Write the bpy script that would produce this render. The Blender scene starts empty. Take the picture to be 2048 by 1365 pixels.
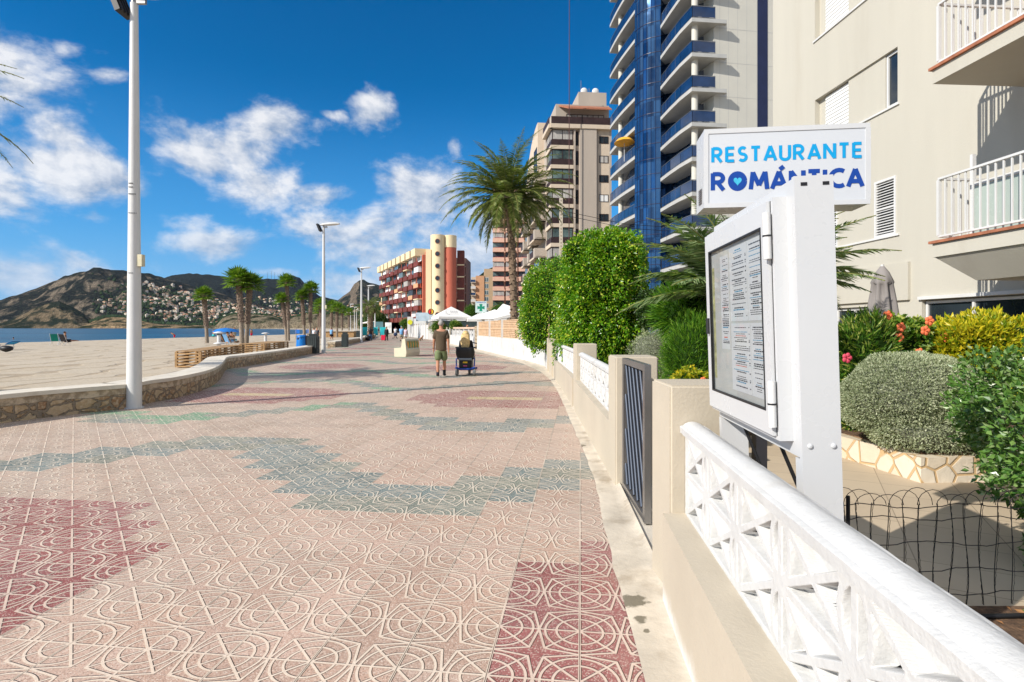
import bpy, bmesh, math, random
import numpy as np
from mathutils import Vector, Matrix, noise
random.seed(7); RNG = np.random.default_rng(11)
sc = bpy.context.scene
COL = sc.collection
R = math.radians

# ---------------------------------------------------------------- camera, sky, sun, exposure
cam_d = bpy.data.cameras.new('camera'); cam = bpy.data.objects.new('camera', cam_d); COL.objects.link(cam)
cam_d.sensor_width = 36; cam_d.lens = 36*1120/2048; cam_d.shift_y = -26.5/2048
cam_d.clip_start = 0.05; cam_d.clip_end = 60000
cam.location = (0, 0, 1.5); cam.rotation_euler = (R(90), 0, 0)
sc.camera = cam
SUN_EL, SUN_AZ = R(33), math.atan2(-.83, -.56)           # the sun stands behind and to the left
sun_dir = Vector((math.sin(SUN_AZ)*math.cos(SUN_EL), math.cos(SUN_AZ)*math.cos(SUN_EL), math.sin(SUN_EL)))
sd = bpy.data.lights.new('sun', 'SUN'); sd.energy = 4.7; sd.angle = R(.5); sd.color = (1, .945, .86)
so = bpy.data.objects.new('sun', sd); COL.objects.link(so)
so.rotation_euler = sun_dir.to_track_quat('Z', 'Y').to_euler(); so.location = (-30, -20, 40)
sc.view_settings.view_transform = 'Standard'; sc.view_settings.look = 'None'
sc.view_settings.exposure = 0.31; sc.view_settings.gamma = 1
sc.cycles.max_bounces = 6; sc.cycles.transparent_max_bounces = 12

class NT:
    """small helper to write node graphs"""
    def __init__(s, nt): s.nt = nt
    def n(s, t, **k):
        x = s.nt.nodes.new(t)
        for a, b in k.items(): setattr(x, a, b)
        return x
    def put(s, sock, v):
        if isinstance(v, bpy.types.NodeSocket): s.nt.links.new(v, sock)
        elif v is not None:
            if hasattr(sock.default_value, '__len__') and not hasattr(v, '__len__'): v = [v]*len(sock.default_value)
            if hasattr(v, '__len__') and len(v) == 3 and len(sock.default_value) == 4: v = (*v, 1)
            sock.default_value = v
    def m(s, op, a, b=None, c=None, clamp=False):
        x = s.n('ShaderNodeMath', operation=op, use_clamp=clamp)
        s.put(x.inputs[0], a)
        if b is not None: s.put(x.inputs[1], b)
        if c is not None: s.put(x.inputs[2], c)
        return x.outputs[0]
    def v(s, op, a, b=None):
        x = s.n('ShaderNodeVectorMath', operation=op); s.put(x.inputs[0], a)
        if b is not None: s.put(x.inputs[3] if op == 'SCALE' else x.inputs[1], b)
        return x.outputs[0]
    def sep(s, a):
        x = s.n('ShaderNodeSeparateXYZ'); s.put(x.inputs[0], a); return x.outputs
    def comb(s, a, b, c):
        x = s.n('ShaderNodeCombineXYZ')
        for i, q in enumerate((a, b, c)): s.put(x.inputs[i], q)
        return x.outputs[0]
    def noise(s, vec, scale, detail=4, rough=.55, dist=0):
        x = s.n('ShaderNodeTexNoise'); s.put(x.inputs['Vector'], vec); x.inputs['Scale'].default_value = scale
        x.inputs['Detail'].default_value = detail; x.inputs['Roughness'].default_value = rough
        x.inputs['Distortion'].default_value = dist; return x.outputs['Fac']
    def vor(s, vec, scale, feature='F1', rand=1):
        x = s.n('ShaderNodeTexVoronoi', feature=feature); s.put(x.inputs['Vector'], vec)
        x.inputs['Scale'].default_value = scale; x.inputs['Randomness'].default_value = rand; return x
    def smooth(s, x_, a, b, o0=0., o1=1.):
        x = s.n('ShaderNodeMapRange', interpolation_type='SMOOTHSTEP'); s.put(x.inputs[0], x_)
        for i, q in enumerate((a, b, o0, o1)): s.put(x.inputs[i+1], q)
        return x.outputs[0]
    def mix(s, f, a, b, mode='MIX'):
        x = s.n('ShaderNodeMix', data_type='RGBA', blend_type=mode); s.put(x.inputs[0], f)
        s.put(x.inputs[6], a); s.put(x.inputs[7], b); return x.outputs[2]
    def ramp(s, f, stops):
        x = s.n('ShaderNodeValToRGB'); s.put(x.inputs[0], f); e = x.color_ramp.elements
        while len(e) < len(stops): e.new(.5)
        for i, (p, c) in enumerate(stops): e[i].position = p; e[i].color = (*c, 1)
        return x.outputs[0]
    def bump(s, h, strength=1, dist=.01):
        x = s.n('ShaderNodeBump'); x.inputs['Strength'].default_value = strength
        x.inputs['Distance'].default_value = dist; s.put(x.inputs['Height'], h); return x.outputs[0]

# sky: Nishita with clouds mixed in by direction (azimuth / elevation)
w = bpy.data.worlds.new('World'); sc.world = w; w.use_nodes = True
T = NT(w.node_tree); bg = w.node_tree.nodes['Background']
sky = T.n('ShaderNodeTexSky', sky_type='NISHITA'); sky.sun_disc = False
sky.sun_elevation = SUN_EL; sky.sun_rotation = SUN_AZ; sky.air_density = 1.0; sky.dust_density = .3; sky.ozone_density = 3
hs = T.n('ShaderNodeHueSaturation'); hs.inputs['Saturation'].default_value = 1.75; hs.inputs['Value'].default_value = .68
hs.inputs['Hue'].default_value = .496
T.put(hs.inputs['Color'], sky.outputs[0])
gm = T.n('ShaderNodeGamma'); gm.inputs[1].default_value = 1.12; T.put(gm.inputs[0], hs.outputs[0])
tc = T.n('ShaderNodeTexCoord'); d = T.sep(tc.outputs['Generated'])
az = T.m('ARCTAN2', d[0], d[1]); el = T.m('ARCSINE', d[2])
p = T.comb(az, T.m('MULTIPLY', el, 1.5), 0)
n1 = T.noise(p, 6.5, 9, .6, .15)
n2 = T.noise(T.v('ADD', p, (-.018, .022, 0)), 6.5, 9, .6, .15)
def ae(x, y):
    a = math.atan2((x-1024)/1120, 1); return a, math.atan2((656-y)/1120, math.hypot(1, (x-1024)/1120))
CL = [(60,345,210,70,1),(110,290,80,60,.8),(40,120,70,60,.8),(20,190,110,90,.75),(225,372,110,42,.8),(430,312,120,58,1),(545,255,72,52,1),(745,222,36,34,.8),(645,398,66,24,.85),
      (440,490,150,34,.72),(70,535,170,44,.75),(165,432,62,22,.7),(860,400,100,62,.95),(850,500,170,70,.95),(960,540,180,110,1),(690,560,110,34,.75),
      (570,542,60,16,.8),(250,155,26,16,.45),(155,95,22,16,.42),(790,470,150,60,.9),(660,226,28,12,.65),(905,285,18,30,.6),(505,370,90,40,.85),
      (350,440,100,30,.55),(560,610,300,30,.6)]
wn = T.n('ShaderNodeTexNoise'); T.put(wn.inputs['Vector'], p); wn.inputs['Scale'].default_value = 3.5; wn.inputs['Detail'].default_value = 5
wo_ = T.sep(T.v('SCALE', T.v('SUBTRACT', wn.outputs['Color'], (.5,.5,.5)), .12)); azw = T.m('ADD', az, wo_[0]); elw = T.m('ADD', el, T.m('MULTIPLY', wo_[1], .6))
acc = None
for x, y, rx, ry, s_ in CL:
    a0, e0 = ae(x, y); a1, _ = ae(x+rx*1.2, y); _, e1 = ae(x, y-ry*1.25)
    u = T.m('DIVIDE', T.m('SUBTRACT', azw, a0), max(a1-a0, .01)); v_ = T.m('DIVIDE', T.m('SUBTRACT', elw, e0), max(e1-e0, .006))
    r2 = T.m('MULTIPLY_ADD', u, u, T.m('MULTIPLY', v_, v_))
    g = T.m('MULTIPLY', T.m('EXPONENT', T.m('MULTIPLY', r2, -.9)), s_)
    acc = g if acc is None else T.m('MAXIMUM', acc, g)
away = T.m('MAXIMUM', T.smooth(T.m('ABSOLUTE', az), .95, 1.3), T.smooth(el, .62, .85))   # white clouds added out of view, behind and overhead, to neutralise blue fill
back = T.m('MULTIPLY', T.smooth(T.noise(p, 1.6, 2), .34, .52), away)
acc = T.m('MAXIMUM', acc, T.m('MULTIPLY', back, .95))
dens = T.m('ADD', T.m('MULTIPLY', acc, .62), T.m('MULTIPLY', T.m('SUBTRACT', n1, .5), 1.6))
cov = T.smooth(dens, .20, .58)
lit = T.m('ADD', T.m('MULTIPLY', T.m('SUBTRACT', n1, n2), 5.0), .60, clamp=True)
thick = T.smooth(dens, .35, .8)
ccol = T.mix(lit, (1.9, 2.5, 3.5), (5.7, 5.7, 5.8))
ccol = T.mix(T.m('MULTIPLY', T.smooth(el, .22, .04), .55), ccol, (2.6, 3.6, 5.0))
above = T.smooth(el, -.02, .01)
low = T.mix(T.m('MULTIPLY', T.smooth(el, .42, .0), .75), gm.outputs[0], (.85, 2.6, 5.5))
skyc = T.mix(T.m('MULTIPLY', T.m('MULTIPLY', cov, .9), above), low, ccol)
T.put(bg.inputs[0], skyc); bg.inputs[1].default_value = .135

# ---------------------------------------------------------------- helpers
def px(x, y, Y): return Vector(((x-1024)*Y/1120, Y, 1.5-(y-656)*Y/1120))
def gp(x, y): Y = 1680/(y-656); return Vector(((x-1024)*Y/1120, Y, 0))
def tag(o, label=None, cat=None, group=None, kind=None):
    if label: o['label'] = label
    if cat: o['category'] = cat
    if group: o['group'] = group
    if kind: o['kind'] = kind
    return o
def thing(name, loc, label, cat, group=None, rz=0):
    o = bpy.data.objects.new(name, None); COL.objects.link(o); o.location = loc; o.rotation_euler = (0, 0, rz)
    o.empty_display_size = .2
    return tag(o, label, cat, group)
def copy_tree(o, parent=None):
    c = o.copy(); COL.objects.link(c); c.parent = parent
    for ch in o.children: copy_tree(ch, c)
    return c
class MB:
    def __init__(s): s.v = []; s.f = []; s.mi = []; s.sm = []
    def add(s, vs, fs, mi=0, smooth=False):
        k = len(s.v); s.v += [tuple(q) for q in vs]
        for f in fs: s.f.append(tuple(i+k for i in f)); s.mi.append(mi); s.sm.append(smooth)
        return s
    def box(s, x0, x1, y0, y1, z0, z1, mi=0):
        return s.add([(x0,y0,z0),(x1,y0,z0),(x1,y1,z0),(x0,y1,z0),(x0,y0,z1),(x1,y0,z1),(x1,y1,z1),(x0,y1,z1)],
            [(0,3,2,1),(4,5,6,7),(0,1,5,4),(1,2,6,5),(2,3,7,6),(3,0,4,7)], mi)
    def obox(s, c, sz, rz=0, rx=0, ry=0, mi=0):
        M_ = Matrix.Translation(c) @ Matrix.Rotation(rz,4,'Z') @ Matrix.Rotation(ry,4,'Y') @ Matrix.Rotation(rx,4,'X')
        a, b, h = sz[0]/2, sz[1]/2, sz[2]/2
        vs = [M_ @ Vector(q) for q in ((-a,-b,-h),(a,-b,-h),(a,b,-h),(-a,b,-h),(-a,-b,h),(a,-b,h),(a,b,h),(-a,b,h))]
        return s.add(vs, [(0,3,2,1),(4,5,6,7),(0,1,5,4),(1,2,6,5),(2,3,7,6),(3,0,4,7)], mi)
    def bar(s, a, b, wd, h, mi=0):
        """box from point a to b, wd wide, h high (centred)"""
        a, b = Vector(a), Vector(b); d = b-a; L = d.length; q = d.to_track_quat('Y', 'Z')
        vs = [a + q @ Vector((x, y, z)) for x, y, z in ((-wd/2,0,-h/2),(wd/2,0,-h/2),(wd/2,L,-h/2),(-wd/2,L,-h/2),(-wd/2,0,h/2),(wd/2,0,h/2),(wd/2,L,h/2),(-wd/2,L,h/2))]
        return s.add(vs, [(0,3,2,1),(4,5,6,7),(0,1,5,4),(1,2,6,5),(2,3,7,6),(3,0,4,7)], mi)
    def prism(s, poly, z0, z1, mi=0, top=True, bot=True):
        n = len(poly); ar = sum(poly[i][0]*poly[(i+1)%n][1]-poly[(i+1)%n][0]*poly[i][1] for i in range(n))
        if ar < 0: poly = poly[::-1]
        vs = [(q[0], q[1], z0) for q in poly]+[(q[0], q[1], z1) for q in poly]
        fs = [(i, (i+1) % n, n+(i+1) % n, n+i) for i in range(n)]
        if top: fs.append(tuple(range(n, 2*n)))
        if bot: fs.append(tuple(range(n-1, -1, -1)))
        return s.add(vs, fs, mi)
    def tube(s, pts, rad, n=8, caps=True, mi=0, smooth=True):
        pts = [Vector(q) for q in pts]
        if not hasattr(rad, '__len__'): rad = [rad]*len(pts)
        vs, up = [], None
        for i, q in enumerate(pts):
            t = (pts[min(i+1, len(pts)-1)]-pts[max(i-1, 0)]).normalized()
            if up is None: up = Vector((0,0,1)) if abs(t.z) < .9 else Vector((1,0,0))
            x = t.cross(up).normalized(); up = x.cross(t).normalized()
            for k in range(n):
                an = 2*math.pi*k/n; vs.append(q+(x*math.cos(an)+up*math.sin(an))*rad[i])
        fs = [(i*n+k, (i+1)*n+k, (i+1)*n+(k+1) % n, i*n+(k+1) % n) for i in range(len(pts)-1) for k in range(n)]
        fs = [f[::-1] for f in fs]
        s.add(vs, fs, mi, smooth)
        if caps:
            s.add(vs[:n], [tuple(range(n))], mi); s.add(vs[-n:], [tuple(range(n-1, -1, -1))], mi)
        return s
    def lathe(s, prof, c=(0,0,0), n=16, mi=0, smooth=True, sx=1, sy=1):
        vs = [(c[0]+r*math.cos(2*math.pi*k/n)*sx, c[1]+r*math.sin(2*math.pi*k/n)*sy, c[2]+z) for r, z in prof for k in range(n)]
        fs = [(i*n+k, i*n+(k+1) % n, (i+1)*n+(k+1) % n, (i+1)*n+k) for i in range(len(prof)-1) for k in range(n)]
        s.add(vs, fs, mi, smooth)
        if prof[0][0] > 1e-4: s.add(vs[:n], [tuple(range(n-1, -1, -1))], mi)
        if prof[-1][0] > 1e-4: s.add(vs[-n:], [tuple(range(n))], mi)
        return s
    def ball(s, c, r, n=12, mi=0, jit=0, M_=None):
        if not hasattr(r, '__len__'): r = (r, r, r)
        m = n//2+1; vs = []
        for i in range(m+1):
            th = math.pi*i/m
            for k in range(n):
                an = 2*math.pi*k/n; q = Vector((math.sin(th)*math.cos(an), math.sin(th)*math.sin(an), math.cos(th)))
                j = 1+jit*noise.noise(q*2.3+Vector(c)*.7)
                q = Vector((q.x*r[0]*j, q.y*r[1]*j, q.z*r[2]*j))
                if M_ is not None: q = M_ @ q
                vs.append(q+Vector(c))
        fs = [(i*n+k, (i+1)*n+k, (i+1)*n+(k+1) % n, i*n+(k+1) % n) for i in range(m) for k in range(n)]
        return s.add(vs, fs, mi, True)
    def quad(s, a, b, c, d_, mi=0): return s.add([a, b, c, d_], [(0,1,2,3)], mi)
    def build(s, name, mat, parent=None, world=True, cols=None):
        me = bpy.data.meshes.new(name)
        off = Vector((0,0,0)); q = parent
        while q is not None and world: off += q.location; q = q.parent
        me.from_pydata([(a-off.x, b-off.y, c-off.z) for a, b, c in s.v] if off.length else s.v, [], s.f)
        for m_ in (mat if isinstance(mat, (list, tuple)) else [mat]): me.materials.append(m_)
        me.polygons.foreach_set('material_index', s.mi); me.polygons.foreach_set('use_smooth', s.sm)
        me.update(); return link(name, me, parent)
def link(name, me, parent=None, loc=(0,0,0), rz=0):
    o = bpy.data.objects.new(name, me); COL.objects.link(o); o.parent = parent; o.location = loc; o.rotation_euler = (0,0,rz); return o
def np_mesh(name, V, F, mat, parent=None, smooth=False, off=None):
    """V (n,3), F (m,k) arrays"""
    me = bpy.data.meshes.new(name); V = np.asarray(V, float); F = np.asarray(F, int)
    if off is not None: V = V-np.asarray(off)
    k = F.shape[1]
    me.vertices.add(len(V)); me.vertices.foreach_set('co', V.ravel())
    me.loops.add(F.size); me.loops.foreach_set('vertex_index', F.ravel())
    me.polygons.add(len(F)); me.polygons.foreach_set('loop_start', np.arange(0, F.size, k))
    me.polygons.foreach_set('use_smooth', np.full(len(F), smooth))
    me.materials.append(mat); me.update(calc_edges=True); me.validate()
    return link(name, me, parent)

# ---------------------------------------------------------------- materials
def base(name):
    m = bpy.data.materials.new(name); m.use_nodes = True; t = NT(m.node_tree)
    b = m.node_tree.nodes['Principled BSDF']; return m, t, b
def M(name, col, rough=.6, metal=0, spec=.4, var=.12, vs=1.5, bump=0., bs=40, dirt=None, dirts=1.2, dirta=.4, emit=None, streak=False):
    m, t, b = base(name); c = t.n('ShaderNodeTexCoord').outputs['Object']
    if streak: c2 = t.v('MULTIPLY', c, (1, 1, .12))
    else: c2 = c
    f = t.noise(c2, vs, 5, .6)
    lo = [q*(1-var) for q in col]; hi = [min(1, q*(1+var)) for q in col]
    o = t.mix(t.smooth(f, .3, .7), lo, hi)
    if dirt is not None:
        o = t.mix(t.m('MULTIPLY', t.smooth(t.noise(c2, dirts, 6, .65), .5, .72), dirta), o, dirt)
    t.put(b.inputs['Base Color'], o); b.inputs['Metallic'].default_value = metal
    b.inputs['Specular IOR Level'].default_value = spec
    t.put(b.inputs['Roughness'], t.m('ADD', t.m('MULTIPLY', t.m('SUBTRACT', f, .5), .25), rough, clamp=True))
    if bump: t.put(b.inputs['Normal'], t.bump(t.noise(c, bs, 4, .6), .6, bump))
    if emit: b.inputs['Emission Color'].default_value = (*emit, 1); b.inputs['Emission Strength'].default_value = 1
    return m
def leafmat(name, stops, rough=.45, trans=.25, spec=.4):
    m, t, b = base(name); g = t.n('ShaderNodeNewGeometry')
    c = t.ramp(g.outputs['Random Per Island'], stops)
    c = t.mix(t.smooth(t.noise(g.outputs['Position'], 1.7, 3), .35, .65), t.mix(1, c, (.84,.86,.82), 'MULTIPLY'), c)
    t.put(b.inputs['Base Color'], c); b.inputs['Roughness'].default_value = rough; b.inputs['Specular IOR Level'].default_value = spec
    tr = t.n('ShaderNodeBsdfTranslucent'); t.put(tr.inputs[0], t.mix(1, c, (1.5, 1.7, .55), 'MULTIPLY'))
    mx = t.n('ShaderNodeMixShader'); mx.inputs[0].default_value = trans
    t.put(mx.inputs[1], b.outputs[0]); t.put(mx.inputs[2], tr.outputs[0])
    t.put(m.node_tree.nodes['Material Output'].inputs[0], mx.outputs[0]); return m
def glassmat(name, col=(.8,.9,.9), rough=.02, alpha=.25, tint=(.02,.03,.035)):
    """thin pane: see-through with a reflecting surface"""
    m, t, b = base(name); tr = t.n('ShaderNodeBsdfTransparent'); tr.inputs[0].default_value = (*col, 1)
    b.inputs['Base Color'].default_value = (*tint, 1); b.inputs['Roughness'].default_value = rough; b.inputs['Specular IOR Level'].default_value = .8
    g_ = t.n('ShaderNodeNewGeometry'); dt = t.n('ShaderNodeVectorMath', operation='DOT_PRODUCT'); t.put(dt.inputs[0], g_.outputs['Normal']); t.put(dt.inputs[1], g_.outputs['Incoming'])
    fr = t.m('MULTIPLY_ADD', t.m('POWER', t.m('SUBTRACT', 1, t.m('ABSOLUTE', dt.outputs['Value']), clamp=True), 5), .94, .06)
    mx = t.n('ShaderNodeMixShader'); t.put(mx.inputs[0], t.m('ADD', fr, alpha, clamp=True))
    t.put(mx.inputs[1], tr.outputs[0]); t.put(mx.inputs[2], b.outputs[0])
    t.put(m.node_tree.nodes['Material Output'].inputs[0], mx.outputs[0]); return m
K = {}
K['white'] = M('white_paint', (.63,.63,.62), .45, var=.03, bump=.002, bs=60, dirt=(.5,.48,.42), dirta=.2)
K['whitewall'] = M('white_masonry', (.57,.57,.56), .8, var=.05, vs=3, bump=.006, bs=45, dirt=(.40,.37,.32), dirta=.45, dirts=1.6, spec=.2)
K['alu'] = M('white_coated_metal', (.56,.57,.58), .28, var=.02, spec=.5, dirt=(.55,.54,.52), dirta=.10)
K['cream'] = M('beige_render', (.50,.44,.345), .8, var=.05, vs=1.1, bump=.004, bs=50, dirt=(.45,.39,.3), dirta=.35)
K['facade'] = M('cream_facade', (.50,.475,.405), .8, var=.05, vs=.5, bump=.004, bs=30, dirt=(.40,.36,.29), dirta=.38, dirts=.8, streak=True)
K['soffit'] = M('balcony_concrete', (.55,.53,.49), .8, var=.06, vs=1, dirt=(.4,.37,.33), dirta=.4)
K['terra'] = M('terracotta_edge', (.34,.13,.07), .8, var=.25, vs=6)
K['dark'] = M('dark_metal', (.02,.02,.022), .45, var=.2)
K['steel'] = M('grey_steel', (.30,.29,.28), .35, metal=.8, var=.1)
K['greysteel'] = M('grey_paint', (.14,.13,.13), .5, var=.1)
K['black'] = M('black_plastic', (.012,.012,.014), .5, var=.2)
K['dglass'] = M('dark_glass', (.02,.028,.035), .06, spec=.8, var=.4, vs=.7)
K['glass'] = glassmat('clear_glass')
K['wood'] = M('weathered_wood', (.36,.22,.10), .75, var=.3, vs=5, bump=.004, bs=30, streak=False)
K['conc'] = M('pale_concrete', (.56,.51,.43), .85, var=.09, vs=3, bump=.006, bs=50, dirt=(.33,.28,.21), dirta=.5, dirts=2)
K['skin'] = M('skin', (.46,.22,.13), .55, var=.06, vs=5)
K['skin2'] = M('tanned_skin', (.36,.17,.09), .55, var=.08, vs=5)
# ---------------------------------------------------------------- ground, sea, promenade
# sand
m, t, b = base('sand'); P = t.n('ShaderNodeNewGeometry').outputs['Position']
s1 = t.noise(P, .35, 5); s2 = t.noise(P, 9, 5, .6); dist = t.noise(P, .12, 3)
w1 = t.n('ShaderNodeTexWave', wave_type='BANDS', bands_direction='X'); t.put(w1.inputs[0], t.v('ADD', P, t.comb(t.m('MULTIPLY', dist, 9), 0, 0)))
w1.inputs['Scale'].default_value = .16; w1.inputs['Distortion'].default_value = 2.5; w1.inputs['Detail'].default_value = 2; w1.inputs['Detail Scale'].default_value = .5
trk = t.smooth(w1.outputs['Fac'], .88, .97)
patch = t.smooth(s1, .48, .62)
c = t.mix(s2, (.44,.37,.28), (.56,.485,.38)); c = t.mix(t.m('MULTIPLY', patch, .35), c, (.45,.36,.25))
c = t.mix(t.m('MULTIPLY', trk, .5), c, (.27,.20,.13))
wet = t.smooth(t.sep(P)[2], -.25, -.6); c = t.mix(t.m('MULTIPLY', wet, .6), c, (.20,.14,.09))
t.put(b.inputs['Base Color'], c); b.inputs['Roughness'].default_value = .95; b.inputs['Specular IOR Level'].default_value = .1
foot = t.vor(P, 3.2).outputs['Distance']
h = t.m('ADD', t.m('MULTIPLY', t.m('MULTIPLY', t.smooth(foot, 0, .5), patch), .35), t.m('ADD', t.m('MULTIPLY', s2, .5), t.m('MULTIPLY', trk, -.5)))
t.put(b.inputs['Normal'], t.bump(h, .8, .06)); K['sand'] = m
SH = [(-66,-200),(-66,75),(-65,140),(-67,172),(-78,215),(-112,330),(-200,560),(-320,800),(-420,1000),(-900,1700),(-900,2600)]
def shore(y):
    for (x0, y0), (x1, y1) in zip(SH, SH[1:]):
        if y <= y1: return x0+(x1-x0)*(y-y0)/(y1-y0)
    return SH[-1][0]
def ground_mesh():
    ys = [-200,-60,-20]+list(np.arange(-10,120,2.))+[130,150,180,220,280,350,450,600,800,1000,1300,1700,2300]
    us = [-60,-30,-14,-8,-5,-3,-1,0,2,5,9,14]+list(np.arange(18,64,2.))+[70,120,250,600,1500,4000]
    V = []; F = []
    for y in ys:
        sx = shore(y)
        for u in us:
            x = sx+u
            if u < 12: z = -.82+(u*.06 if u >= 0 else u*.1)+.01*0
            else: z = -.10+(u-12)*.0008
            if 0 <= u <= 14: z = -.8+.7*min(1, u/11)**.8
            z = max(z, -4)
            if x < -9: z += .03*noise.noise(Vector((x*.3, y*.3, 0)))
            V.append((x, y, min(z, -.04)))
    n = len(us)
    F = [(j*n+i, j*n+i+1, (j+1)*n+i+1, (j+1)*n+i) for j in range(len(ys)-1) for i in range(n-1)]
    return np_mesh('beach_sand', V, F, K['sand'], smooth=True)
tag(ground_mesh(), kind='structure')
# sea
m, t, b = base('sea'); P = t.n('ShaderNodeNewGeometry').outputs['Position']
st = t.noise(t.v('MULTIPLY', P, (.004, .02, 1)), 1, 4)
t.put(b.inputs['Base Color'], t.mix(t.smooth(st, .4, .62), (.003,.025,.05), (.006,.075,.125)))
b.inputs['Roughness'].default_value = .3; b.inputs['Specular IOR Level'].default_value = .2
t.put(b.inputs['Normal'], t.bump(t.noise(t.v('MULTIPLY', P, (.5, 1.3, 1)), 1, 5, .6), .6, .35)); K['sea'] = m
mb = MB(); mb.quad((-16000,-3000,-.8),(3000,-3000,-.8),(3000,20000,-.8),(-16000,20000,-.8)); tag(mb.build('sea_water', K['sea']), kind='structure')
mb = MB()
for i in range(26):
    y = 40+i*7.5+random.uniform(-2, 2); x = shore(y)-.6+random.uniform(-.5,.3); L = random.uniform(2, 6)
    mb.tube([(x, y, -.79), (x+random.uniform(-.3,.3), y+L/2, -.765), (x, y+L, -.79)], [.05,.16,.05], 6)
tag(mb.build('surf_foam', M('foam', (.7,.74,.75), .8)), 'white foam line where the sea meets the sand', 'foam', kind='stuff')

# promenade tiles
TA = R(7.0); TO = Vector((-.459, 2.864, 0)); TS = .4
def uv2w(u, v): return Vector((TO.x+TS*(u*math.cos(TA)+v*math.sin(TA)), TO.y+TS*(-u*math.sin(TA)+v*math.cos(TA)), 0))
def w2uv(x, y):
    dx, dy = x-TO.x, y-TO.y; return (dx*math.cos(TA)-dy*math.sin(TA))/TS, (dx*math.sin(TA)+dy*math.cos(TA))/TS
def tilecol(i, j):
    u, v = i+.5, j+.5
    def per(u, c, T_): return abs((u-c+T_/2) % T_ - T_/2)
    vv = (v+.0) % 45
    if vv > 22.5: vv = 45-vv; 
    jj = math.floor(vv)
    k = int(per(u, -2, 14))
    L, U = 4+max(0, k-1), min(11, 6+k)
    if k == 6: L = 9
    if L <= jj < U: return 'teal'
    L2 = 13+max(0, k-1); U2 = min(20, 15+k-(1 if k > 1 else 0))
    if L2 <= jj < U2: return 'teal'
    du = per(u, -2, 14); dv = abs(vv-22.5)
    if dv < 3.6 and du < 5.2-(dv > 1.2)-(dv > 2.2): return 'yellow' if dv < .9 and du < 2.2 else 'red'
    du = per(u, -9, 14); dv = abs(vv-.5)
    if dv < 4 and du < 4.2-(dv > 1.6)-(dv > 2.6): return 'red'
    return 'base'
# left wall line (foot of the wall, promenade side) and right wall line
LW1 = [gp(*q) for q in ((0,847.8),(88,836),(205,823),(261,816.5),(300,806.5),(352,796.5),(410,779),(436,764),(446,750),(451,741),(460,737.5),(494,732.7),(564,720),(631.5,706.5))]
LW1 = [Vector((-9.7,-3,0)), Vector((-9.4,1,0)), Vector((-8.9,5,0)), Vector((-8.4,7.4,0))]+LW1
LW2 = [gp(*q) for q in ((670,695),(690,691),(712,686),(735,680.7),(752,673))]
def xat(line, y):
    for a, b_ in zip(line, line[1:]):
        if a.y <= y <= b_.y: return a.x+(b_.x-a.x)*(y-a.y)/(b_.y-a.y)
    return None
def leftx(y):
    q = xat(LW1, y)
    if q is None: q = xat(LW2, y)
    if q is None: q = -11.67-(y-33.3)*.2 if y < 43 else -22-(y-98)*.30
    return q
RW = [(.45,-2),(.545,0),(.755,2.37),(.86,3.45),(.97,5.25),(.985,5.8),(1.10,9.5),(1.19,13),(1.24,17),(1.24,19.9),(1.26,21.3),(.75,24.5),(-.35,29),(-1.15,33),(-2.35,38.2),(-4.6,47),(-7.6,60),(-11,72),(-17.2,93),(-31,135),(-70,260)]
RW = [Vector((*q, 0)) for q in RW]
def rightx(y): return xat(RW, y) if y > -2 else .45
m, t, b = base('relief_tiles'); ob = t.n('ShaderNodeTexCoord').outputs['Object']
uvn = t.v('MULTIPLY', ob, (1/TS, 1/TS, 1)); q = t.sep(t.v('ADD', uvn, (.5, .5, 0)))
cx = t.m('ABSOLUTE', t.m('SUBTRACT', t.m('FRACT', q[0]), .5)); cy = t.m('ABSOLUTE', t.m('SUBTRACT', t.m('FRACT', q[1]), .5))
X = t.m('MAXIMUM', cx, cy); Y = t.m('MINIMUM', cx, cy)
r = t.m('SQRT', t.m('MULTIPLY_ADD', X, X, t.m('MULTIPLY', Y, Y)))
d1 = t.m('ABSOLUTE', t.m('SUBTRACT', r, .285)); d2 = t.m('ABSOLUTE', t.m('SUBTRACT', r, .425))
sg = t.m('SUBTRACT', t.m('MULTIPLY_ADD', X, .976, t.m('MULTIPLY', Y, .214)), .488)     # line from (.5,0) to the diagonal vertex
d3 = t.m('ABSOLUTE', sg)
ds = t.m('ADD', t.m('MULTIPLY', t.m('SUBTRACT', X, Y), .707), t.m('MAXIMUM', 0., sg))
da = Y
D = t.m('MINIMUM', t.m('MINIMUM', t.m('MINIMUM', d1, d2), d3), t.m('MINIMUM', ds, da))
ridge = t.smooth(D, .024, .013)
joint = t.m('MULTIPLY', t.smooth(cx, .006, .003), t.smooth(t.noise(ob, 1.1, 4), .40, .56))
vc = t.n('ShaderNodeVertexColor', layer_name='Col').outputs[0]
sp = t.vor(ob, 190).outputs['Color']; spk = t.sep(sp)[0]
wear = t.noise(ob, .7, 5, .6); fine = t.noise(ob, 60, 3)
c = t.mix(t.m('MULTIPLY', t.smooth(spk, .78, .9), .55), vc, (.72,.62,.52))
c = t.mix(t.m('MULTIPLY', t.smooth(spk, .2, .08), .5), c, (.10,.06,.045))
rc = t.mix(.24, (.78,.67,.54), vc)
c = t.mix(t.m('MULTIPLY', ridge, t.smooth(wear, .2, .7, .70, .95)), c, rc)
c = t.mix(t.m('MULTIPLY', t.smooth(wear, .52, .75), .28), c, (.55,.47,.39))
c = t.mix(t.m('MULTIPLY', t.smooth(t.noise(ob, 2.3, 6, .7), .56, .75), .30), c, (.24,.17,.12))
c = t.mix(t.m('MULTIPLY', joint, .75), c, (.05,.04,.03))
gw = t.n('ShaderNodeNewGeometry').outputs['Position']; edge = t.smooth(t.sep(gw)[0], .1, 1.0)
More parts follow.
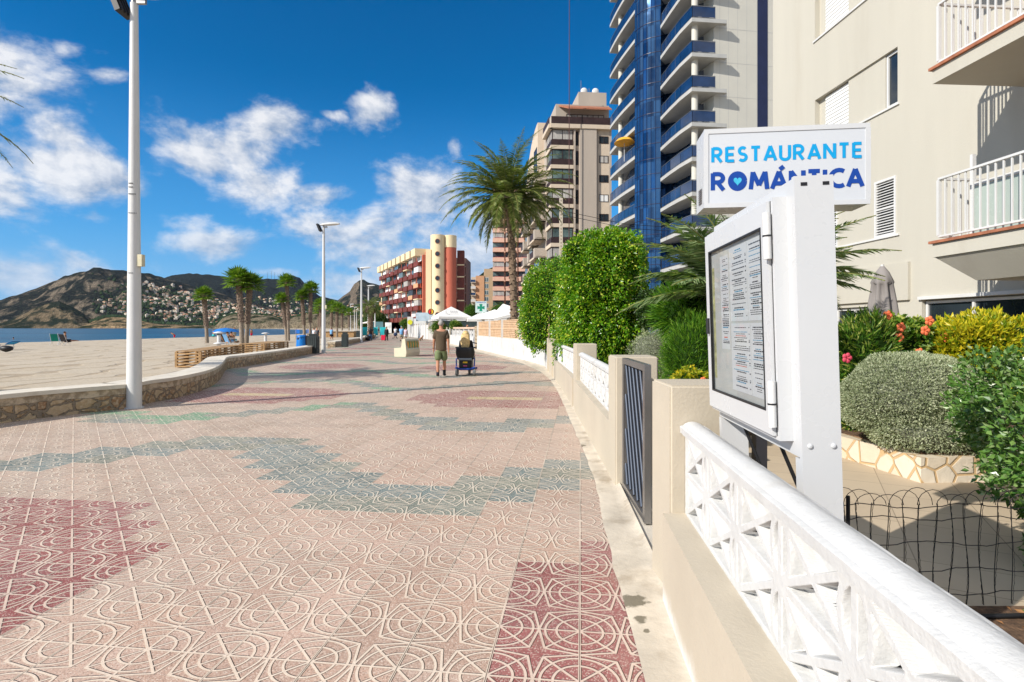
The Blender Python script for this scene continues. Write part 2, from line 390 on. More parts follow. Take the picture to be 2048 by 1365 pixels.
c = t.mix(t.m('MULTIPLY', t.m('MULTIPLY', edge, t.smooth(t.noise(gw, 1.3, 5, .6), .3, .7)), .4), c, (.60,.50,.41))
t.put(b.inputs['Base Color'], c); t.put(b.inputs['Roughness'], t.m('MULTIPLY_ADD', fine, .2, .62)); b.inputs['Specular IOR Level'].default_value = .25
h = t.m('ADD', t.m('MULTIPLY', ridge, 1), t.m('ADD', t.m('MULTIPLY', joint, -1.2), t.m('MULTIPLY', fine, .12)))
t.put(b.inputs['Normal'], t.bump(h, 1, .02)); K['tiles'] = m
TC = {'base': (.47,.32,.245), 'teal': (.155,.20,.19), 'red': (.285,.098,.09), 'yellow': (.50,.38,.18)}
V, F, C = [], [], []
for j in range(-14, 560):
    for i in range(-120, 12):
        p_ = uv2w(i+.5, j+.5)
        if not (-2 < p_.y < 200): continue
        if p_.x < leftx(p_.y)-.25 or p_.x > rightx(p_.y)+.12: continue
        k = len(V); V += [(i*TS, j*TS, 0), ((i+1)*TS, j*TS, 0), ((i+1)*TS, (j+1)*TS, 0), (i*TS, (j+1)*TS, 0)]
        F.append((k, k+1, k+2, k+3)); q = tilecol(i, j); cc = TC[q]; g = random.uniform(.9, 1.1); gr = random.uniform(-.02, .03)
        if q == 'base': 
            far = min(1, max(0, (-i-3)/9)); cc = tuple(cc[a]*(1-.5*far)+(.45,.35,.27)[a]*.5*far for a in range(3))
        if q == 'teal' and i < -9 and j > 11 and noise.noise(Vector((i*.35, j*.35, 0))) > -.1: cc = (.12,.30,.17)
        if q == 'teal' and random.random() < .3: cc = (.19,.215,.175)
        C += [(cc[0]*g+gr, cc[1]*g+gr, cc[2]*g+gr, 1)]*4
o = np_mesh('promenade', V, F, K['tiles']); o.location = TO; o.rotation_euler = (0, 0, -TA)
o.data.color_attributes.new('Col', 'FLOAT_COLOR', 'CORNER').data.foreach_set('color', np.array(C, dtype=np.float32).ravel())
tag(o, kind='structure')
# concrete strip between the tiles and the right wall
EDGE = [Vector(q) for q in ((.40,-2,0),(.47,0,0),(.563,2.37,0),(.62,3.2,0),(.70,4.3,0),(.80,5.3,0),(.86,6.5,0),(.93,8.66,0),(1.01,11,0),(1.08,13.5,0),(1.10,16,0),(.98,18.9,0),(.45,23.3,0),(-.6,28,0),(-1.9,33.5,0),(-3.0,38.2,0),(-5.2,47,0),(-8.6,62,0))]
NS = 260; V, F = [], []
for i in range(NS+1):
    y = -2+i*(62/NS) if i < NS else 60
    a = xat(EDGE, y)+.022*noise.noise(Vector((y*3, 0, 0)))+.012*noise.noise(Vector((y*11, 5, 0))); c_ = rightx(y)+.04
    hgt = [.006, .012, .016, .02, .05]
    for k, f in enumerate((0, .12, .6, .85, 1)):
        xx = a+(c_-a)*f; V.append((xx, y, hgt[k]+(.006*noise.noise(Vector((xx*9, y*6, 0))) if k in (1,2,3) else 0)))
F = [(i*5+k, i*5+k+1, (i+1)*5+k+1, (i+1)*5+k) for i in range(NS) for k in range(4)]
K['kerb'] = M('cement_strip', (.54,.475,.38), .85, var=.14, vs=3, bump=.010, bs=18, dirt=(.28,.22,.15), dirta=.75, dirts=2.6)
_t = NT(K['kerb'].node_tree); _b = K['kerb'].node_tree.nodes['Principled BSDF']; _P = _t.n('ShaderNodeNewGeometry').outputs['Position']
_c = _b.inputs['Base Color'].links[0].from_socket
for q_, r_ in (((.665,3.05,0), .085), ((.655,2.86,0), .045), ((.66,2.75,0), .02), ((.80,7.1,0), .14)):
    dd = _t.n('ShaderNodeVectorMath', operation='DISTANCE'); _t.put(dd.inputs[0], _t.v('MULTIPLY', _P, (1,1,0))); _t.put(dd.inputs[1], q_)
    _c = _t.mix(_t.m('MULTIPLY', _t.smooth(_t.m('ADD', dd.outputs['Value'], _t.m('MULTIPLY', _t.m('SUBTRACT', _t.noise(_P, 22, 4), .5), r_*2)), r_, r_*.6), .8), _c, (.10,.085,.05))
_t.put(_b.inputs['Base Color'], _c)
tag(np_mesh('cement_kerb', V, F, K['kerb'], smooth=True), kind='structure')

# patio behind the wall
m, t, b = base('patio_tiles'); ob = t.n('ShaderNodeNewGeometry').outputs['Position']
rot = t.n('ShaderNodeVectorRotate'); rot.inputs['Angle'].default_value = R(28); t.put(rot.inputs[0], ob)
br = t.n('ShaderNodeTexBrick'); t.put(br.inputs[0], rot.outputs[0]); br.inputs['Scale'].default_value = 1
br.inputs['Color1'].default_value = (.52,.42,.30,1); br.inputs['Color2'].default_value = (.48,.385,.275,1); br.inputs['Mortar'].default_value = (.27,.21,.15,1)
br.inputs['Mortar Size'].default_value = .004; br.inputs['Brick Width'].default_value = .6; br.inputs['Row Height'].default_value = .4; br.offset = 0
t.put(b.inputs['Base Color'], t.mix(t.m('MULTIPLY', t.smooth(t.noise(ob, 2, 6, .65), .45, .7), .35), br.outputs[0], (.40,.32,.23)))
b.inputs['Roughness'].default_value = .6; K['patio'] = m
PY = list(np.arange(-2, 21, .5)); V = []
for y in PY: V += [(rightx(y)+.02, y, .008), (16, y, .008)]
tag(np_mesh('patio', V, [(2*i, 2*i+1, 2*i+3, 2*i+2) for i in range(len(PY)-1)], K['patio']), kind='structure')
m, t, b = base('soil'); ob = t.n('ShaderNodeNewGeometry').outputs['Position']
f = t.noise(ob, 25, 6, .7); t.put(b.inputs['Base Color'], t.ramp(f, [(.3,(.05,.03,.02)),(.5,(.14,.08,.045)),(.7,(.30,.17,.09))]))
b.inputs['Roughness'].default_value = .95; t.put(b.inputs['Normal'], t.bump(f, 1, .03)); K['soil'] = m

# ---------------------------------------------------------------- mountains
def hillmat(name, green, rock, bal, sc_=.012, bmp=14, dark=(.02,.03,.018)):
    m, t, b = base(name); g = t.n('ShaderNodeNewGeometry'); P = g.outputs['Position']
    st = t.v('MULTIPLY', P, (1, 1, .45))
    a = t.noise(st, sc_, 8, .62, .4); a2 = t.noise(st, sc_*5, 6, .65); a3 = t.noise(P, sc_*28, 4, .6)
    stp = t.smooth(t.sep(g.outputs['Normal'])[2], .86, .55)
    k = t.smooth(t.m('ADD', t.m('MULTIPLY', t.m('SUBTRACT', a, .5), 2.2), t.m('ADD', t.m('MULTIPLY', stp, .75), bal)), .15, .6)
    gcol = t.mix(t.smooth(a2, .4, .62), dark, green); rcol = t.mix(t.smooth(a2, .38, .6), [q*.55 for q in rock], rock)
    c = t.mix(k, gcol, rcol); c = t.mix(t.m('MULTIPLY', t.smooth(a3, .50, .58), .75), c, dark)
    t.put(b.inputs['Base Color'], c); b.inputs['Roughness'].default_value = 1; b.inputs['Specular IOR Level'].default_value = 0
    t.put(b.inputs['Normal'], t.bump(t.m('ADD', a2, t.m('MULTIPLY', a3, .5)), 1, bmp*2.2)); return m
def interp(S, x):
    if x <= S[0][0]: return S[0][1]
    for (x0, y0), (x1, y1) in zip(S, S[1:]):
        if x <= x1: f = (x-x0)/(x1-x0); return y0+(y1-y0)*f
    return S[-1][1]
class Ridge:
    """terrain whose crest has the given skyline; rows run from the foot (D0) over the crest (D1) to the back (D2)"""
    def __init__(s, S, D0, D1, D2, amp, pw=1.3, seed=0, z0=-1, fs=1.):
        s.S, s.D0, s.D1, s.D2, s.amp, s.pw, s.seed, s.z0, s.fs = S, D0, D1, D2, amp, pw, seed, z0, fs
    def point(s, x, f):
        D = s.D0+(s.D1-s.D0)*f if f <= 1 else s.D1+(s.D2-s.D1)*(f-1)
        a = (x-1024)/1120; zc = 1.5+(656-interp(s.S, x))*s.D1/1120
        h = zc*(f**s.pw if f <= 1 else (1-(f-1)**1.5)) + (0 if f <= 1 else 0)
        X, Y = a*D, D; q = Vector((X/260*s.fs, Y/260*s.fs, s.seed))
        rid = 1-abs(noise.noise(q*1.1))*2
        nz = .55*(rid-.5)+noise.fractal(q*2.3, .9, 2.1, 5)*.6
        env = math.sin(min(f, 1)*math.pi)**.7 if f < 1 else 0
        h += s.amp*zc*nz*env + (zc*.025*noise.noise(q*7) if f > .9 else 0)
        X += env*s.amp*120/s.fs*noise.noise(q+Vector((9, 9, 9)))
        return Vector((X, Y, max(h, -2)+s.z0))
    def build(s, name, mat, nx=240, nf=46, x0=None, x1=None):
        x0 = s.S[0][0] if x0 is None else x0; x1 = s.S[-1][0] if x1 is None else x1
        fsq = [1.0*i/(nf*.8) for i in range(int(nf*.8)+1)]+[1+i/(nf*.2) for i in range(1, int(nf*.2)+1)]
        V = [s.point(x0+(x1-x0)*i/nx, f) for f in fsq for i in range(nx+1)]
        n = nx+1; F = [(j*n+i, j*n+i+1, (j+1)*n+i+1, (j+1)*n+i) for j in range(len(fsq)-1) for i in range(nx)]
        return tag(np_mesh(name, V, F, mat, smooth=True), kind='structure')
rA = Ridge([(-340,650),(-150,630),(0,600),(50,584),(100,566),(130,550),(160,542),(185,537),(220,540),(262,542),(300,547),(330,556),(355,562),(400,575),(450,590),(520,610),(600,630),(660,652)], 2300, 3300, 4300, .22, .8, 3, fs=.8)
rB = Ridge([(150,600),(250,570),(330,556),(352,549),(380,547),(420,549),(450,552),(480,555),(520,557),(560,558),(585,551),(600,556),(616,575),(640,592),(680,602),(730,606),(780,610),(860,615)], 3000, 4600, 5600, .12, .75, 8, fs=.7)
rC = Ridge([(650,615),(675,601),(690,590),(700,583),(708,570),(718,561),(727,560),(740,565),(760,571),(790,580),(840,596),(900,612)], 3600, 4200, 4800, .18, .8, 21, fs=.8)
rD = Ridge([(-60,656),(0,646),(30,636),(70,614),(100,604),(118,601),(145,612),(170,628),(190,645),(205,656)], 2050, 2250, 2450, .3, .7, 5, fs=1.6)
rE = Ridge([(150,656),(190,640),(215,633),(240,634),(262,638),(300,645),(330,648),(380,650),(430,650),(480,652),(560,655)], 2000, 2150, 2300, .3, .55, 12, fs=2)
rF = Ridge([(420,657),(432,650),(445,636),(462,629),(500,628),(545,631),(565,640),(585,634),(620,627),(680,627),(730,630),(790,632),(860,636),(960,640)], 1150, 1240, 1500, .2, .35, 31, fs=3)
rG = Ridge([(560,640),(600,628),(640,618),(700,610),(760,607),(800,606),(900,600)], 1900, 2400, 2900, .15, .7, 41, fs=1)
rH = Ridge([(915,600),(930,585),(945,560),(965,545),(985,533),(1000,528),(1050,515),(1120,505),(1200,520)], 700, 900, 1100, .1, .8, 51, fs=2)
gA = hillmat('mountain_scrub_and_rock', (.042,.048,.036), (.40,.32,.23), .17, dark=(.014,.019,.02))
gB = hillmat('far_ridge', (.035,.045,.042), (.17,.16,.15), -.15, dark=(.016,.022,.025))
gC = hillmat('rocky_peak', (.045,.055,.04), (.33,.26,.19), .05, .01, dark=(.02,.025,.022))
gD = hillmat('spur_rock', (.035,.042,.032), (.32,.24,.15), .22, .015, 8)
gE = hillmat('tan_cliff', (.05,.07,.035), (.60,.42,.24), .35, .02, 8)
gF = hillmat('layered_cliff', (.05,.07,.03), (.42,.34,.23), .42, .03, 4)
gG = hillmat('wooded_slope', (.06,.09,.035), (.15,.14,.09), -.4, .02, 6)
rA.build('mountain', gA); rB.build('far_mountain_ridge', gB); rC.build('rocky_peak', gC, 120, 40)
rD.build('rocky_spur', gD, 110, 36); rE.build('tan_sea_cliff', gE, 200, 36); rF.build('low_sea_cliff', gF, 240, 36); rG.build('wooded_slope', gG, 100, 24); rH.build('green_hill', gG, 60, 24)
# villas on the slopes: the 300 nearest as single houses, the rest and the trees as stuff
K['wallW'] = M('villa_walls', (.60,.53,.43), .8, var=.3, vs=.02); K['roofT'] = M('villa_roofs', (.42,.19,.10), .8, var=.3, vs=.05)
K['wallP'] = M('villa_walls_ochre', (.58,.42,.28), .8, var=.1, vs=.02); K['winD'] = M('villa_windows', (.05,.05,.06), .3)
def villa(mb, c, sx, sy, sz, rz, ro, wi=0):
    Mx = Matrix.Translation(c) @ Matrix.Rotation(rz, 4, 'Z')
    def L(q): return Mx @ Vector(q)
    a, b_ = sx/2, sy/2; k = 1.08
    mb.add([L(q) for q in ((-a,-b_,-6),(a,-b_,-6),(a,b_,-6),(-a,b_,-6),(-a,-b_,sz),(a,-b_,sz),(a,b_,sz),(-a,b_,sz))], [(0,1,5,4),(1,2,6,5),(2,3,7,6),(3,0,4,7),(4,5,6,7)], wi)
    rh = sz*.35
    if ro: mb.add([L(q) for q in ((-a*k,-b_*k,sz+.05),(a*k,-b_*k,sz+.05),(a*k,b_*k,sz+.05),(-a*k,b_*k,sz+.05),(-a*.5,0,sz+rh),(a*.5,0,sz+rh))], [(0,1,5,4),(1,2,5),(2,3,4,5),(3,0,4)], 2)
    else: mb.add([L(q) for q in ((-a*.5,-b_*.5,sz+.05),(a*.4,-b_*.5,sz+.05),(a*.4,b_*.5,sz+.05),(-a*.5,b_*.5,sz+.05),(-a*.5,-b_*.5,sz+2.4),(a*.4,-b_*.5,sz+2.4),(a*.4,b_*.5,sz+2.4),(-a*.5,b_*.5,sz+2.4))], [(0,1,5,4),(1,2,6,5),(2,3,7,6),(3,0,4,7),(4,5,6,7)], wi)
    for q in (-.3, .05, .35):
        mb.add([L(v_) for v_ in ((a*q-1,-b_-.1,.8),(a*q+1.2,-b_-.1,.8),(a*q+1.2,-b_-.1,2.8),(a*q-1,-b_-.1,2.8))], [(0,1,2,3)], 3)
sites = []
def sites_on(rg, n, xr, fr, wx=None):
    k = 0
    while k < n:
        x = random.uniform(*xr); f = random.uniform(*fr)
        if wx and random.random() > wx(x, f): continue
        k += 1; sites.append((rg.point(x, f), random.random()))
sites_on(rA, 900, (200, 640), (.06, .62), lambda x, f: (1 if x > 290 else .35)*(1 if f < .35+.3*(x > 270) else .25)*min(1, .25+3*max(0, noise.noise(Vector((x/40, f*5, 2)))+.3)))
sites_on(rB, 220, (380, 760), (.05, .38))
sites_on(rG, 110, (570, 790), (.05, .8))
sites_on(rF, 26, (480, 780), (1.1, 1.5))
sites.sort(key=lambda q: q[0].length)
WM = [K['wallW'], K['wallP'], K['roofT'], K['winD']]
protos = []
for i in range(8):
    mb = MB(); villa(mb, Vector((0,0,0)), random.uniform(11, 17), random.uniform(9, 12), random.uniform(4.5, 7.5), 0, i % 4 != 0, 1 if i in (2, 5) else 0)
    o = mb.build('hillside_villa', WM); protos.append(o)
used = set()
vlab = ['one of the small flat-roofed white villas dotting the far green slope', 'one of the small tiled-roof pale villas dotting the far green slope', 'one of the small tiled-roof ochre villas dotting the far green slope']
mb = MB()
for i, (pt, rr) in enumerate(sites):
    if i < 300:
        k = random.randrange(8); s_ = protos[k]
        if k not in used: used.add(k); o = s_
        else: o = s_.copy(); COL.objects.link(o)
        o.location = pt; o.rotation_euler = (0, 0, R(random.uniform(-70, 60))); q = random.uniform(.65, .98)
        if pt.y < 1600: q *= .6
        o.scale = (q, q, q); tag(o, vlab[0 if k % 4 == 0 else 2 if k in (2, 5) else 1], 'villa', ['flat-roofed villas on the far hillside', 'tiled-roof villas on the far hillside', 'ochre villas on the far hillside'][0 if k % 4 == 0 else 1 if k not in (2, 5) else 2])
    else: villa(mb, pt, random.uniform(10, 17), random.uniform(9, 12), random.uniform(4.5, 8), R(random.uniform(-70, 60)), rr > .35, 1 if rr > .8 else 0)
tag(mb.build('distant_villas', WM), 'dense scatter of tiny pale houses high up the far slope', 'houses', kind='stuff')
V, F = [], []
tv, tf = [], []
for i in range(7000):
    rg, xr, fr = random.choice([(rA, (190, 650), (.04, .6)), (rA, (250, 640), (.04, .5)), (rB, (380, 780), (.05, .4)), (rG, (560, 800), (.02, .9)), (rF, (430, 800), (1.0, 1.5)), (rE, (170, 480), (.9, 1.2))])
    pt = rg.point(random.uniform(*xr), random.uniform(*fr)); s_ = random.uniform(4, 9)*(1 if pt.y > 1700 else .55)
    k = len(V)
    for a, z, rr in ((0,-.3,1),(1.26,-.3,1),(2.5,-.3,1),(3.77,-.3,1),(5.0,-.3,1),(.6,.5,.85),(1.9,.5,.85),(3.1,.5,.85),(4.4,.5,.85),(5.6,.5,.85)):
        V.append((pt.x+s_*rr*math.cos(a)*random.uniform(.8,1.2), pt.y+s_*rr*math.sin(a), pt.z+s_*z*random.uniform(.8,1.2)))
    V.append((pt.x, pt.y, pt.z+s_*1.15))
    for q in range(5): F += [(k+q, k+(q+1) % 5, k+5+q), (k+(q+1) % 5, k+5+(q+1) % 5, k+5+q), (k+5+q, k+5+(q+1) % 5, k+10)]
K['fartree'] = M('far_pines', (.028,.05,.02), .9, var=.4, vs=.03, spec=.1)
tag(np_mesh('hillside_trees', V, F, K['fartree'], smooth=False), 'dark pines growing thickly between the far hillside houses', 'trees', kind='stuff')
mb = MB()
for x, h in ((535,24),(543,28),(549,24),(556,20)): q = px(x, 557, 4500); mb.tube([q-Vector((0,0,10)), q+Vector((0,0,h*2.2))], [1.6,.7], 5)
for i, x in enumerate((535,543,549,556)):
    mm = MB(); q = px(x, 557, 4500); hh = (50,60,52,42)[i]; mm.tube([q-Vector((0,0,10)), q+Vector((0,0,hh))], [1.4,.6], 5)
    mm.tube([q+Vector((-4,0,hh*.6)), q+Vector((4,0,hh*.6))], .5, 4)
    tag(mm.build('radio_mast', K['greysteel']), 'one of the thin radio masts standing on the far ridge', 'mast', 'radio masts on the far ridge')

# ---------------------------------------------------------------- stone sea wall with pale cap
m, t, b = base('rubble_stone'); ob = t.n('ShaderNodeNewGeometry').outputs['Position']
wv = t.v('ADD', t.v('MULTIPLY', ob, (1, 1, 1.35)), t.v('SCALE', t.comb(t.noise(ob, 4), t.noise(t.v('ADD', ob, (3,3,3)), 4), t.noise(t.v('ADD', ob, (7,7,7)), 4)), .25))
v1 = t.vor(wv, 4.4); ve = t.vor(wv, 4.4, 'DISTANCE_TO_EDGE')
mort = t.smooth(ve.outputs['Distance'], .10, .05)
cc = t.ramp(t.sep(v1.outputs['Color'])[0], [(0,(.30,.17,.09)),(.5,(.42,.28,.15)),(1,(.50,.38,.24))])
cc = t.mix(t.smooth(t.noise(ob, 18, 5), .4, .7), cc, (.55,.42,.28)); c = t.mix(mort, cc, (.27,.215,.155))
up = t.smooth(t.m('ADD', t.sep(ob)[2], t.m('MULTIPLY', t.noise(ob, 3), .05)), .285, .30)
c = t.mix(up, c, t.mix(t.smooth(t.noise(ob, 6, 6, .65), .4, .6), (.33,.26,.18), (.58,.47,.34)))
t.put(b.inputs['Base Color'], c); b.inputs['Roughness'].default_value = .9; b.inputs['Specular IOR Level'].default_value = .2
t.put(b.inputs['Normal'], t.bump(t.m('ADD', t.m('MULTIPLY', t.m('SUBTRACT', 1, t.m('MAXIMUM', mort, up)), 1), t.m('MULTIPLY', t.noise(ob, 30, 4), .4)), 1, .03)); K['rubble'] = m
K['cap'] = M('pale_stone_cap', (.66,.60,.50), .75, var=.07, vs=2, bump=.004, bs=40, dirt=(.45,.37,.27), dirta=.5, dirts=3)
def strip_wall(line, th, z0, z1, over=0., name='', mat=None, parent=None, sub=6):
    """wall following a line; th = thickness to the left of its direction"""
    pts = []
    for i in range(len(line)-1):
        p0 = line[max(i-1, 0)]; p1 = line[i]; p2 = line[i+1]; p3 = line[min(i+2, len(line)-1)]
        for k in range(sub):
            f = k/sub; q = .5*((2*p1)+(p2-p0)*f+(2*p0-5*p1+4*p2-p3)*f*f+(3*p1-p0-3*p2+p3)*f**3); pts.append(q)
    pts.append(line[-1]); mb = MB(); V = []
    for i, q in enumerate(pts):
        d_ = (pts[min(i+1, len(pts)-1)]-pts[max(i-1, 0)]); d_.z = 0; d_.normalize(); n = Vector((-d_.y, d_.x, 0))
        a = q-n*over; c_ = q+n*(th+over)
        V += [(a.x, a.y, z0), (a.x, a.y, z1), (c_.x, c_.y, z1), (c_.x, c_.y, z0)]
    N = len(pts); F = []
    for i in range(N-1):
        for k in range(4): F.append((i*4+k, (i+1)*4+k, (i+1)*4+(k+1) % 4, i*4+(k+1) % 4))
    F = [f[::-1] for f in F]
    mb.add(V, F); mb.add(V[:4], [(0,1,2,3)]); mb.add(V[-4:], [(3,2,1,0)])
    return mb.build(name, mat, parent)
sw = thing('sea_wall', (LW1[4].x, LW1[4].y, 0), 'long curving rubble stone seat wall with pale cap beside the near lamp', 'wall', 'stone seat walls along the beach')
strip_wall(LW1, .55, -.3, .385, 0, 'stone_body', K['rubble'], sw); strip_wall(LW1, .55, .386, .455, .03, 'cap', K['cap'], sw)
sw = thing('sea_wall', (LW2[0].x, LW2[0].y, 0), 'short straight stone seat wall beyond the second lamp and bin', 'wall', 'stone seat walls along the beach')
strip_wall(LW2, .55, -.3, .385, 0, 'stone_body', K['rubble'], sw); strip_wall(LW2, .55, .386, .455, .03, 'cap', K['cap'], sw)
# ---------------------------------------------------------------- beige garden wall, pillars, white block panels
def line_wall(mb, ya, yb, z0, z1, th, n=10, off=0.):
    V = []
    for i in range(n+1):
        y = ya+(yb-ya)*i/n; x = rightx(y)+off
        V += [(x, y, z0), (x, y, z1), (x+th, y, z1), (x+th, y, z0)]
    F = [(i*4+k, (i+1)*4+k, (i+1)*4+(k+1) % 4, i*4+(k+1) % 4) for i in range(n) for k in range(4)]
    mb.add(V, [f for f in F]); mb.add(V[:4], [(3,2,1,0)]); mb.add(V[-4:], [(0,1,2,3)])
def pillar(x0, x1, y0, y1, h, label, slant=0):
    mb = MB(); c = (x0+x1)/2
    mb.box(x0, x1, y0, y1, 0, h)
    me = mb.build('gate_pillar', K['cream']); bm = bmesh.new(); bm.from_mesh(me.data)
    bmesh.ops.remove_doubles(bm, verts=bm.verts, dist=1e-5)
    bmesh.ops.bevel(bm, geom=list(bm.edges), offset=.012, segments=3, affect='EDGES'); bm.to_mesh(me.data); bm.free()
    me.data.transform(Matrix.Translation((-c, -(y0+y1)/2, 0))); me.location = (c, (y0+y1)/2, 0)
    return tag(me, label, 'pillar', 'beige rendered wall pillars')
def low_wall(ya, yb, h, label, th=.26, n=14):
    mb = MB(); line_wall(mb, ya, yb, 0, h, th, n); return tag(mb.build('garden_wall', K['cream']), label, 'wall', 'low beige garden walls')
pillar(.862, 1.26, 3.05, 3.45, 1.185, 'wide beige pillar beside the menu case, nearest to the camera')
pillar(.972, 1.37, 5.25, 5.65, 1.228, 'beige pillar that the open metal gate hangs on')
pillar(1.148, 1.53, 10.06, 10.5, 1.21, 'beige pillar in the middle between the two far white block panels')
pillar(1.20, 1.60, 16.9, 17.3, 1.15, 'beige pillar at the far end of the farthest white block panel')
pillar(1.20, 1.6, 18.9, 19.3, 1.15, 'farthest beige pillar, beside the plain white wall')
lw_ = low_wall(-1.5, 3.05, .49, 'low beige wall under the nearest white block panel', .34)
K['creamsplash'] = M('beige_render_limewashed_foot', (.50,.44,.345), .8, var=.05, vs=1.1, bump=.004, bs=50, dirt=(.45,.39,.3), dirta=.35)
_t = NT(K['creamsplash'].node_tree); _b = K['creamsplash'].node_tree.nodes['Principled BSDF']; _P = _t.n('ShaderNodeNewGeometry').outputs['Position']; _s = _t.sep(_P)
_c = _b.inputs['Base Color'].links[0].from_socket
_t.put(_b.inputs['Base Color'], _t.mix(_t.m('MULTIPLY', _t.smooth(_t.m('ADD', _s[2], _t.m('MULTIPLY', _t.noise(_P, 7, 5, .65), .16)), .21, .10), .85), _c, (.68,.67,.64)))
lw_.data.materials[0] = K['creamsplash']
low_wall(5.65, 10.06, .56, 'low beige wall between the gate pillar and the middle pillar')
low_wall(10.5, 16.9, .56, 'low beige wall beyond the middle pillar')
low_wall(17.3, 18.9, 1.0, 'short plain beige wall between the two farthest pillars')
def bdep(s, t, cell=.44, row=.22):
    s_ = s % cell; t_ = t % row; L = math.hypot(cell, row)
    a = abs(row*s_-cell*t_)/L; b_ = abs(row*(cell-s_)-cell*t_)/L
    sb = min(s_, cell-s_); tb = min(t_, row-t_)
    e = math.hypot((sb)/.07, (t_-row/2)/.098); el_ = abs(e-1)*.06
    d = min(a-.011, b_-.011, sb-.015, tb-.012, el_-.010)
    dep = max(0, min(1, d/.010)); dep = dep*dep*(3-2*dep)*.042
    hole = False; u = s_-cell/2; v = t_-row/2
    if d > .003:
        if -.062 < v < -.030 and abs(u) < abs(v)*1.9: hole = True
        if .075 < abs(u) < .118 and abs(v) < abs(u)*.42: hole = True
    return dep, hole
def block_panel(A, B, z0, z1, step, label, capw=.13, cell=.44, row=.22):
    A, B = Vector((*A, 0)), Vector((*B, 0)); d_ = (B-A); L = d_.length; d_.normalize(); n = Vector((d_.y, -d_.x, 0))
    if n.x < 0: n = -n
    root = thing('block_balustrade', A, label, 'balustrade', 'white ornamental block balustrades')
    ns, nt = int(L/step), int((z1-z0)/step); dep = np.zeros((ns+1, nt+1)); H = np.zeros((ns+1, nt+1), bool)
    for i in range(ns+1):
        for j in range(nt+1): dep[i, j], H[i, j] = bdep(i*L/ns, j*(z1-z0)/nt, cell, row)
    for side in (0, 1):
        V = []
        for i in range(ns+1):
            for j in range(nt+1):
                o_ = dep[i, j]+.0012*noise.noise(Vector((i*step*30, j*step*30, side))) if not side else .098-dep[i, j]
                q = d_*(i*L/ns)+n*o_; V.append((q.x, q.y, z0+j*(z1-z0)/nt))
        F = [(i*(nt+1)+j, (i+1)*(nt+1)+j, (i+1)*(nt+1)+j+1, i*(nt+1)+j+1) for i in range(ns) for j in range(nt) if not (H[i, j] and H[i+1, j] and H[i, j+1] and H[i+1, j+1])]
        np_mesh('block_face', V, F, K['whitewall'], root, smooth=False)
    pr = [(0,.0),(-.003,.034),(.004,.038),(.016,.040),(.026,.050),(.045,.058),(.065,.061),(.085,.058),(.104,.050),(.116,.040),(.128,.038),(.134,.034),(.13,.0)]
    k = capw/.13; V = []; N = int(L/.03)
    for i in range(N+1):
        for x_, z_ in pr:
            w_ = .0014*noise.noise(Vector((i*.45, x_*60, z_*50)))
            q = d_*(i*L/N)+n*((x_)*k-.027+w_); V.append((q.x, q.y, z1+z_+w_))
    m_ = len(pr); F = [(i*m_+j, i*m_+j+1, (i+1)*m_+j+1, (i+1)*m_+j) for i in range(N) for j in range(m_-1)]
    F += [(i*m_+m_-1, i*m_, (i+1)*m_, (i+1)*m_+m_-1) for i in range(N)]
    cp_ = np_mesh('coping', V, F, K['whitewall'], root, smooth=True); cp_.data.set_sharp_from_angle(angle=R(28))
    mb = MB(); mb.add(V[:m_], [tuple(range(m_))]); mb.build('coping_end', K['whitewall'], root, world=False)
    return root
block_panel((.942, 3.045), (.942-.0876*2.9, .145), .49, .93, .0036, 'nearest white block balustrade with rounded coping under the menu case')
block_panel((1.06, 5.66), (1.225, 10.05), .56, 1.0, .012, 'white block balustrade between the gate pillar and the middle pillar', .12)
block_panel((1.245, 10.51), (1.31, 16.89), .56, 1.0, .018, 'farthest white block balustrade beyond the middle pillar', .12)
# gate
g = thing('metal_gate', (1.02, 4.65, 0), 'half open metal gate with slanted steel bars between beige pillars', 'gate')
ga, gb = Vector((1.035, 5.13, 0)), Vector((1.01, 4.17, 0)); gd = (gb-ga).normalized(); gl = (gb-ga).length
mb = MB()
for a, b_ in ((0, 0), (gl-.05, gl-.05)):
    q = ga+gd*(a+.025); mb.bar(q+Vector((0,0,.04)), q+Vector((0,0,1.225)), .05, .06)
for z in (.07, 1.2): mb.bar(ga+gd*.051+Vector((0,0,z)), ga+gd*(gl-.051)+Vector((0,0,z)), .05, .05)
mb.build('gate_frame', K['steel'], g)
mb = MB(); mb.bar(ga+gd*.052+Vector((.018,0,.635)), ga+gd*(gl-.052)+Vector((.018,0,.635)), .004, 1.06); mb.build('backing_sheet', M('brown_sheet', (.045,.03,.022), .6), g)
K['bars'] = M('blue_steel_bars', (.055,.07,.10), .45, metal=.3, var=.05)
for i in range(9):
    s0 = -.40+i*.155; z0, z1 = .1, 1.17                       # bar runs from (s0, top) to (s0+.53, foot)
    f0 = max(0, (.03-s0)/.53) if s0 < .03 else 0; f1 = min(1, (gl-.06-s0)/.53)
    if f1-f0 < .12: continue
    q0 = ga+gd*(s0+.53*f0)+Vector((0,0,z1+(z0-z1)*f0)); q1 = ga+gd*(s0+.53*f1)+Vector((0,0,z1+(z0-z1)*f1))
    MB().tube([q0, q1], .012, 8).build('gate_bar', K['bars'], g)
mb = MB(); mb.obox(gb+Vector((.01,.03,.55)), (.03,.06,.18)); mb.build('lock_box', K['greysteel'], g)
for z in (.3, 1.0):
    MB().tube([(1.05, 5.2, z-.05), (1.05, 5.2, z+.05)], .014, 8).build('hinge', K['greysteel'], g)
mb = MB(); line_wall(mb, 3.46, 5.24, -.0, .028, .35, 6, .03); tag(mb.build('gate_step', K['conc']), 'worn concrete doorstep across the gate opening', 'step')

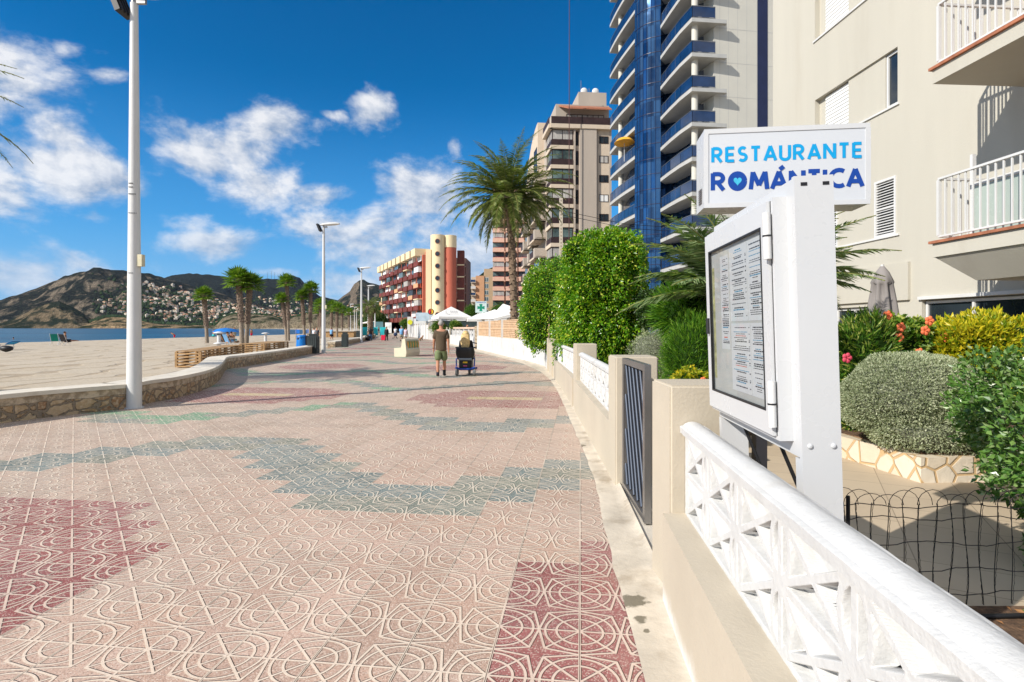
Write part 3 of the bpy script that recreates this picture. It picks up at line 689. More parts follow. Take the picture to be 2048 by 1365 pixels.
# ---------------------------------------------------------------- stroke lettering
def arc(cx, cy, rx, ry, a0, a1, n=9): return [(cx+rx*math.cos(R(a0+(a1-a0)*i/n)), cy+ry*math.sin(R(a0+(a1-a0)*i/n))) for i in range(n+1)]
GL = {'R': (.56, [[(.0,0),(.0,1)], [(0,.94),(.25,.94)]+arc(.25,.70,.24,.24,90,-90)+[(0,.46)], [(.22,.46),(.52,0)]]),
 'E': (.46, [[(0,0),(0,1)], [(0,.94),(.46,.94)], [(0,.5),(.42,.5)], [(0,.06),(.46,.06)]]),
 'F': (.44, [[(0,0),(0,1)], [(0,.94),(.44,.94)], [(0,.5),(.40,.5)]]),
 'S': (.46, [arc(.23,.72,.2,.22,35,270,10)+arc(.23,.28,.22,.22,90,-145,10)]),
 'T': (.54, [[(0,.94),(.54,.94)], [(.27,0),(.27,1)]]),
 'A': (.66, [[(0,0),(.33,.99)], [(.33,.99),(.66,0)], [(.14,.3),(.52,.3)]]),
 'Á': (.66, [[(0,0),(.33,.99)], [(.33,.99),(.66,0)], [(.14,.3),(.52,.3)], [(.36,1.09),(.55,1.27)]]),
 'U': (.54, [[(0,1),(0,.27)]+arc(.27,.27,.27,.24,180,360)+[(.54,1)]]),
 'N': (.58, [[(0,0),(0,1)], [(0,.97),(.58,.03)], [(.58,0),(.58,1)]]),
 'M': (.78, [[(0,0),(.1,1)], [(.1,.98),(.39,.22)], [(.39,.22),(.68,.98)], [(.68,1),(.78,0)]]),
 'I': (.0, [[(0,0),(0,1)]]),
 'C': (.60, [arc(.42,.5,.40,.46,55,305,14)]),
 'O': (.80, [arc(.40,.5,.36,.45,0,360,24)])}
def ribbon(mb, pts, wd, f, lift):
    pts = [q for i, q in enumerate(pts) if not i or (Vector(q)-Vector(pts[i-1])).length > 1e-5]
    n = len(pts); L, Rr = [], []
    for i in range(n):
        a, b_, c_ = Vector(pts[max(i-1,0)]), Vector(pts[i]), Vector(pts[min(i+1,n-1)])
        d0 = (b_-a).normalized() if i else (c_-b_).normalized(); d1 = (c_-b_).normalized() if i < n-1 else d0
        nn = Vector((-(d0.y+d1.y), d0.x+d1.x)); nn.normalize(); cs = max(.62, nn.dot(Vector((-d0.y, d0.x)))); nn = nn*(wd/2/cs)
        L.append(b_+nn); Rr.append(b_-nn)
    vs = [f(q.x, q.y, lift) for q in L]+[f(q.x, q.y, lift) for q in Rr]
    mb.add(vs, [(i, n+i, n+i+1, i+1) for i in range(n-1)])
def text(mb, s, x0, x1, z0, h, wd, f, gap=.26, lift=.0012):
    tot = sum(GL[c_][0]+gap for c_ in s)-gap; k = (x1-x0)/(tot*h); x = x0; spots = {}
    for c_ in s:
        for q, st in enumerate(GL[c_][1]): ribbon(mb, [(x+a*h*k, z0+b_*h) for a, b_ in st], wd, f, lift+q*.0006)
        spots[c_] = (x, GL[c_][0]*h*k); x += (GL[c_][0]+gap)*h*k
    return spots
K['cyan'] = M('cyan_lettering', (.0,.30,.62), .4, var=.03); K['navy'] = M('navy_lettering', (.005,.05,.29), .4, var=.03)
K['panelw'] = M('sign_face', (.55,.575,.61), .35, var=.02); K['teall'] = M('heart_teal', (.05,.42,.62), .4, var=.15, vs=20)
# hanging light-box sign
sA, sB = Vector((1.03, 3.0, 0)), Vector((1.856, 2.90, 0)); sd_ = (sB-sA); SL = sd_.length; sd_.normalize(); sn = Vector((sd_.y, -sd_.x, 0))   # sn points to the camera
sg_ = thing('restaurant_sign', (1.44, 3.05, 0), 'white lightbox sign with blue restaurant lettering above the menu case', 'sign')
def SF(x, z, lift): q = sA+sd_*x+sn*lift; return (q.x, q.y, z)
mb = MB(); Z0, Z1 = 2.145, 2.560; fr = .022
def fbox(mb, a, b_, z0, z1, n0, n1, mi=0):
    vs = [SF(a, z0, n1), SF(b_, z0, n1), SF(b_, z0, n0), SF(a, z0, n0), SF(a, z1, n1), SF(b_, z1, n1), SF(b_, z1, n0), SF(a, z1, n0)]
    mb.add(vs, [(0,3,2,1),(4,5,6,7),(0,1,5,4),(1,2,6,5),(2,3,7,6),(3,0,4,7)], mi)
fbox(mb, 0, SL, Z0, Z1, -.20, -.012); 
for a, b_, c_, d_ in ((0, SL, Z0-.003, Z0+fr), (0, SL, Z1-fr, Z1+.003), (-.003, fr, Z0+fr, Z1-fr), (SL-fr, SL+.003, Z0+fr, Z1-fr)): fbox(mb, a, b_, c_, d_, -.0118, 0)
mb.build('sign_box', K['alu'], sg_)
mb = MB(); fbox(mb, fr, SL-fr, Z0+fr, Z1-fr, -.0115, -.004); mb.build('sign_panel', K['panelw'], sg_)
mb = MB(); text(mb, 'RESTAURANTE', .045, .79, 2.385, .078, .0165, SF, .30, -.0028); mb.build('lettering', K['cyan'], sg_)
mb = MB(); spots = text(mb, 'ROMÁNTICA', .045, .795, 2.235, .092, .0225, SF, .24, -.0028)
x_, w_ = spots['O']; c0 = (x_+w_/2, 2.281)
mb.add([SF(c0[0]+.036*math.cos(2*math.pi*i/24), c0[1]+.043*math.sin(2*math.pi*i/24), -.0022) for i in range(24)], [tuple(range(24))]); mb.build('lettering', K['navy'], sg_)
mb = MB(); hp = []
for i in range(28):
    t_ = 2*math.pi*i/28; hp.append((16*math.sin(t_)**3, 13*math.cos(t_)-5*math.cos(2*t_)-2*math.cos(3*t_)-math.cos(4*t_)))
mb.add([SF(c0[0]+a*.0013, c0[1]+b_*.0015, -.0012) for a, b_ in hp][::-1], [tuple(range(28))]); mb.build('heart', K['teall'], sg_)
mb = MB(); mb.box(1.335, 1.395, 3.06, 3.12, 0, 2.15); mb.build('sign_post', K['greysteel'], sg_)
mb = MB()
for i in range(7): fbox(mb, -.0062, -.003, 2.18+i*.012, 2.186+i*.012, -.12, -.05)
mb.build('vent', K['greysteel'], sg_)
# menu case
mc = thing('menu_case', (1.01, 2.0, 0), 'white metal menu case with glazed door standing over the near balustrade', 'menu case')
mc.rotation_euler = (0, R(-1.7), R(-4.0))
def bev(o, off, seg, sel):
    bm = bmesh.new(); bm.from_mesh(o.data); bmesh.ops.remove_doubles(bm, verts=bm.verts, dist=1e-6)
    ed = [e for e in bm.edges if sel(e)]; bmesh.ops.bevel(bm, geom=ed, offset=off, segments=seg, affect='EDGES')
    for f in bm.faces: f.smooth = True
    bm.to_mesh(o.data); bm.free()
    try: o.data.set_sharp_from_angle(angle=R(25))
    except Exception: pass
def L_(mb, name, mat, par=mc): return mb.build(name, mat, par, world=False)
mb = MB(); mb.box(0, .16, .0, .96, 1.035, 2.03); o = L_(mb, 'case_body', K['alu'])
bev(o, .05, 6, lambda e: all(v.co.x < .001 for v in e.verts))
mb = MB(); mb.box(.048, .182, -.022, -.002, 0, 2.035); mb.box(.048, .182, -.0018, .035, 0, 1.03); o = L_(mb, 'leg', K['alu'])
mb = MB(); mb.box(.048, .182, .925, .962, 0, 1.03); L_(mb, 'leg', K['alu'])
for x_ in (.075, .155):
    mb = MB(); mb.ball((x_, -.0235, 1.08), (.010, .005, .010), 10); L_(mb, 'screw', K['alu'])
mb = MB(); 
for x_ in (.07, .145): mb.box(x_, x_+.022, -.0235, -.0225, 2.0, 2.012)
L_(mb, 'slot', K['black'])
mb = MB(); y0, y1, z0, z1 = .075, .905, 1.10, 1.97; gy0, gy1, gz0, gz1 = .135, .845, 1.185, 1.885
for a, b_, c_, d_ in ((y0, y1, z0, gz0), (y0, y1, gz1, z1), (y0, gy0, gz0, gz1), (gy1, y1, gz0, gz1)): mb.box(-.014, -.001, a, b_, c_, d_)
door = L_(mb, 'door', K['alu'])
mb = MB(); q = .008
for a, b_, c_, d_ in ((gy0, gy1, gz0, gz0+q), (gy0, gy1, gz1-q, gz1), (gy0, gy0+q, gz0+q, gz1-q), (gy1-q, gy1, gz0+q, gz1-q)): mb.box(-.0165, -.006, a, b_, c_, d_)
L_(mb, 'seal', K['black'], door)
mb = MB(); mb.quad((-.0075, gy1-q, gz0+q), (-.0075, gy0+q, gz0+q), (-.0075, gy0+q, gz1-q), (-.0075, gy1-q, gz1-q)); L_(mb, 'glass_pane', glassmat('case_glass', (.95,.96,.96), alpha=.10), door)
mb = MB(); mb.tube([(-.02, y1-.035, 1.47), (-.02, y1-.035, 1.55)], .011, 8); L_(mb, 'lock', K['dark'], door)
for zc in (1.22, 1.84):
    mb = MB(); mb.tube([(-.019, .062, zc-.085), (-.019, .062, zc+.085)], .0145, 12); mb.tube([(-.019, .062, zc-.003), (-.019, .062, zc+.003)], .016, 12, mi=1); L_(mb, 'hinge', [K['white'], K['black']])
mb = MB(); mb.box(-.0008, .0002, .068, .073, 1.10, 1.97); L_(mb, 'door_gap', K['black'])
# menu sheets with printed lines
mb = MB(); mb.box(-.0012, -.0006, gy0, gy1, gz0, gz1); L_(mb, 'backing', M('case_backing', (.56,.57,.55), .7))
K['paper'] = M('paper', (.68,.70,.72), .7, var=.03); K['print'] = M('print', (.03,.03,.045), .8, var=.2); K['printb'] = M('print_blue', (.02,.25,.45), .8); K['printr'] = M('print_red', (.65,.08,.03), .8)
sheets = [(.58,.70,1.40,1.84),(.155,.33,1.53,1.86),(.335,.56,1.53,1.86),(.155,.31,1.22,1.52),(.315,.56,1.22,1.52)]
for a, b_, c_, d_ in sheets:
    sh_ = MB(); sh_.box(-.0022, -.0014, a, b_, c_, d_); s_o = L_(sh_, 'menu_sheet', K['paper'])
    pm = MB(); z = d_-.02
    while z > c_+.02:
        wd = random.uniform(.35, .8)*(b_-a); mid = (a+b_)/2; hh = random.choice((.003, .003, .005)); mi = 1 if random.random() < .16 else 2 if random.random() < .06 else 0
        y = mid-wd/2
        while y < mid+wd/2-.005:
            l_ = random.uniform(.006, .024); pm.box(-.0026, -.0023, y, min(y+l_, mid+wd/2), z, z+hh, mi); y += l_+.004
        if random.random() < .7 and not mi: pm.box(-.0026, -.0023, a+.008, a+.02, z, z+hh)
        z -= random.choice((.0085, .0085, .0085, .019))
    L_(pm, 'print', [K['print'], K['printb'], K['printr']], s_o)
mb = MB(); mb.box(-.0022, -.0014, .80, .835, 1.25, 1.80); L_(mb, 'menu_sheet', M('coloured_strip', (.45,.45,.22), .7, var=.5, vs=20))
for ya in (.34, .78):
    mb = MB(); mb.tube([(.1, ya, 1.05), (.45, ya-.15, .0)], .008, 6); L_(mb, 'brace', K['black'])

# ---------------------------------------------------------------- white wall with orange lattice panels
K['orange'] = M('clay_lattice', (.62,.43,.27), .8, var=.15, vs=4, dirt=(.75,.6,.42), dirta=.5)
ww = thing('white_wall', (-.35, 29, 0), 'long white wall topped with orange lattice panels behind the walkers', 'wall')
mb = MB(); line_wall(mb, 19.5, 38.4, 0, .97, .22, 40); mb.build('wall_base', K['whitewall'], ww)
pys = [22.4, 26.2, 30.0, 34.0, 38.2]
for y in pys:
    x = rightx(y); mb = MB(); mb.box(x-.03, x+.27, y-.17, y+.17, .971, 2.0); mb.box(x-.05, x+.29, y-.19, y+.19, 2.0, 2.04); mb.build('post', K['whitewall'], ww)
for a, b_ in zip([19.5]+pys, pys):
    mb = MB(); n_ = 19; ya, yb = a+.18, b_-.18
    A_, B_ = Vector((rightx(ya)+.06, ya, 0)), Vector((rightx(yb)+.06, yb, 0)); 
    for i in range(n_+1): q = A_.lerp(B_, i/n_); mb.bar(q+Vector((0,0,.975)), q+Vector((0,0,1.90)), .035, .035)
    for j in range(11): z = .99+j*.09; mb.bar(A_+Vector((0,0,z)), B_+Vector((0,0,z)), .035 if j != 5 else .09, .035 if j != 5 else .06)
    mb.build('lattice_panel', K['orange'], ww)
# balustrade terrace wall and stone pier
ws = thing('terrace_wall', (-4, 43, 0), 'white terrace wall with a pale balustrade left of the lattice wall', 'wall')
mb = MB(); line_wall(mb, 39.3, 52, 0, .85, .3, 12); mb.build('wall_base', K['whitewall'], ws)
mb = MB(); line_wall(mb, 39.3, 52, 1.42, 1.55, .3, 12, -.02); mb.build('top_rail', M('terrace_rail', (.62,.45,.33), .8), ws)
for i in range(17):
    y = 39.8+i*.72; x = rightx(y)+.15; mb = MB()
    mb.lathe([(.07,.85),(.07,.92),(.035,.98),(.09,1.12),(.08,1.2),(.035,1.32),(.07,1.38),(.07,1.42)], (x, y, 0), 10) if i % 3 else mb.box(x-.14, x+.14, y-.12, y+.12, .851, 1.419)
    mb.build('baluster' if i % 3 else 'post', K['whitewall'], ws)
mb = MB(); x = rightx(38.8); mb.box(x-.06, x+.4, 38.45, 39.25, 0, 1.62); tag(mb.build('stone_pier', K['rubble']), 'rubble stone pier between the balustrade and the white wall', 'pier')
# ---------------------------------------------------------------- buildings
def wall_open(mb, A, B, z0, z1, ops, dep=.15, mi=0, nrm=None):
    """wall A->B (xy) with rectangular recesses ops=[(s0,s1,za,zb)]; outward normal to the right of A->B unless given"""
    A, B = Vector((*A[:2], 0)), Vector((*B[:2], 0)); L = (B-A).length; d_ = (B-A).normalized(); n = nrm or Vector((d_.y, -d_.x, 0))
    S = sorted({0, L, *[o_[0] for o_ in ops], *[o_[1] for o_ in ops]}); Z = sorted({z0, z1, *[o_[2] for o_ in ops], *[o_[3] for o_ in ops]})
    def P_(s_, z, q=0): v = A+d_*s_-n*q; return (v.x, v.y, z)
    for a, b_ in zip(S, S[1:]):
        for c_, e_ in zip(Z, Z[1:]):
            ms, mz = (a+b_)/2, (c_+e_)/2
            if any(o_[0] < ms < o_[1] and o_[2] < mz < o_[3] for o_ in ops): continue
            mb.quad(P_(a, c_), P_(b_, c_), P_(b_, e_), P_(a, e_), mi)
    for s0, s1, za, zb in ops:
        mb.quad(P_(s0,za), P_(s0,zb), P_(s0,zb,dep), P_(s0,za,dep), mi); mb.quad(P_(s1,za), P_(s1,za,dep), P_(s1,zb,dep), P_(s1,zb), mi)
        mb.quad(P_(s0,za), P_(s0,za,dep), P_(s1,za,dep), P_(s1,za), mi); mb.quad(P_(s0,zb), P_(s1,zb), P_(s1,zb,dep), P_(s0,zb,dep), mi)
        mb.quad(P_(s0,za,dep), P_(s0,zb,dep), P_(s1,zb,dep), P_(s1,za,dep), mi)
class Plane:
    """a vertical facade plane: at(s, o, z) = point s along, o in front of it"""
    def __init__(s, A, B): s.A = Vector((*A[:2], 0)); s.B = Vector((*B[:2], 0)); s.d = (s.B-s.A).normalized(); s.n = Vector((s.d.y, -s.d.x, 0)); s.L = (s.B-s.A).length
    def at(s, a, o=0, z=0): v = s.A+s.d*a+s.n*o; return Vector((v.x, v.y, z))
    def box(s, mb, s0, s1, o0, o1, z0, z1, mi=0):
        q = [s.at(s0,o1,z0), s.at(s1,o1,z0), s.at(s1,o0,z0), s.at(s0,o0,z0), s.at(s0,o1,z1), s.at(s1,o1,z1), s.at(s1,o0,z1), s.at(s0,o0,z1)]
        mb.add(q, [(0,3,2,1),(4,5,6,7),(0,1,5,4),(1,2,6,5),(2,3,7,6),(3,0,4,7)], mi); return mb
def win(pl, par, s0, s1, z0, z1, o=.0, fr=.06, mat_f=None, mat_g=None, name='window', bars=1, th=.05):
    mb = MB(); pl.box(mb, s0, s1, o, o+th, z0, z0+fr); pl.box(mb, s0, s1, o, o+th, z1-fr, z1)
    for i in range(bars+1):
        c_ = s0+(s1-s0-fr)*i/bars; pl.box(mb, c_, c_+fr, o, o+th, z0+fr, z1-fr)
    f = mb.build(name, mat_f or K['white'], par)
    mb = MB(); pl.box(mb, s0+.01, s1-.01, o-.02, o+.015, z0+.01, z1-.01); mb.build('pane', mat_g or K['dglass'], f); return f

# --- cream apartment house at the right
FA = Plane((9.5-.08*17.4, 17.4), (9.5-.08*(-3), -3))      # far corner towards the camera; outward = -X side
if FA.n.x > 0: FA.n = -FA.n
def sY(y): return (17.4-y)/abs(FA.d.y)
ap = thing('apartment_house', (9, 8, 0), 'near cream rendered apartment house with balconies and white shutters', 'building')
ops = []
for k in range(4):
    zs = 3.58+2.88*k
    if k == 0: ops += [(sY(15.05), sY(14.35), zs, zs+1.3), (sY(13.05), sY(12.4), zs, zs+1.3)]
    else: ops.append((sY(15.3), sY(12.36), zs, zs+1.25))
ops += [(sY(14.5), sY(12.5), .5, 2.0), (sY(11.7), sY(2), .5, 2.08)]
for k in range(4): ops.append((sY(8.3), sY(4.5), 3.0+2.9*k, 5.3+2.9*k))
mb = MB(); wall_open(mb, FA.A, FA.B, 0, 15.4, ops, .14, nrm=FA.n)
mb.quad(FA.at(0,0,0), FA.at(0,0,15.4), FA.at(0,-12,15.4), FA.at(0,-12,0)); mb.quad(FA.at(0,0,15.4), FA.at(FA.L,0,15.4), FA.at(FA.L,-12,15.4), FA.at(0,-12,15.4))
mb.build('wall', K['facade'], ap)
mb = MB(); FA.box(mb, sY(15.5), sY(12.0), .001, .06, 2.1, 2.92); mb.build('ledge', K['facade'], ap)
mb = MB(); FA.box(mb, -.3, FA.L, -12, .25, 15.41, 15.7); mb.build('roof', K['facade'], ap)
K['shut'] = M('white_shutter', (.74,.74,.72), .5, var=.04)
for k in range(4):
    zs = 3.58+2.88*k
    if k:
        mb = MB(); n_ = 26
        for i in range(n_): z = zs+.03+i*1.19/n_; FA.box(mb, sY(15.0), sY(14.05), -.135, -.10-.012*(i % 2), z, z+1.19/n_-.003)
        mb.build('roller_shutter', K['shut'], ap)
        mb = MB(); FA.box(mb, sY(14.02), sY(12.78), -.139, -.05, zs, zs+1.25); mb.build('infill_panel', K['facade'], ap)
        win(FA, ap, sY(12.77), sY(12.38), zs+.02, zs+1.23, -.12, .05)
    else:
        for a, b_ in ((15.05, 14.35), (13.05, 12.4)):
            mb = MB(); s0, s1 = sY(a), sY(b_); FA.box(mb, s0, s0+.05, -.12, .02, zs, zs+1.3); FA.box(mb, s1-.05, s1, -.12, .02, zs, zs+1.3)
            FA.box(mb, s0+.05, s1-.05, -.12, .02, zs, zs+.05); FA.box(mb, s0+.05, s1-.05, -.12, .02, zs+1.25, zs+1.3); FA.box(mb, s0+.05, s1-.05, -.12, .015, zs+.62, zs+.66)
            f = mb.build('louvred_shutter', K['white'], ap)
            mb = MB()
            for i in range(19):
                z = zs+.09+i*.062; q = [FA.at(s0+.05,-.06,z+.03), FA.at(s1-.05,-.06,z+.03), FA.at(s1-.05,.005,z-.012), FA.at(s0+.05,.005,z-.012)]
                mb.add(q+[v+Vector((0,0,.008)) for v in q], [(0,1,2,3),(7,6,5,4),(3,2,6,7),(1,0,4,5)])
            mb.build('slats', K['white'], f)
            mb = MB(); FA.box(mb, s0+.05, s1-.05, -.135, -.11, zs+.05, zs+1.25); mb.build('pane', K['dglass'], f)
    mb = MB(); FA.box(mb, sY(15.35), sY(12.3), .001, .035, zs-.045, zs-.002); mb.build('sill', K['white'], ap)
    # balcony doors behind the balconies
    win(FA, ap, sY(8.3)+.02, sY(4.5)-.02, 3.02+2.9*k, 5.28+2.9*k, -.12, .07, bars=3, name='balcony_door')
win(FA, ap, sY(14.5)+.02, sY(12.5)-.02, .52, 1.98, -.12, .05, bars=3, name='ground_window')
win(FA, ap, sY(11.7)+.02, sY(2)-.02, .52, 2.05, -.12, .05, bars=9, name='ground_window')
mb = MB(); FA.box(mb, sY(11.75), sY(2), .001, .06, 2.085, 2.15); mb.build('window_rail', K['white'], ap)
BX = Plane((7.06-.0*9.4, 9.4), (7.06+.08*9.4*.9, -1)); 
if BX.n.x > 0: BX.n = -BX.n
for k, zt in enumerate((2.95, 5.86, 8.77, 11.68)):
    mb = MB(); dpt = -(9.5-.08*9.4-7.06)+.06
    BX.box(mb, 0, 9, dpt, 0, zt-.27, zt-.045)
    slab = mb.build('balcony', K['soffit'] if 0 else K['facade'], ap)
    mb = MB(); BX.box(mb, -.04, 9, dpt, .045, zt-.044, zt); mb.build('terracotta_edge', K['terra'], slab)
    if k == 0:
        mb = MB(); a, b_, c_, e_ = BX.at(.45,-.35,2.26), BX.at(9,-.35,2.26), BX.at(9,dpt,2.26), BX.at(.45,dpt,2.26)
        a2, b2, c2, e2 = BX.at(.02,-.02,2.679), BX.at(9,-.02,2.679), BX.at(9,dpt,2.679), BX.at(.02,dpt,2.679)
        mb.add([a,b_,c_,e_,a2,b2,c2,e2], [(0,3,2,1),(0,1,5,4),(1,2,6,5),(3,0,4,7)]); mb.build('tapered_beam', K['facade'], slab)
    mb = MB()
    mb.bar(BX.at(.06,-.06,zt+1.03), BX.at(9,-.06,zt+1.03), .05, .035); mb.bar(BX.at(.06,-.06,zt+.07), BX.at(9,-.06,zt+.07), .04, .03)
    mb.bar(BX.at(.06,-.085,zt+1.03), BX.at(.06,dpt,zt+1.03), .05, .035); mb.bar(BX.at(.06,-.085,zt+.07), BX.at(.06,dpt,zt+.07), .04, .03)
    for i in range(70): q = BX.at(.06+i*.128, -.06, 0); mb.bar(q+Vector((0,0,zt+.085)), q+Vector((0,0,zt+1.012)), .022 if i else .05, .022 if i else .05)
    for i in range(1, 12): q = BX.at(.06, -.06-i*.128, 0); mb.bar(q+Vector((0,0,zt+.085)), q+Vector((0,0,zt+1.012)), .022, .022)
    mb.build('railing', K['white'], slab)
    if k == 0:
        gm_ = M('frosted_green_glass', (.36,.42,.38), .25, var=.05, spec=.6)
        for a in range(5):
            mb = MB(); s0 = .35+a*1.0; BX.box(mb, s0, s0+.96, -.36, -.34, zt+.05, zt+.82); gq = mb.build('glass_screen', gm_, slab)
            mb = MB(); BX.box(mb, s0, s0+.05, -.40, -.335, zt+.0, zt+1.35); BX.box(mb, s0+.051, s0+.96, -.40, -.335, zt+.83, zt+.88); mb.build('frame', K['white'], gq)

# --- generic balcony
def balc(par, pl, s0, s1, dp, z, mats, h=1.0, th=.25, rail='solid', name='balcony'):
    mb = MB(); pl.box(mb, s0, s1, 0, dp, z-th, z); b_ = mb.build(name, mats[0], par)
    mb = MB(); pl.box(mb, s0+.02, s1-.02, dp-.12, dp-.02, z+.001, z+h); pl.box(mb, s0+.02, s0+.12, .01, dp-.121, z+.001, z+h); pl.box(mb, s1-.12, s1-.02, .01, dp-.121, z+.001, z+h)
    mb.build('railing', mats[1], b_); return b_

# --- blue glass tower
m, t, b = base('blue_curtain_glass'); P = t.n('ShaderNodeNewGeometry').outputs['Position']; sp_ = t.sep(P)
pan = t.n('ShaderNodeTexWhiteNoise', noise_dimensions='3D'); t.put(pan.inputs[0], t.comb(t.m('FLOOR', t.m('MULTIPLY', t.m('SUBTRACT', sp_[0], sp_[1]), 1.35)), 0, t.m('FLOOR', t.m('DIVIDE', sp_[2], 1.45))))
c = t.mix(pan.outputs[0], (.006,.035,.10), (.035,.12,.27))
t.put(b.inputs['Base Color'], c); b.inputs['Metallic'].default_value = .6; b.inputs['Roughness'].default_value = .05; b.inputs['Specular IOR Level'].default_value = 1
t.put(b.inputs['Normal'], t.bump(t.noise(P, .35, 2), .15, .3)); K['bluegl'] = m
K['railgl'] = M('blue_rail_glass', (.008,.028,.085), .08, spec=.8, var=.3, vs=.6); K['towerw'] = M('tower_cladding', (.56,.54,.47), .6, var=.03, vs=.5)
K['slab'] = M('tower_slab', (.42,.42,.40), .8, var=.06); K['navyp'] = M('navy_cladding', (.012,.018,.06), .4, var=.1)
K['reveal'] = M('dim_interior', (.05,.055,.065), .4, var=.5, vs=.8)
tw = thing('glass_tower', (15, 50, 0), 'tall tower with blue glass curve and stacks of blue-railed balconies', 'building')
H0, NF, FH = 1.2, 15, 2.9
W = [(22.6,48.4),(17.1,47.5),(15.75,53.6)]
def cyl(a, b_, bulge, n=7):
    a, b_ = Vector(a), Vector(b_); d_ = b_-a; nn = Vector((-d_.y, d_.x)).normalized()
    if nn.dot(Vector((-1,-1))) < 0: nn = -nn
    return [a+d_*(i/n)+nn*bulge*math.sin(math.pi*(i/n)) for i in range(n+1)]
cur = cyl((14.15,53.3), (12.15,55.4), .45)
left = [(13.2,56.3),(12.6,60),(12.9,65)]
HT = H0+NF*FH+4
mb = MB(); pl = Plane(W[1], W[0]); 
if pl.n.y > 0: pl.n = -pl.n
mb.quad(pl.at(0,0,0), pl.at(pl.L,0,0), pl.at(pl.L,0,HT), pl.at(0,0,HT)); mb.quad((17.1,47.5,0),(17.1,47.5,HT),(16.6,49.2,HT),(16.6,49.2,0)); mb.quad((22.6,48.4,0),(22.6,48.4,HT),(22.6,66,HT),(22.6,66,0))
mb.build('clad_wall', K['towerw'], tw)
mb = MB()
for s_ in (.0, .55, 1.35, 2.2, 3.05, 4.0): pl.box(mb, s_, s_+.025, .001, .004, 0, HT)
for i in range(NF+2): z = H0+i*FH-.35; pl.box(mb, 0, pl.L, .0045, .007, z, z+.03)
mb.build('panel_joints', K['slab'], tw)
mb = MB(); pl.box(mb, 4.05, 5.0, .009, .03, 0, HT); mb.build('navy_strip', K['navyp'], tw)
mb = MB(); 
def vface(mb, pts, z0, z1): 
    for a, b_ in zip(pts, pts[1:]): mb.quad((a[0],a[1],z0),(b_[0],b_[1],z0),(b_[0],b_[1],z1),(a[0],a[1],z1))
vface(mb, [(16.6,49.2), W[2], (14.9,54.4), cur[0]], 0, HT); mb.build('glass_wall', K['bluegl'], tw)
mb = MB(); vface(mb, [cur[-1]]+left, 0, HT); mb.build('glass_wall', K['bluegl'], tw)
mb = MB(); vface(mb, cur, -.5, HT); mb.build('curved_glass', K['bluegl'], tw)
mb = MB()
for q in cur[1:-1]: mb.bar((q[0]-.02,q[1]-.02,0), (q[0]-.02,q[1]-.02,HT), .03, .03)
for i in range(int(HT/1.45)):
    for a, b_ in zip(cur, cur[1:]): mb.bar((a[0]-.01,a[1]-.01,i*1.45+.3), (b_[0]-.01,b_[1]-.01,i*1.45+.3), .04, .05)
mb.build('mullions', K['navyp'], tw)
mb = MB(); mb.prism([W[0], W[1], (16.6,49.2), W[2], (14.9,54.4)]+[tuple(q) for q in cur]+left+[(22.6,66)], HT, HT+.3); mb.build('roof', K['slab'], tw)
rpoly = [(17.3,47.2),(18.0,47.3),(18.0,46.9),(14.95,46.55),(14.55,48.6),(14.3,50.8),(14.1,53.2),(14.8,54.2),(15.7,53.5),(16.55,49.2),(17.05,47.6)]
lpoly = [(12.25,55.4)]+[(12.25-1.15*math.sin(R(75*i/8))**1.0*1.0-.0, 55.4+8.4*(i/8)) for i in range(1, 9)]+[(12.8,64),(13.1,56.2)]
def rail_along(par, pts, z, mat=None, h=1.02):
    mb = MB()
    for a, b_ in zip(pts, pts[1:]): mb.bar((a[0],a[1],z+.55), (b_[0],b_[1],z+.55), .02, .85)
    g_ = mb.build('glass_railing', mat or K['railgl'], par)
    mb = MB()
    for a, b_ in zip(pts, pts[1:]):
        mb.bar((a[0],a[1],z+h), (b_[0],b_[1],z+h), .06, .05); mb.bar((a[0],a[1],z+.07), (b_[0],b_[1],z+.07), .04, .04)
        n_ = max(1, int((Vector(b_)-Vector(a)).length/1.1))
        for i in range(n_+1): q = Vector(a).lerp(Vector(b_), i/n_); mb.bar((q.x,q.y,z+.02), (q.x,q.y,z+h), .03, .03)
    mb.build('handrail', K['steel'], g_)
rr = [(17.0,46.85),(15.0,46.62),(14.62,48.6),(14.37,50.8),(14.2,53.1)]; lr = [(q[0]+.07, q[1]) for q in lpoly[:9]]
for i in range(NF):
    z = H0+i*FH
    mb = MB(); mb.prism(rpoly, z-.32, z); b_ = mb.build('balcony', K['slab'], tw); rail_along(b_, rr, z)
    mb = MB(); mb.lathe([(.27, z+.001-FH*0), (.27, z+FH-.321)], (15.45, 47.35, 0), 14); mb.build('column', K['towerw'], b_)
    mb = MB(); mb.bar((15.6,48.9,z+1.1), (16.5,48.2,z+1.1), .05, 2.15); mb.build('sliding_door', K['reveal'], b_)
    mb = MB(); mb.prism(lpoly, z-.32, z); b_ = mb.build('balcony', K['slab'], tw); rail_along(b_, lr, z)
    mb = MB(); mb.lathe([(.27, z+.001), (.27, z+FH-.321)], (11.95, 61.5, 0), 12); mb.build('column', K['towerw'], b_)
tz = H0+FH*6
q = thing('parasol', (11.55, 58, H0+FH*6), 'yellow parasol open on a tower balcony', 'parasol'); mb = MB(); mb.lathe([(1.3,1.9),(.9,2.25),(.0,2.55)], (11.55,57.6,H0+FH*6), 14, sx=.8); mb.build('canopy', M('yellow_canvas', (.75,.38,.03), .7), q); MB().tube([(11.55,57.6,H0+FH*6+.002), (11.55,57.6,H0+FH*6+2.5)], .03, 6).build('pole', K['white'], q)

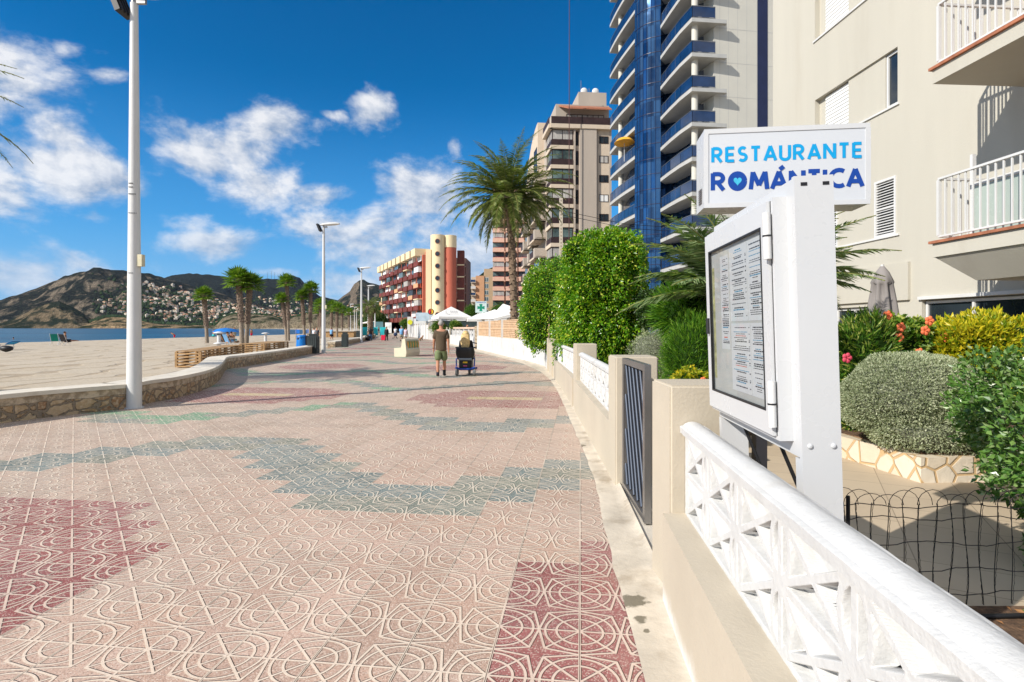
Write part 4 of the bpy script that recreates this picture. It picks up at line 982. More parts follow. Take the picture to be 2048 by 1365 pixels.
# --- beige tower with arched top
K['bstone'] = M('beige_cladding', (.42,.36,.30), .8, var=.05, vs=.4, streak=True); K['bstone2'] = M('beige_band', (.58,.48,.37), .8, var=.04)
K['brail'] = M('brown_railing', (.035,.018,.018), .5, var=.2); K['ggl'] = M('greenish_glass', (.09,.13,.125), .08, spec=.8, var=.6, vs=.5)
K['curtain'] = M('pale_curtains', (.40,.38,.35), .6, var=.3, vs=2, streak=True)
bt = thing('beige_tower', (8, 88, 0), 'beige tower with brown railings, arched gable and rooftop penthouse', 'building')
c0, c1, c2 = (5.95,83), (14.9,83.8), (3.3,105)
F1 = Plane(c0, c1); F2 = Plane(c2, c0)
for f in (F1, F2):
    if f.n.y > 0 and f is F1: f.n = -f.n
    if f is F2 and f.n.x > 0: f.n = -f.n
HB = 31.9
mb = MB(); mb.prism([c0, c1, (14.9,100), (12,106), c2], -.2, HB); mb.build('wall', K['bstone'], bt)
# front: glazed corner loggias, ribs and window columns
for i in range(10):
    z = HB-1.0-i*2.9
    mb = MB(); F1.box(mb, -.25, 3.2, .0, .22, z-2.9, z-2.35); F2.box(mb, F2.L-4.2, F2.L+.21, .0, .24, z-2.9, z-2.35); b_ = mb.build('floor_band', K['bstone2'], bt)
    win(F1, bt, -.05, 3.1, z-2.34, z-.02, .01, .09, K['brail'], K['ggl'] if i % 3 else K['curtain'], 'glazed_loggia', 2)
    win(F2, bt, F2.L-4.1, F2.L+.0, z-2.34, z-.02, .01, .09, K['brail'], K['ggl'] if i % 2 else K['curtain'], 'glazed_loggia', 4)
    mb = MB(); F1.box(mb, 0, 3.1, .09, .13, z-2.3, z-1.45); mb.build('railing', K['brail'], bt)
    mb = MB(); F2.box(mb, F2.L-4.1, F2.L, .09, .13, z-2.3, z-1.45); mb.build('railing', K['brail'], bt)
    win(F1, bt, 3.5, 3.95, z-2.3, z-.2, .005, .06, K['brail'], K['dglass'], 'slit_window', 1)
    win(F1, bt, 7.1, 8.5, z-1.9, z-.8, .005, .07, K['brail'], (K['dglass'], K['curtain'], K['dglass'], K['shut'])[i % 4], 'window', 2)
mb = MB(); F1.box(mb, 4.1, 6.6, .0, .45, 0, HB-.9); F1.box(mb, 3.25, 3.45, .0, .3, 0, HB-.9); mb.build('rib', K['bstone'], bt)
mb = MB(); F1.box(mb, 6.95, 8.65, .0, .004, 0, HB-.9); mb.build('window_bay', K['bstone2'], bt)
mb = MB(); F1.box(mb, -.35, F1.L, -.1, .6, HB-.9, HB-.3); F2.box(mb, F2.L-5, F2.L+.4, -.1, .6, HB-.9, HB-.3); mb.build('roof_slab', K['bstone2'], bt)
mb = MB(); F1.box(mb, -.2, F1.L, .45, .5, HB-.29, HB+.8); F2.box(mb, F2.L-5, F2.L+.3, .45, .5, HB-.29, HB+.8); mb.build('roof_railing', K['brail'], bt)
mb = MB(); mb.prism([F1.at(.8,-1.5)[:2], F1.at(F1.L,-1.5)[:2], F1.at(F1.L,-12)[:2], F1.at(.8,-12)[:2]], HB+.001, HB+3.4); mb.build('penthouse', K['bstone'], bt)
mb = MB(); 
mb.add([F1.at(1.2,-1.4,HB+3.0), F1.at(F1.L,-1.4,HB+3.0), F1.at(F1.L,.2,HB+2.1), F1.at(2.4,.2,HB+2.1), F1.at(1.2,-1.4,HB+3.2), F1.at(F1.L,-1.4,HB+3.2), F1.at(F1.L,.2,HB+2.3), F1.at(2.4,.2,HB+2.3)], [(0,3,2,1),(4,5,6,7),(3,2,6,7),(0,3,7,4)]); mb.build('canopy_roof', K['terra'], bt)
win(F1, bt, 2.4, 8.2, HB+.1, HB+1.9, -1.49, .08, K['brail'], K['curtain'], 'penthouse_window', 7)
mb = MB(); mb.prism([F1.at(4.6,-3)[:2], F1.at(F1.L,-3)[:2], F1.at(F1.L,-9)[:2], F1.at(4.6,-9)[:2]], HB+3.41, HB+6.0); mb.build('roof_hut', K['bstone'], bt)
for s_, h_ in ((5.2,2.2),(6.5,1.0)): MB().tube([F1.at(s_,-4,HB+6.0), F1.at(s_,-4,HB+6.0+h_)], .05, 5).build('antenna', K['greysteel'], bt)
for s_ in (5.6, 7.4): mb = MB(); mb.ball(F1.at(s_,-3.6,HB+6.4), (.55,.2,.55), 10); mb.build('satellite_dish', K['white'], bt)
# arched gable block on the sea side
mb = MB(); poly = []
s0, s1 = 2.0, 15.2
for i in range(13): 
    f = i/12; poly.append((s0+(s1-s0)*f, HB-5.5+8.0*math.sin(math.pi/2*(f**.75))))
n_ = len(poly); V = [F2.at(a, 1.0, 0) for a, _ in (poly[0], poly[-1])]
Vf = [F2.at(a, 1.0, z) for a, z in poly]; Vb = [F2.at(a, -9, z) for a, z in poly]
mb.add(Vf+[F2.at(s1,1.0,HB-7), F2.at(s0,1.0,HB-7)], [tuple(range(n_+2))]); mb.add(Vf+Vb, [(i, i+1, n_+i+1, n_+i) for i in range(n_-1)])
mb.add([F2.at(s1,1.0,HB-7), F2.at(s1,1.0,poly[-1][1]), F2.at(s1,-9,poly[-1][1]), F2.at(s1,-9,HB-7)], [(0,1,2,3)]); mb.build('arched_gable', K['bstone2'], bt)
win(F2, bt, 11.6, 14.6, HB-6.0, HB-1.2, 1.01, .1, K['brail'], K['dglass'], 'gable_window', 3)
for i in range(11):
    z = HB-6.5-i*2.9
    if z < 1: continue
    for j, (a, b_) in enumerate(((.4,5.0),(5.6,10.4),(11.0,17.2))):
        bb = balc(bt, F2, a, b_, 1.7 if j != 1 else 1.2, z-1, (K['bstone2'], K['brail']), 1.05, .3)
        mb = MB(); F2.box(mb, b_-1.2, b_, .02, 1.85, z-1.3, z+.2); mb.build('side_fin', K['bstone'], bb)
        if (i+j) % 2: mb = MB(); F2.box(mb, a+.2, b_-1.3, .9, .95, z+.05, z+1.5); mb.build('glazing', K['ggl'], bb)
mb = MB(); F1.box(mb, -1.0, 6.5, .01, 2.6, 9.4, 10.0); bb = mb.build('terrace', K['bstone2'], bt)
mb = MB(); F1.box(mb, -1.0, 6.5, 2.5, 2.56, 10.01, 11.0); mb.build('railing', K['brail'], bb)
crane = thing('lightning_rod', (8.0, 86, 0), 'tall thin brown mast rising above the beige tower', 'mast'); MB().tube([(8.3,83-1.5,9), (8.35,81.5,50)], [.07,.05], 5).build('rod', M('brown_mast', (.08,.03,.03), .6), crane)

# --- pink balcony tower behind
K['pink'] = M('pink_render', (.68,.42,.31), .8, var=.04); K['pinkr'] = M('red_rail', (.30,.04,.05), .6)
pt_ = thing('pink_tower', (-2, 172, 0), 'distant pink apartment tower with rows of rounded balconies behind the palm', 'building')
PF = Plane((-5.9,170), (8,171)); 
if PF.n.y > 0: PF.n = -PF.n
mb = MB(); mb.prism([(-5.7,170.3),(9,171.3),(9,190),(-5.7,190)], 0, 44.5); mb.build('wall', K['pink'], pt_)
for i in range(15):
    z = 1.3+i*2.92
    for a, b_ in ((0, 3.5), (3.9, 7.4), (7.8, 11.5)):
        bb = balc(pt_, PF, a, b_, 1.6 if a < 1 else 1.9, z, (K['pink'], K['pink']), .95, .3)
        mb = MB(); PF.box(mb, a+.6, b_-.3, (1.6 if a < 1 else 1.9)-.1, (1.6 if a < 1 else 1.9)-.04, z+.96, z+1.12); mb.build('rail', K['pinkr'], bb)
        mb = MB(); PF.box(mb, a+.1, b_-.1, .02, .3 if (i+int(a)) % 3 else 1.3, z+.97, z+2.6); mb.build('glazing', (K['curtain'], K['ggl'], K['reveal'])[(i*2+int(a)) % 3], bb)
# --- orange block and the blocks around it
ob_ = thing('orange_block', (-12, 215, 0), 'orange and tan apartment block between the red building and the pink tower', 'building')
OF = Plane((-15.9,215), (-7.3,215.5)); 
if OF.n.y > 0: OF.n = -OF.n
K['orw'] = M('orange_render', (.56,.31,.17), .8, var=.05); K['tanw'] = M('tan_render', (.46,.33,.20), .8, var=.05)
mb = MB(); OF.box(mb, 2.0, 5.2, -12, 0, 0, 21.5); mb.build('wall', K['orw'], ob_)
mb = MB(); OF.box(mb, 5.21, 10, -12, -.3, 0, 24.2); mb.build('wall', K['tanw'], ob_)
mb = MB(); OF.box(mb, .3, 1.99, -12, -.2, 0, 21); mb.build('wall', K['bstone2'], ob_)
for i in range(8):
    z = 1.5+i*2.5; balc(ob_, OF, .1, 1.9, .9, z, (K['bstone2'], K['railgl'] if i % 2 else K['whitewall']), .9, .2)
    win(OF, ob_, 5.4, 6.9, z+.2, z+1.9, -.28, .1, K['white'], K['ggl'], 'window', 2)
db = thing('dark_block', (-18, 190, 0), 'dark brown apartment block seen past the red cylinder', 'building')
mb = MB(); mb.prism([(-19,185),(-15.2,185.6),(-14.6,198),(-19,200)], 0, 24.6); mb.build('wall', M('dark_brown_wall', (.09,.06,.05), .8), db)
DF = Plane((-18.6,185.06), (-15.2,185.6)); 
if DF.n.y > 0: DF.n = -DF.n
for i in range(8): balc(db, DF, .3, 3.2, 1.2, 1.5+i*2.9, (K['greysteel'], K['brail']), 1, .2)

# --- red and cream seafront building
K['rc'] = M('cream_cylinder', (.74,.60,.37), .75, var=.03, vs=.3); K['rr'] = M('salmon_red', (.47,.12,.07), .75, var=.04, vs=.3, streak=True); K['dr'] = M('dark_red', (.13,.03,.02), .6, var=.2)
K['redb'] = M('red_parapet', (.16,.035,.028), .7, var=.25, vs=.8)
rb = thing('red_building', (-24, 150, 0), 'red and cream seafront building with two tall cylinders and round portholes', 'building')
HR = 24.2
A0 = Vector((-20.8,136.5)); A1 = Vector((-41.0,181)); 
RF = Plane(tuple(A1), tuple(A0))
if RF.n.x > 0: RF.n = -RF.n
mb = MB(); mb.prism([tuple(A1), tuple(A0), (-17.5,136.9), (-14.5,137.5), (-17,150), (-33,185)], 0, 20.2); mb.build('wall', K['rr'], rb)
def cylw(cx, cy, r, z0, z1, mat, name): mb = MB(); mb.lathe([(r,z0),(r,z1)], (cx,cy,0), 40); o = mb.build(name, mat, rb); return o
cylw(-18.25,137.6,1.75,0,HR,K['rc'],'cream_cylinder'); cylw(-15.35,138.4,1.62,0,21.2,K['rr'],'red_cylinder'); cylw(-15.35,138.4,1.66,21.21,HR,K['rc'],'cylinder_top')
mb = MB(); mb.box(-21.0,-19.7,136.3,138.6,0,20.6); mb.box(-17.0,-16.6,136.8,139,0,HR-.1); mb.build('cream_pier', K['rc'], rb)
for i in range(7):
    z = 22.5-i*2.95-(0 if i < 1 else .1); mb = MB(); a_ = R(-84)
    for rad, dz, mi in ((.62, .0, 0), (.5, .02, 1)):
        c_ = Vector((-18.25+1.75*math.cos(a_), 137.6+1.75*math.sin(a_), z)); nn = Vector((math.cos(a_), math.sin(a_), 0)); tt = Vector((-nn.y, nn.x, 0))
        mb.tube([c_-nn*.25, c_+nn*(.06+dz)], rad, 20, mi=mi)
    mb.build('porthole', [K['terra'], K['dglass']], rb)
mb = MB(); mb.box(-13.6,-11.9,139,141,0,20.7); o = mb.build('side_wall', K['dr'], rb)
for i in range(6):
    mb = MB(); mb.box(-13.65,-11.85,138.9,138.99,2.2+i*2.95,2.5+i*2.95); mb.build('band', K['rc'], rb)
NB = 9; bl = RF.L/NB
for j in range(NB):
    s0 = j*bl
    for i in range(6):
        z = 3.2+i*2.72
        big = (j == NB-1)
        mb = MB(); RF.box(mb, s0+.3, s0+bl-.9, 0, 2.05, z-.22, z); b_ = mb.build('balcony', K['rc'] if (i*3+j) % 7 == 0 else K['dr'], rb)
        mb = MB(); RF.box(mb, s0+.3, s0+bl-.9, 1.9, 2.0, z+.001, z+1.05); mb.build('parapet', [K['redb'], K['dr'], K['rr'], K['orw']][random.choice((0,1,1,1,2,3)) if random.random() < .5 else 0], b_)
        mb = MB(); RF.box(mb, s0+.35, s0+bl-1.0, 1.0, 1.1 if (i+j) % 3 else 1.85, z+1.06, z+2.45); mb.build('glazing', random.choice((K['curtain'], K['ggl'], K['curtain'], K['shut'], K['reveal'], K['ggl'])), b_)
        mb = MB(); RF.box(mb, s0+bl-.85, s0+bl-.15, 0, .9, z-.22, z+2.48); mb.build('side_fin', K['rr'] if j < NB-1 else K['rr'], b_)
    mb = MB(); RF.box(mb, s0+.25, s0+bl-1.2, -1, 2.6, 19.1, 20.9); mb.build('cream_parapet', K['rc'], rb)
mb = MB(); RF.box(mb, -1.6, -.02, -2.5, 1.0, 0, 20.9); mb.build('cream_end_wall', K['rc'], rb)
mb = MB(); RF.box(mb, -1, RF.L, .0, 3.0, 0, 2.6); mb.build('shop_front', M('shop_white', (.55,.6,.62), .5, var=.3, vs=.4), rb)
# ---------------------------------------------------------------- vegetation
def leaves(name, P, D, L, W, mat, parent, fold=.25, jit=.35):
    """leaf quads: P base points, D direction (tip), L length, W width; all numpy"""
    n = len(P); D = D/np.maximum(np.linalg.norm(D, axis=1, keepdims=True), 1e-6)
    L = L*(1+jit*(RNG.random(n)-.5)); W = W*(1+jit*(RNG.random(n)-.5))
    Rv = RNG.normal(size=(n, 3)); S = np.cross(D, Rv); S /= np.maximum(np.linalg.norm(S, axis=1, keepdims=True), 1e-6); Nn = np.cross(S, D)
    m_ = P+D*(L*.45)[:, None]
    a = m_+S*(W*.5)[:, None]+Nn*(W*fold)[:, None]; b_ = m_-S*(W*.5)[:, None]+Nn*(W*fold)[:, None]; t_ = P+D*L[:, None]
    V = np.stack([P, a, t_, b_], 1).reshape(-1, 3); k = np.arange(n)*4
    F = np.concatenate([np.stack([k, k+1, k+2], 1), np.stack([k, k+2, k+3], 1)])
    off = np.array(parent.location) if parent is not None else None
    return np_mesh(name, V, F, mat, parent, off=off)
def shell(c, r, n, depth=.3, lump=.18, ls=1.6, zmin=-.9, seed=0):
    """points and outward directions near the surface of a lumpy ellipsoid"""
    u = RNG.normal(size=(n*2, 3)); u /= np.linalg.norm(u, axis=1, keepdims=True); u = u[u[:, 2] > zmin][:n]
    k = np.array([noise.noise(Vector(q)*ls+Vector((seed, 0, 0)))+.5*noise.noise(Vector(q)*ls*3.1+Vector((0, seed, 0))) for q in u])
    rad = (1+lump*k*2)*(1-depth*RNG.random(len(u))**2.2)
    P = np.array(c)+u*np.array(r)*rad[:, None]; return P, u
K['twig'] = M('twigs', (.10,.07,.04), .9, var=.3, vs=8)
def bush(name, label, cat, blobs, L, W, mat, core, seed=0, group=None, ck=.84, ls=1.6, down=.3, trunk=None, rnd=.9, depth=.3, lump=.18):
    c0_ = blobs[0][0]; root = thing(name, (c0_[0], c0_[1], 0), label, cat, group); Ps, Ds = [], []; mb = MB()
    for i, (c, r, n) in enumerate(blobs):
        P, u = shell(c, r, n, depth, lump, ls, seed=seed+i*3); Ps.append(P); Ds.append(u+RNG.normal(size=u.shape)*rnd*.6+np.array([0, 0, -down]))
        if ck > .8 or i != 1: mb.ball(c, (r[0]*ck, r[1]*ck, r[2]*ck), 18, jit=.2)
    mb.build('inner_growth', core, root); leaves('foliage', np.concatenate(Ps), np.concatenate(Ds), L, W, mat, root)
    if trunk:
        MB().tube([(trunk[0], trunk[1], 0), (trunk[0]+.05, trunk[1], trunk[2]*.5), (trunk[0], trunk[1], trunk[2])], [.09, .07, .05], 8).build('trunk', K['twig'], root)
    return root
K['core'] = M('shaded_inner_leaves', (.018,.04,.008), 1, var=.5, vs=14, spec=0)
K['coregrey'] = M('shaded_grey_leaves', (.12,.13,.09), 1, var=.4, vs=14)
LF = leafmat('ficus_leaves', [(0,(.05,.16,.006)),(.45,(.11,.28,.01)),(.75,(.22,.40,.015)),(.92,(.46,.54,.04)),(1,(.58,.58,.12))], .3, .25, .6)
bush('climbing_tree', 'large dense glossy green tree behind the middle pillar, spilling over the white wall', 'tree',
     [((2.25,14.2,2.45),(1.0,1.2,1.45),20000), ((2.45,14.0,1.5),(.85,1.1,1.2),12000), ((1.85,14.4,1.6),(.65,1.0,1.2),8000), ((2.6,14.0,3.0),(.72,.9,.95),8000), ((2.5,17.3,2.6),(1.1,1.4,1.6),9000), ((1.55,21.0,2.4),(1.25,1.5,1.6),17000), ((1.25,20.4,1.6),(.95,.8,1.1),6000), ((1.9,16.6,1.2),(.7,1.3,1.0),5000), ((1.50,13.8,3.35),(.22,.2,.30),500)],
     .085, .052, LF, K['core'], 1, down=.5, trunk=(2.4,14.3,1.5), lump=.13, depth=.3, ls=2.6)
def wash_frond_dirs(n, lo, hi):
    return [(i*2.39996, R(hi+(lo-hi)*(i/(n-1))**.9)) for i in range(n)]
FR = leafmat('date_palm_leaflets', [(0,(.07,.11,.02)),(.5,(.14,.19,.04)),(.85,(.24,.28,.08)),(1,(.36,.37,.15))], .4, .2, .5)
FRd = leafmat('fan_palm_leaves', [(0,(.06,.13,.012)),(.6,(.13,.24,.02)),(1,(.26,.34,.05))], .45, .25, .4)
FB = leafmat('blue_green_leaflets', [(0,(.07,.13,.04)),(.5,(.16,.24,.09)),(1,(.32,.40,.20))], .4, .2, .5)
K['trunk'] = M('palm_trunk', (.17,.12,.08), .95, var=.35, vs=9, bump=.03, bs=14)
K['trunkr'] = M('red_brown_boots', (.19,.14,.105), .95, var=.4, vs=10, bump=.03, bs=16)
K['trunkg'] = M('grey_smooth_trunk', (.26,.21,.16), .95, var=.3, vs=8, bump=.02, bs=20)
K['stalk'] = M('frond_stalks', (.20,.20,.05), .6, var=.2)
def date_crown(c, nf, FL, pairs, ll, parent, mat, lo=-35, hi=82, bend=95, seed=0, lw=.035):
    rr = random.Random(seed); P, D, Ls = [], [], []; st = MB()
    for az_, e0 in wash_frond_dirs(nf, lo, hi):
        az_ += rr.uniform(-.25, .25); e = e0+R(rr.uniform(-8, 8)); fl = FL*rr.uniform(.82, 1.08)*(1 if e0 > 0 else .8); b_ = R(bend)*rr.uniform(.75, 1.15)
        h = Vector((math.sin(az_), math.cos(az_), 0)); q = Vector(c)+h*.12; pts = [q.copy()]; N = 12; tw = rr.uniform(-.5, .5)
        side = Vector((h.y, -h.x, 0)); tans = []
        for i in range(N):
            f = i/N; a = max(e-b_*f**1.25, R(-85)); t_ = h*math.cos(a)+Vector((0,0,1))*math.sin(a)+side*tw*.12*f; t_.normalize(); q = q+t_*fl/N; pts.append(q.copy()); tans.append(t_)
        st.tube(pts, [.03*fl/4*(1-.85*i/N)+.004 for i in range(N+1)], 4, caps=False)
        for k in range(pairs):
            f = .14+.86*k/pairs; i = min(N-1, int(f*N)); g = f*N-i; p_ = pts[i].lerp(pts[i+1], g); t_ = tans[i]; up = side.cross(t_)
            if up.z < 0 and abs(t_.z) < .95: up = -up
            l_ = ll*math.sin(math.pi*min(1, .12+.9*f)**.8)*rr.uniform(.85, 1.1)+.06*ll
            for s_ in (-1, 1):
                d_ = side*s_*.78+t_*.62+up*rr.uniform(.0, .38)+Vector((0,0,-.22))
                P.append(p_); D.append(d_); Ls.append(l_)
    stk = st.build('frond_stalks', K['stalk'], parent)
    P, D, Ls = np.array(P), np.array(D), np.array(Ls)
    n = len(P); Dn = D/np.linalg.norm(D, axis=1, keepdims=True); S = np.cross(Dn, np.array([0, 0, 1.])+RNG.normal(size=(n, 3))*.35); S /= np.linalg.norm(S, axis=1, keepdims=True)
    w_ = lw*Ls/ll*.5+lw*.2; m_ = P+Dn*(Ls*.35)[:, None]; t_ = P+Dn*Ls[:, None]+np.array([0, 0, -1])*(Ls*.12)[:, None]
    V = np.stack([P, m_+S*w_[:, None], t_, m_-S*w_[:, None]], 1).reshape(-1, 3); k = np.arange(n)*4
    off = np.array(parent.location)
    return np_mesh('fronds', V, np.stack([k, k+1, k+2, k+3], 1), mat, parent, off=off)
def date_palm(x, y, H, FL, label, r=.26, nf=58, pairs=44, ll=.5, lean=(0,0), mat=FR, seed=0, lo=-35, hi=82, bend=95, group=None, lw=.035):
    root = thing('date_palm', (x, y, 0), label, 'palm', group)
    mb = MB(); N = 26; pts = []; rad = []
    for i in range(N+1): f = i/N; pts.append((x+lean[0]*f**1.5, y+lean[1]*f, H*f)); rad.append(r*(1.25-.4*min(1, f*3) + .35*max(0, f-.88)/.12)*(1+.07*(i % 2)))
    mb.tube(pts, rad, 12)
    rr = random.Random(seed+1)
    for i in range(int(H*14)):
        f = .03+.97*i/(H*14); a = i*2.4; j = min(N-1, int(f*N)); q = Vector(pts[j]).lerp(Vector(pts[j+1]), f*N-j); rd = rad[j]
        mb.obox(q+Vector((math.cos(a)*rd, math.sin(a)*rd, 0)), (.10*r/.26, .16*r/.26, .09), a, 0, R(-25))
    mb.build('trunk', K['trunk'], root)
    c = Vector(pts[-1])
    mb = MB(); 
    for i in range(40):
        a = i*2.4; z = -.5+.6*i/40; mb.obox(c+Vector((math.cos(a)*r*1.25, math.sin(a)*r*1.25, z)), (.22*r/.26, .2*r/.26, .3*r/.26), a, 0, R(-30))
    mb.build('crown_base', K['trunkr'], root)
    date_crown(c, nf, FL, pairs, ll, root, mat, lo, hi, bend, seed, lw); return root
date_palm(.18, 32, 8.9, 4.3, 'tall date palm with a full arching crown rising behind the white lattice wall', .235, 74, 62, .58, (-.35, 0), seed=3, hi=86, lo=-28, bend=76, lw=.055)
date_palm(3.35, 8.0, 1.95, 1.75, 'low palm with spreading feathery fronds behind the menu case', .2, 52, 62, .40, seed=9, lo=14, hi=78, bend=58, mat=FB, lw=.032)
date_palm(-14.5, 12.6, 6.5, 3.1, 'palm just left of the picture whose frond tip shows at the left edge', .25, 44, 40, .45, seed=5, bend=95)
def fan_palm(x, y, H, label, cr=1.5, r=.2, lean=0, nfr=34, seed=0, z0=0, group='fan palms on the beach'):
    root = thing('fan_palm', (x, y, z0), label, 'palm', group); rr = random.Random(seed)
    r *= .82; N = 14; pts = [(x+lean*(i/N)**1.4, y, z0+H*i/N) for i in range(N+1)]; k = 5
    MB().tube(pts[:k+1], [r*.95*(1.15-.15*i/k) for i in range(k+1)], 10, caps=False).build('lower_trunk', K['trunkg'], root)
    mb = MB(); mb.tube(pts[k:], [r*(1.15+.1*(i % 2)) for i in range(N+1-k)], 10)
    for i in range(90):
        f = i/90; a = i*2.4; q = Vector(pts[k]).lerp(Vector(pts[-1]), f); mb.obox(q+Vector((math.cos(a)*r*1.2, math.sin(a)*r*1.2, 0)), (.09, .07, .16), a, 0, R(-30+rr.uniform(-10,10)))
    mb.build('upper_trunk', K['trunkr'], root)
    c = Vector(pts[-1]); V, F = [], []; st = MB()
    cr *= .74
    for az_, e in wash_frond_dirs(nfr, -25, 82):
        az_ += rr.uniform(-.3, .3); h = Vector((math.sin(az_), math.cos(az_), 0)); d_ = h*math.cos(e)+Vector((0,0,math.sin(e))); pl_ = cr*.45*rr.uniform(.85, 1.1)
        hub = c+d_*pl_+Vector((0,0,-.04)); st.tube([c, hub], [.02,.012], 3, caps=False)
        side = Vector((h.y, -h.x, 0)); n_ = 15; up = side.cross(d_)
        for i in range(n_):
            a = R(-105+210*i/(n_-1)); dr = (d_*math.cos(a)+side*math.sin(a)).normalized(); l_ = cr*.62*(.75+.25*math.cos(a))*rr.uniform(.9, 1.08)
            tip = hub+dr*l_+Vector((0,0,-.06*cr*abs(math.sin(a))-.05*cr)); mid = hub+dr*l_*.55+up*.02; w_ = (d_*-math.sin(a)+side*math.cos(a))*l_*.085
            k_ = len(V); V += [hub, mid+w_, tip, mid-w_]; F.append((k_, k_+1, k_+2, k_+3))
    st.build('leaf_stalks', K['stalk'], root)
    np_mesh('crown', V, F, FRd, root, off=root.location); return root
def bp(x, y): return gp(x, y)
for i, (px_, yb, yc, lab, cr, r, ln) in enumerate([
    (414,686.5,592,'short fan palm standing alone on the sand, nearest the water',1.55,.20,-.3),
    (484,690.5,562,'taller left palm of the pair standing close together on the sand',1.95,.23,-.3),
    (493,690,572,'right palm of the pair standing close together on the sand',1.9,.22,.3),
    (573,682,600,'shorter left palm of the middle pair, leaning left',1.45,.2,-.5),
    (577,682,566,'tall slender palm of the middle pair with a small crown',1.7,.2,-.2),
    (609,681,594,'left palm of the pair just left of the second lamp',1.45,.2,-.3),
    (620,681,580,'right palm of the pair just left of the second lamp',1.7,.2,.1)]):
    g_ = gp(px_, yb); fan_palm(g_.x, g_.y, 1.5+(656-yc)*g_.y/1120, lab, cr, r, ln, 34, i)
for i, (px_, Y, yc) in enumerate([(642,78,612),(663,92,614),(674,90,618),(684,110,622),(638,100,622),(698,120,626)]):
    fan_palm((px_-1024)*Y/1120, Y, 1.5+(656-yc)*Y/1120, ['far fan palm seen just left of the second lamp pole','far fan palm second to the right of the second lamp pole','taller far fan palm right of the second lamp, over the bin','farthest fan palm in the middle between second and third lamp','lowest far fan palm, hidden partly by the second lamp pole','far fan palm closest to the left of the third lamp'][i], 1.8, .22, 0, 24, 40+i, group='far fan palms beyond the second lamp')
date_palm(-19.2, 76, 4.2, 2.6, 'bushy date palm beyond the third lamp on the promenade', .4, 46, 26, .5, seed=15, bend=95)
# garden shrubs
LG = leafmat('grey_green_leaves', [(0,(.22,.26,.15)),(.5,(.36,.40,.25)),(1,(.54,.55,.40))], .7, .15, .2)
LP = leafmat('needle_green', [(0,(.04,.13,.008)),(.6,(.10,.24,.015)),(1,(.22,.36,.03))], .5, .25, .3)
LD = leafmat('dark_leaves', [(0,(.02,.05,.01)),(.7,(.05,.11,.02)),(1,(.12,.18,.05))], .4, .15, .4)
LY = leafmat('yellow_leaves', [(0,(.12,.22,.01)),(.4,(.38,.38,.015)),(1,(.72,.56,.03))], .4, .25, .4)
LV = leafmat('mixed_leaves', [(0,(.04,.12,.012)),(.6,(.11,.22,.02)),(.85,(.30,.36,.06)),(1,(.50,.50,.15))], .4, .25, .4)
LB = leafmat('pittosporum_leaves', [(0,(.04,.12,.018)),(.5,(.10,.21,.035)),(.85,(.18,.30,.07)),(1,(.38,.45,.26))], .3, .15, .6)
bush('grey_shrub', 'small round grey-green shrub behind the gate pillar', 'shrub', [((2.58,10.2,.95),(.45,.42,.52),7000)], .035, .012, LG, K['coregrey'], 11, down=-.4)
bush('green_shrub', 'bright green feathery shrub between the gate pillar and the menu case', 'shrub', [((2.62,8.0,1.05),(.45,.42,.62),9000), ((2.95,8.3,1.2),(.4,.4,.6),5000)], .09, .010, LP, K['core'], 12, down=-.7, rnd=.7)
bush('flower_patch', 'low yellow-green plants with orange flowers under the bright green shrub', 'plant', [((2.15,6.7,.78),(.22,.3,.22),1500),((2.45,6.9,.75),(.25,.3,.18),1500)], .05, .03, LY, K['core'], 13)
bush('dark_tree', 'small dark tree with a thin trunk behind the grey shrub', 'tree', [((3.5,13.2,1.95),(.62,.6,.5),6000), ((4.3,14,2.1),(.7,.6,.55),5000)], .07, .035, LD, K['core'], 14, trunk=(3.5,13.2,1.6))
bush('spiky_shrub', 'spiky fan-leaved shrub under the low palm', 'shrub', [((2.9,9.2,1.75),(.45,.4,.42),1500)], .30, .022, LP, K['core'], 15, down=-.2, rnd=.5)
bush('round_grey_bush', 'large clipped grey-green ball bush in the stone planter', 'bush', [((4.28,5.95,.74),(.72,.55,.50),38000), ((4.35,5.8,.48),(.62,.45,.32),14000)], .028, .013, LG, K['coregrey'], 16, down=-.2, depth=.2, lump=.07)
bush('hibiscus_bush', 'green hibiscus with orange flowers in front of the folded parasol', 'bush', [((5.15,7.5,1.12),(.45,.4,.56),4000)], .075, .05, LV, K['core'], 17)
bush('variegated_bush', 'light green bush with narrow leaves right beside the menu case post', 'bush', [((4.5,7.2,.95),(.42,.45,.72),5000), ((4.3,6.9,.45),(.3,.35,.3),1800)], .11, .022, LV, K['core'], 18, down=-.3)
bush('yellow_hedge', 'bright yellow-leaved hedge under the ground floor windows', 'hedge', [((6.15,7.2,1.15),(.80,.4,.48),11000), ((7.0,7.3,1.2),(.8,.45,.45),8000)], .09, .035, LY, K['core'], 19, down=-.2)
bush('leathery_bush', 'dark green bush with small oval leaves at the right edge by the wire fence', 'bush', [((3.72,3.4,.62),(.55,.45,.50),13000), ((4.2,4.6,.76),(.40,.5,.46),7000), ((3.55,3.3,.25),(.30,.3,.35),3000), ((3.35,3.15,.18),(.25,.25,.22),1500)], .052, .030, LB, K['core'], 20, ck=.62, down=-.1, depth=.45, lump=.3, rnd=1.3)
K['petal'] = M('orange_petals', (.80,.18,.07), .6, var=.1); K['petalr'] = M('pink_petals', (.65,.07,.12), .6, var=.1)
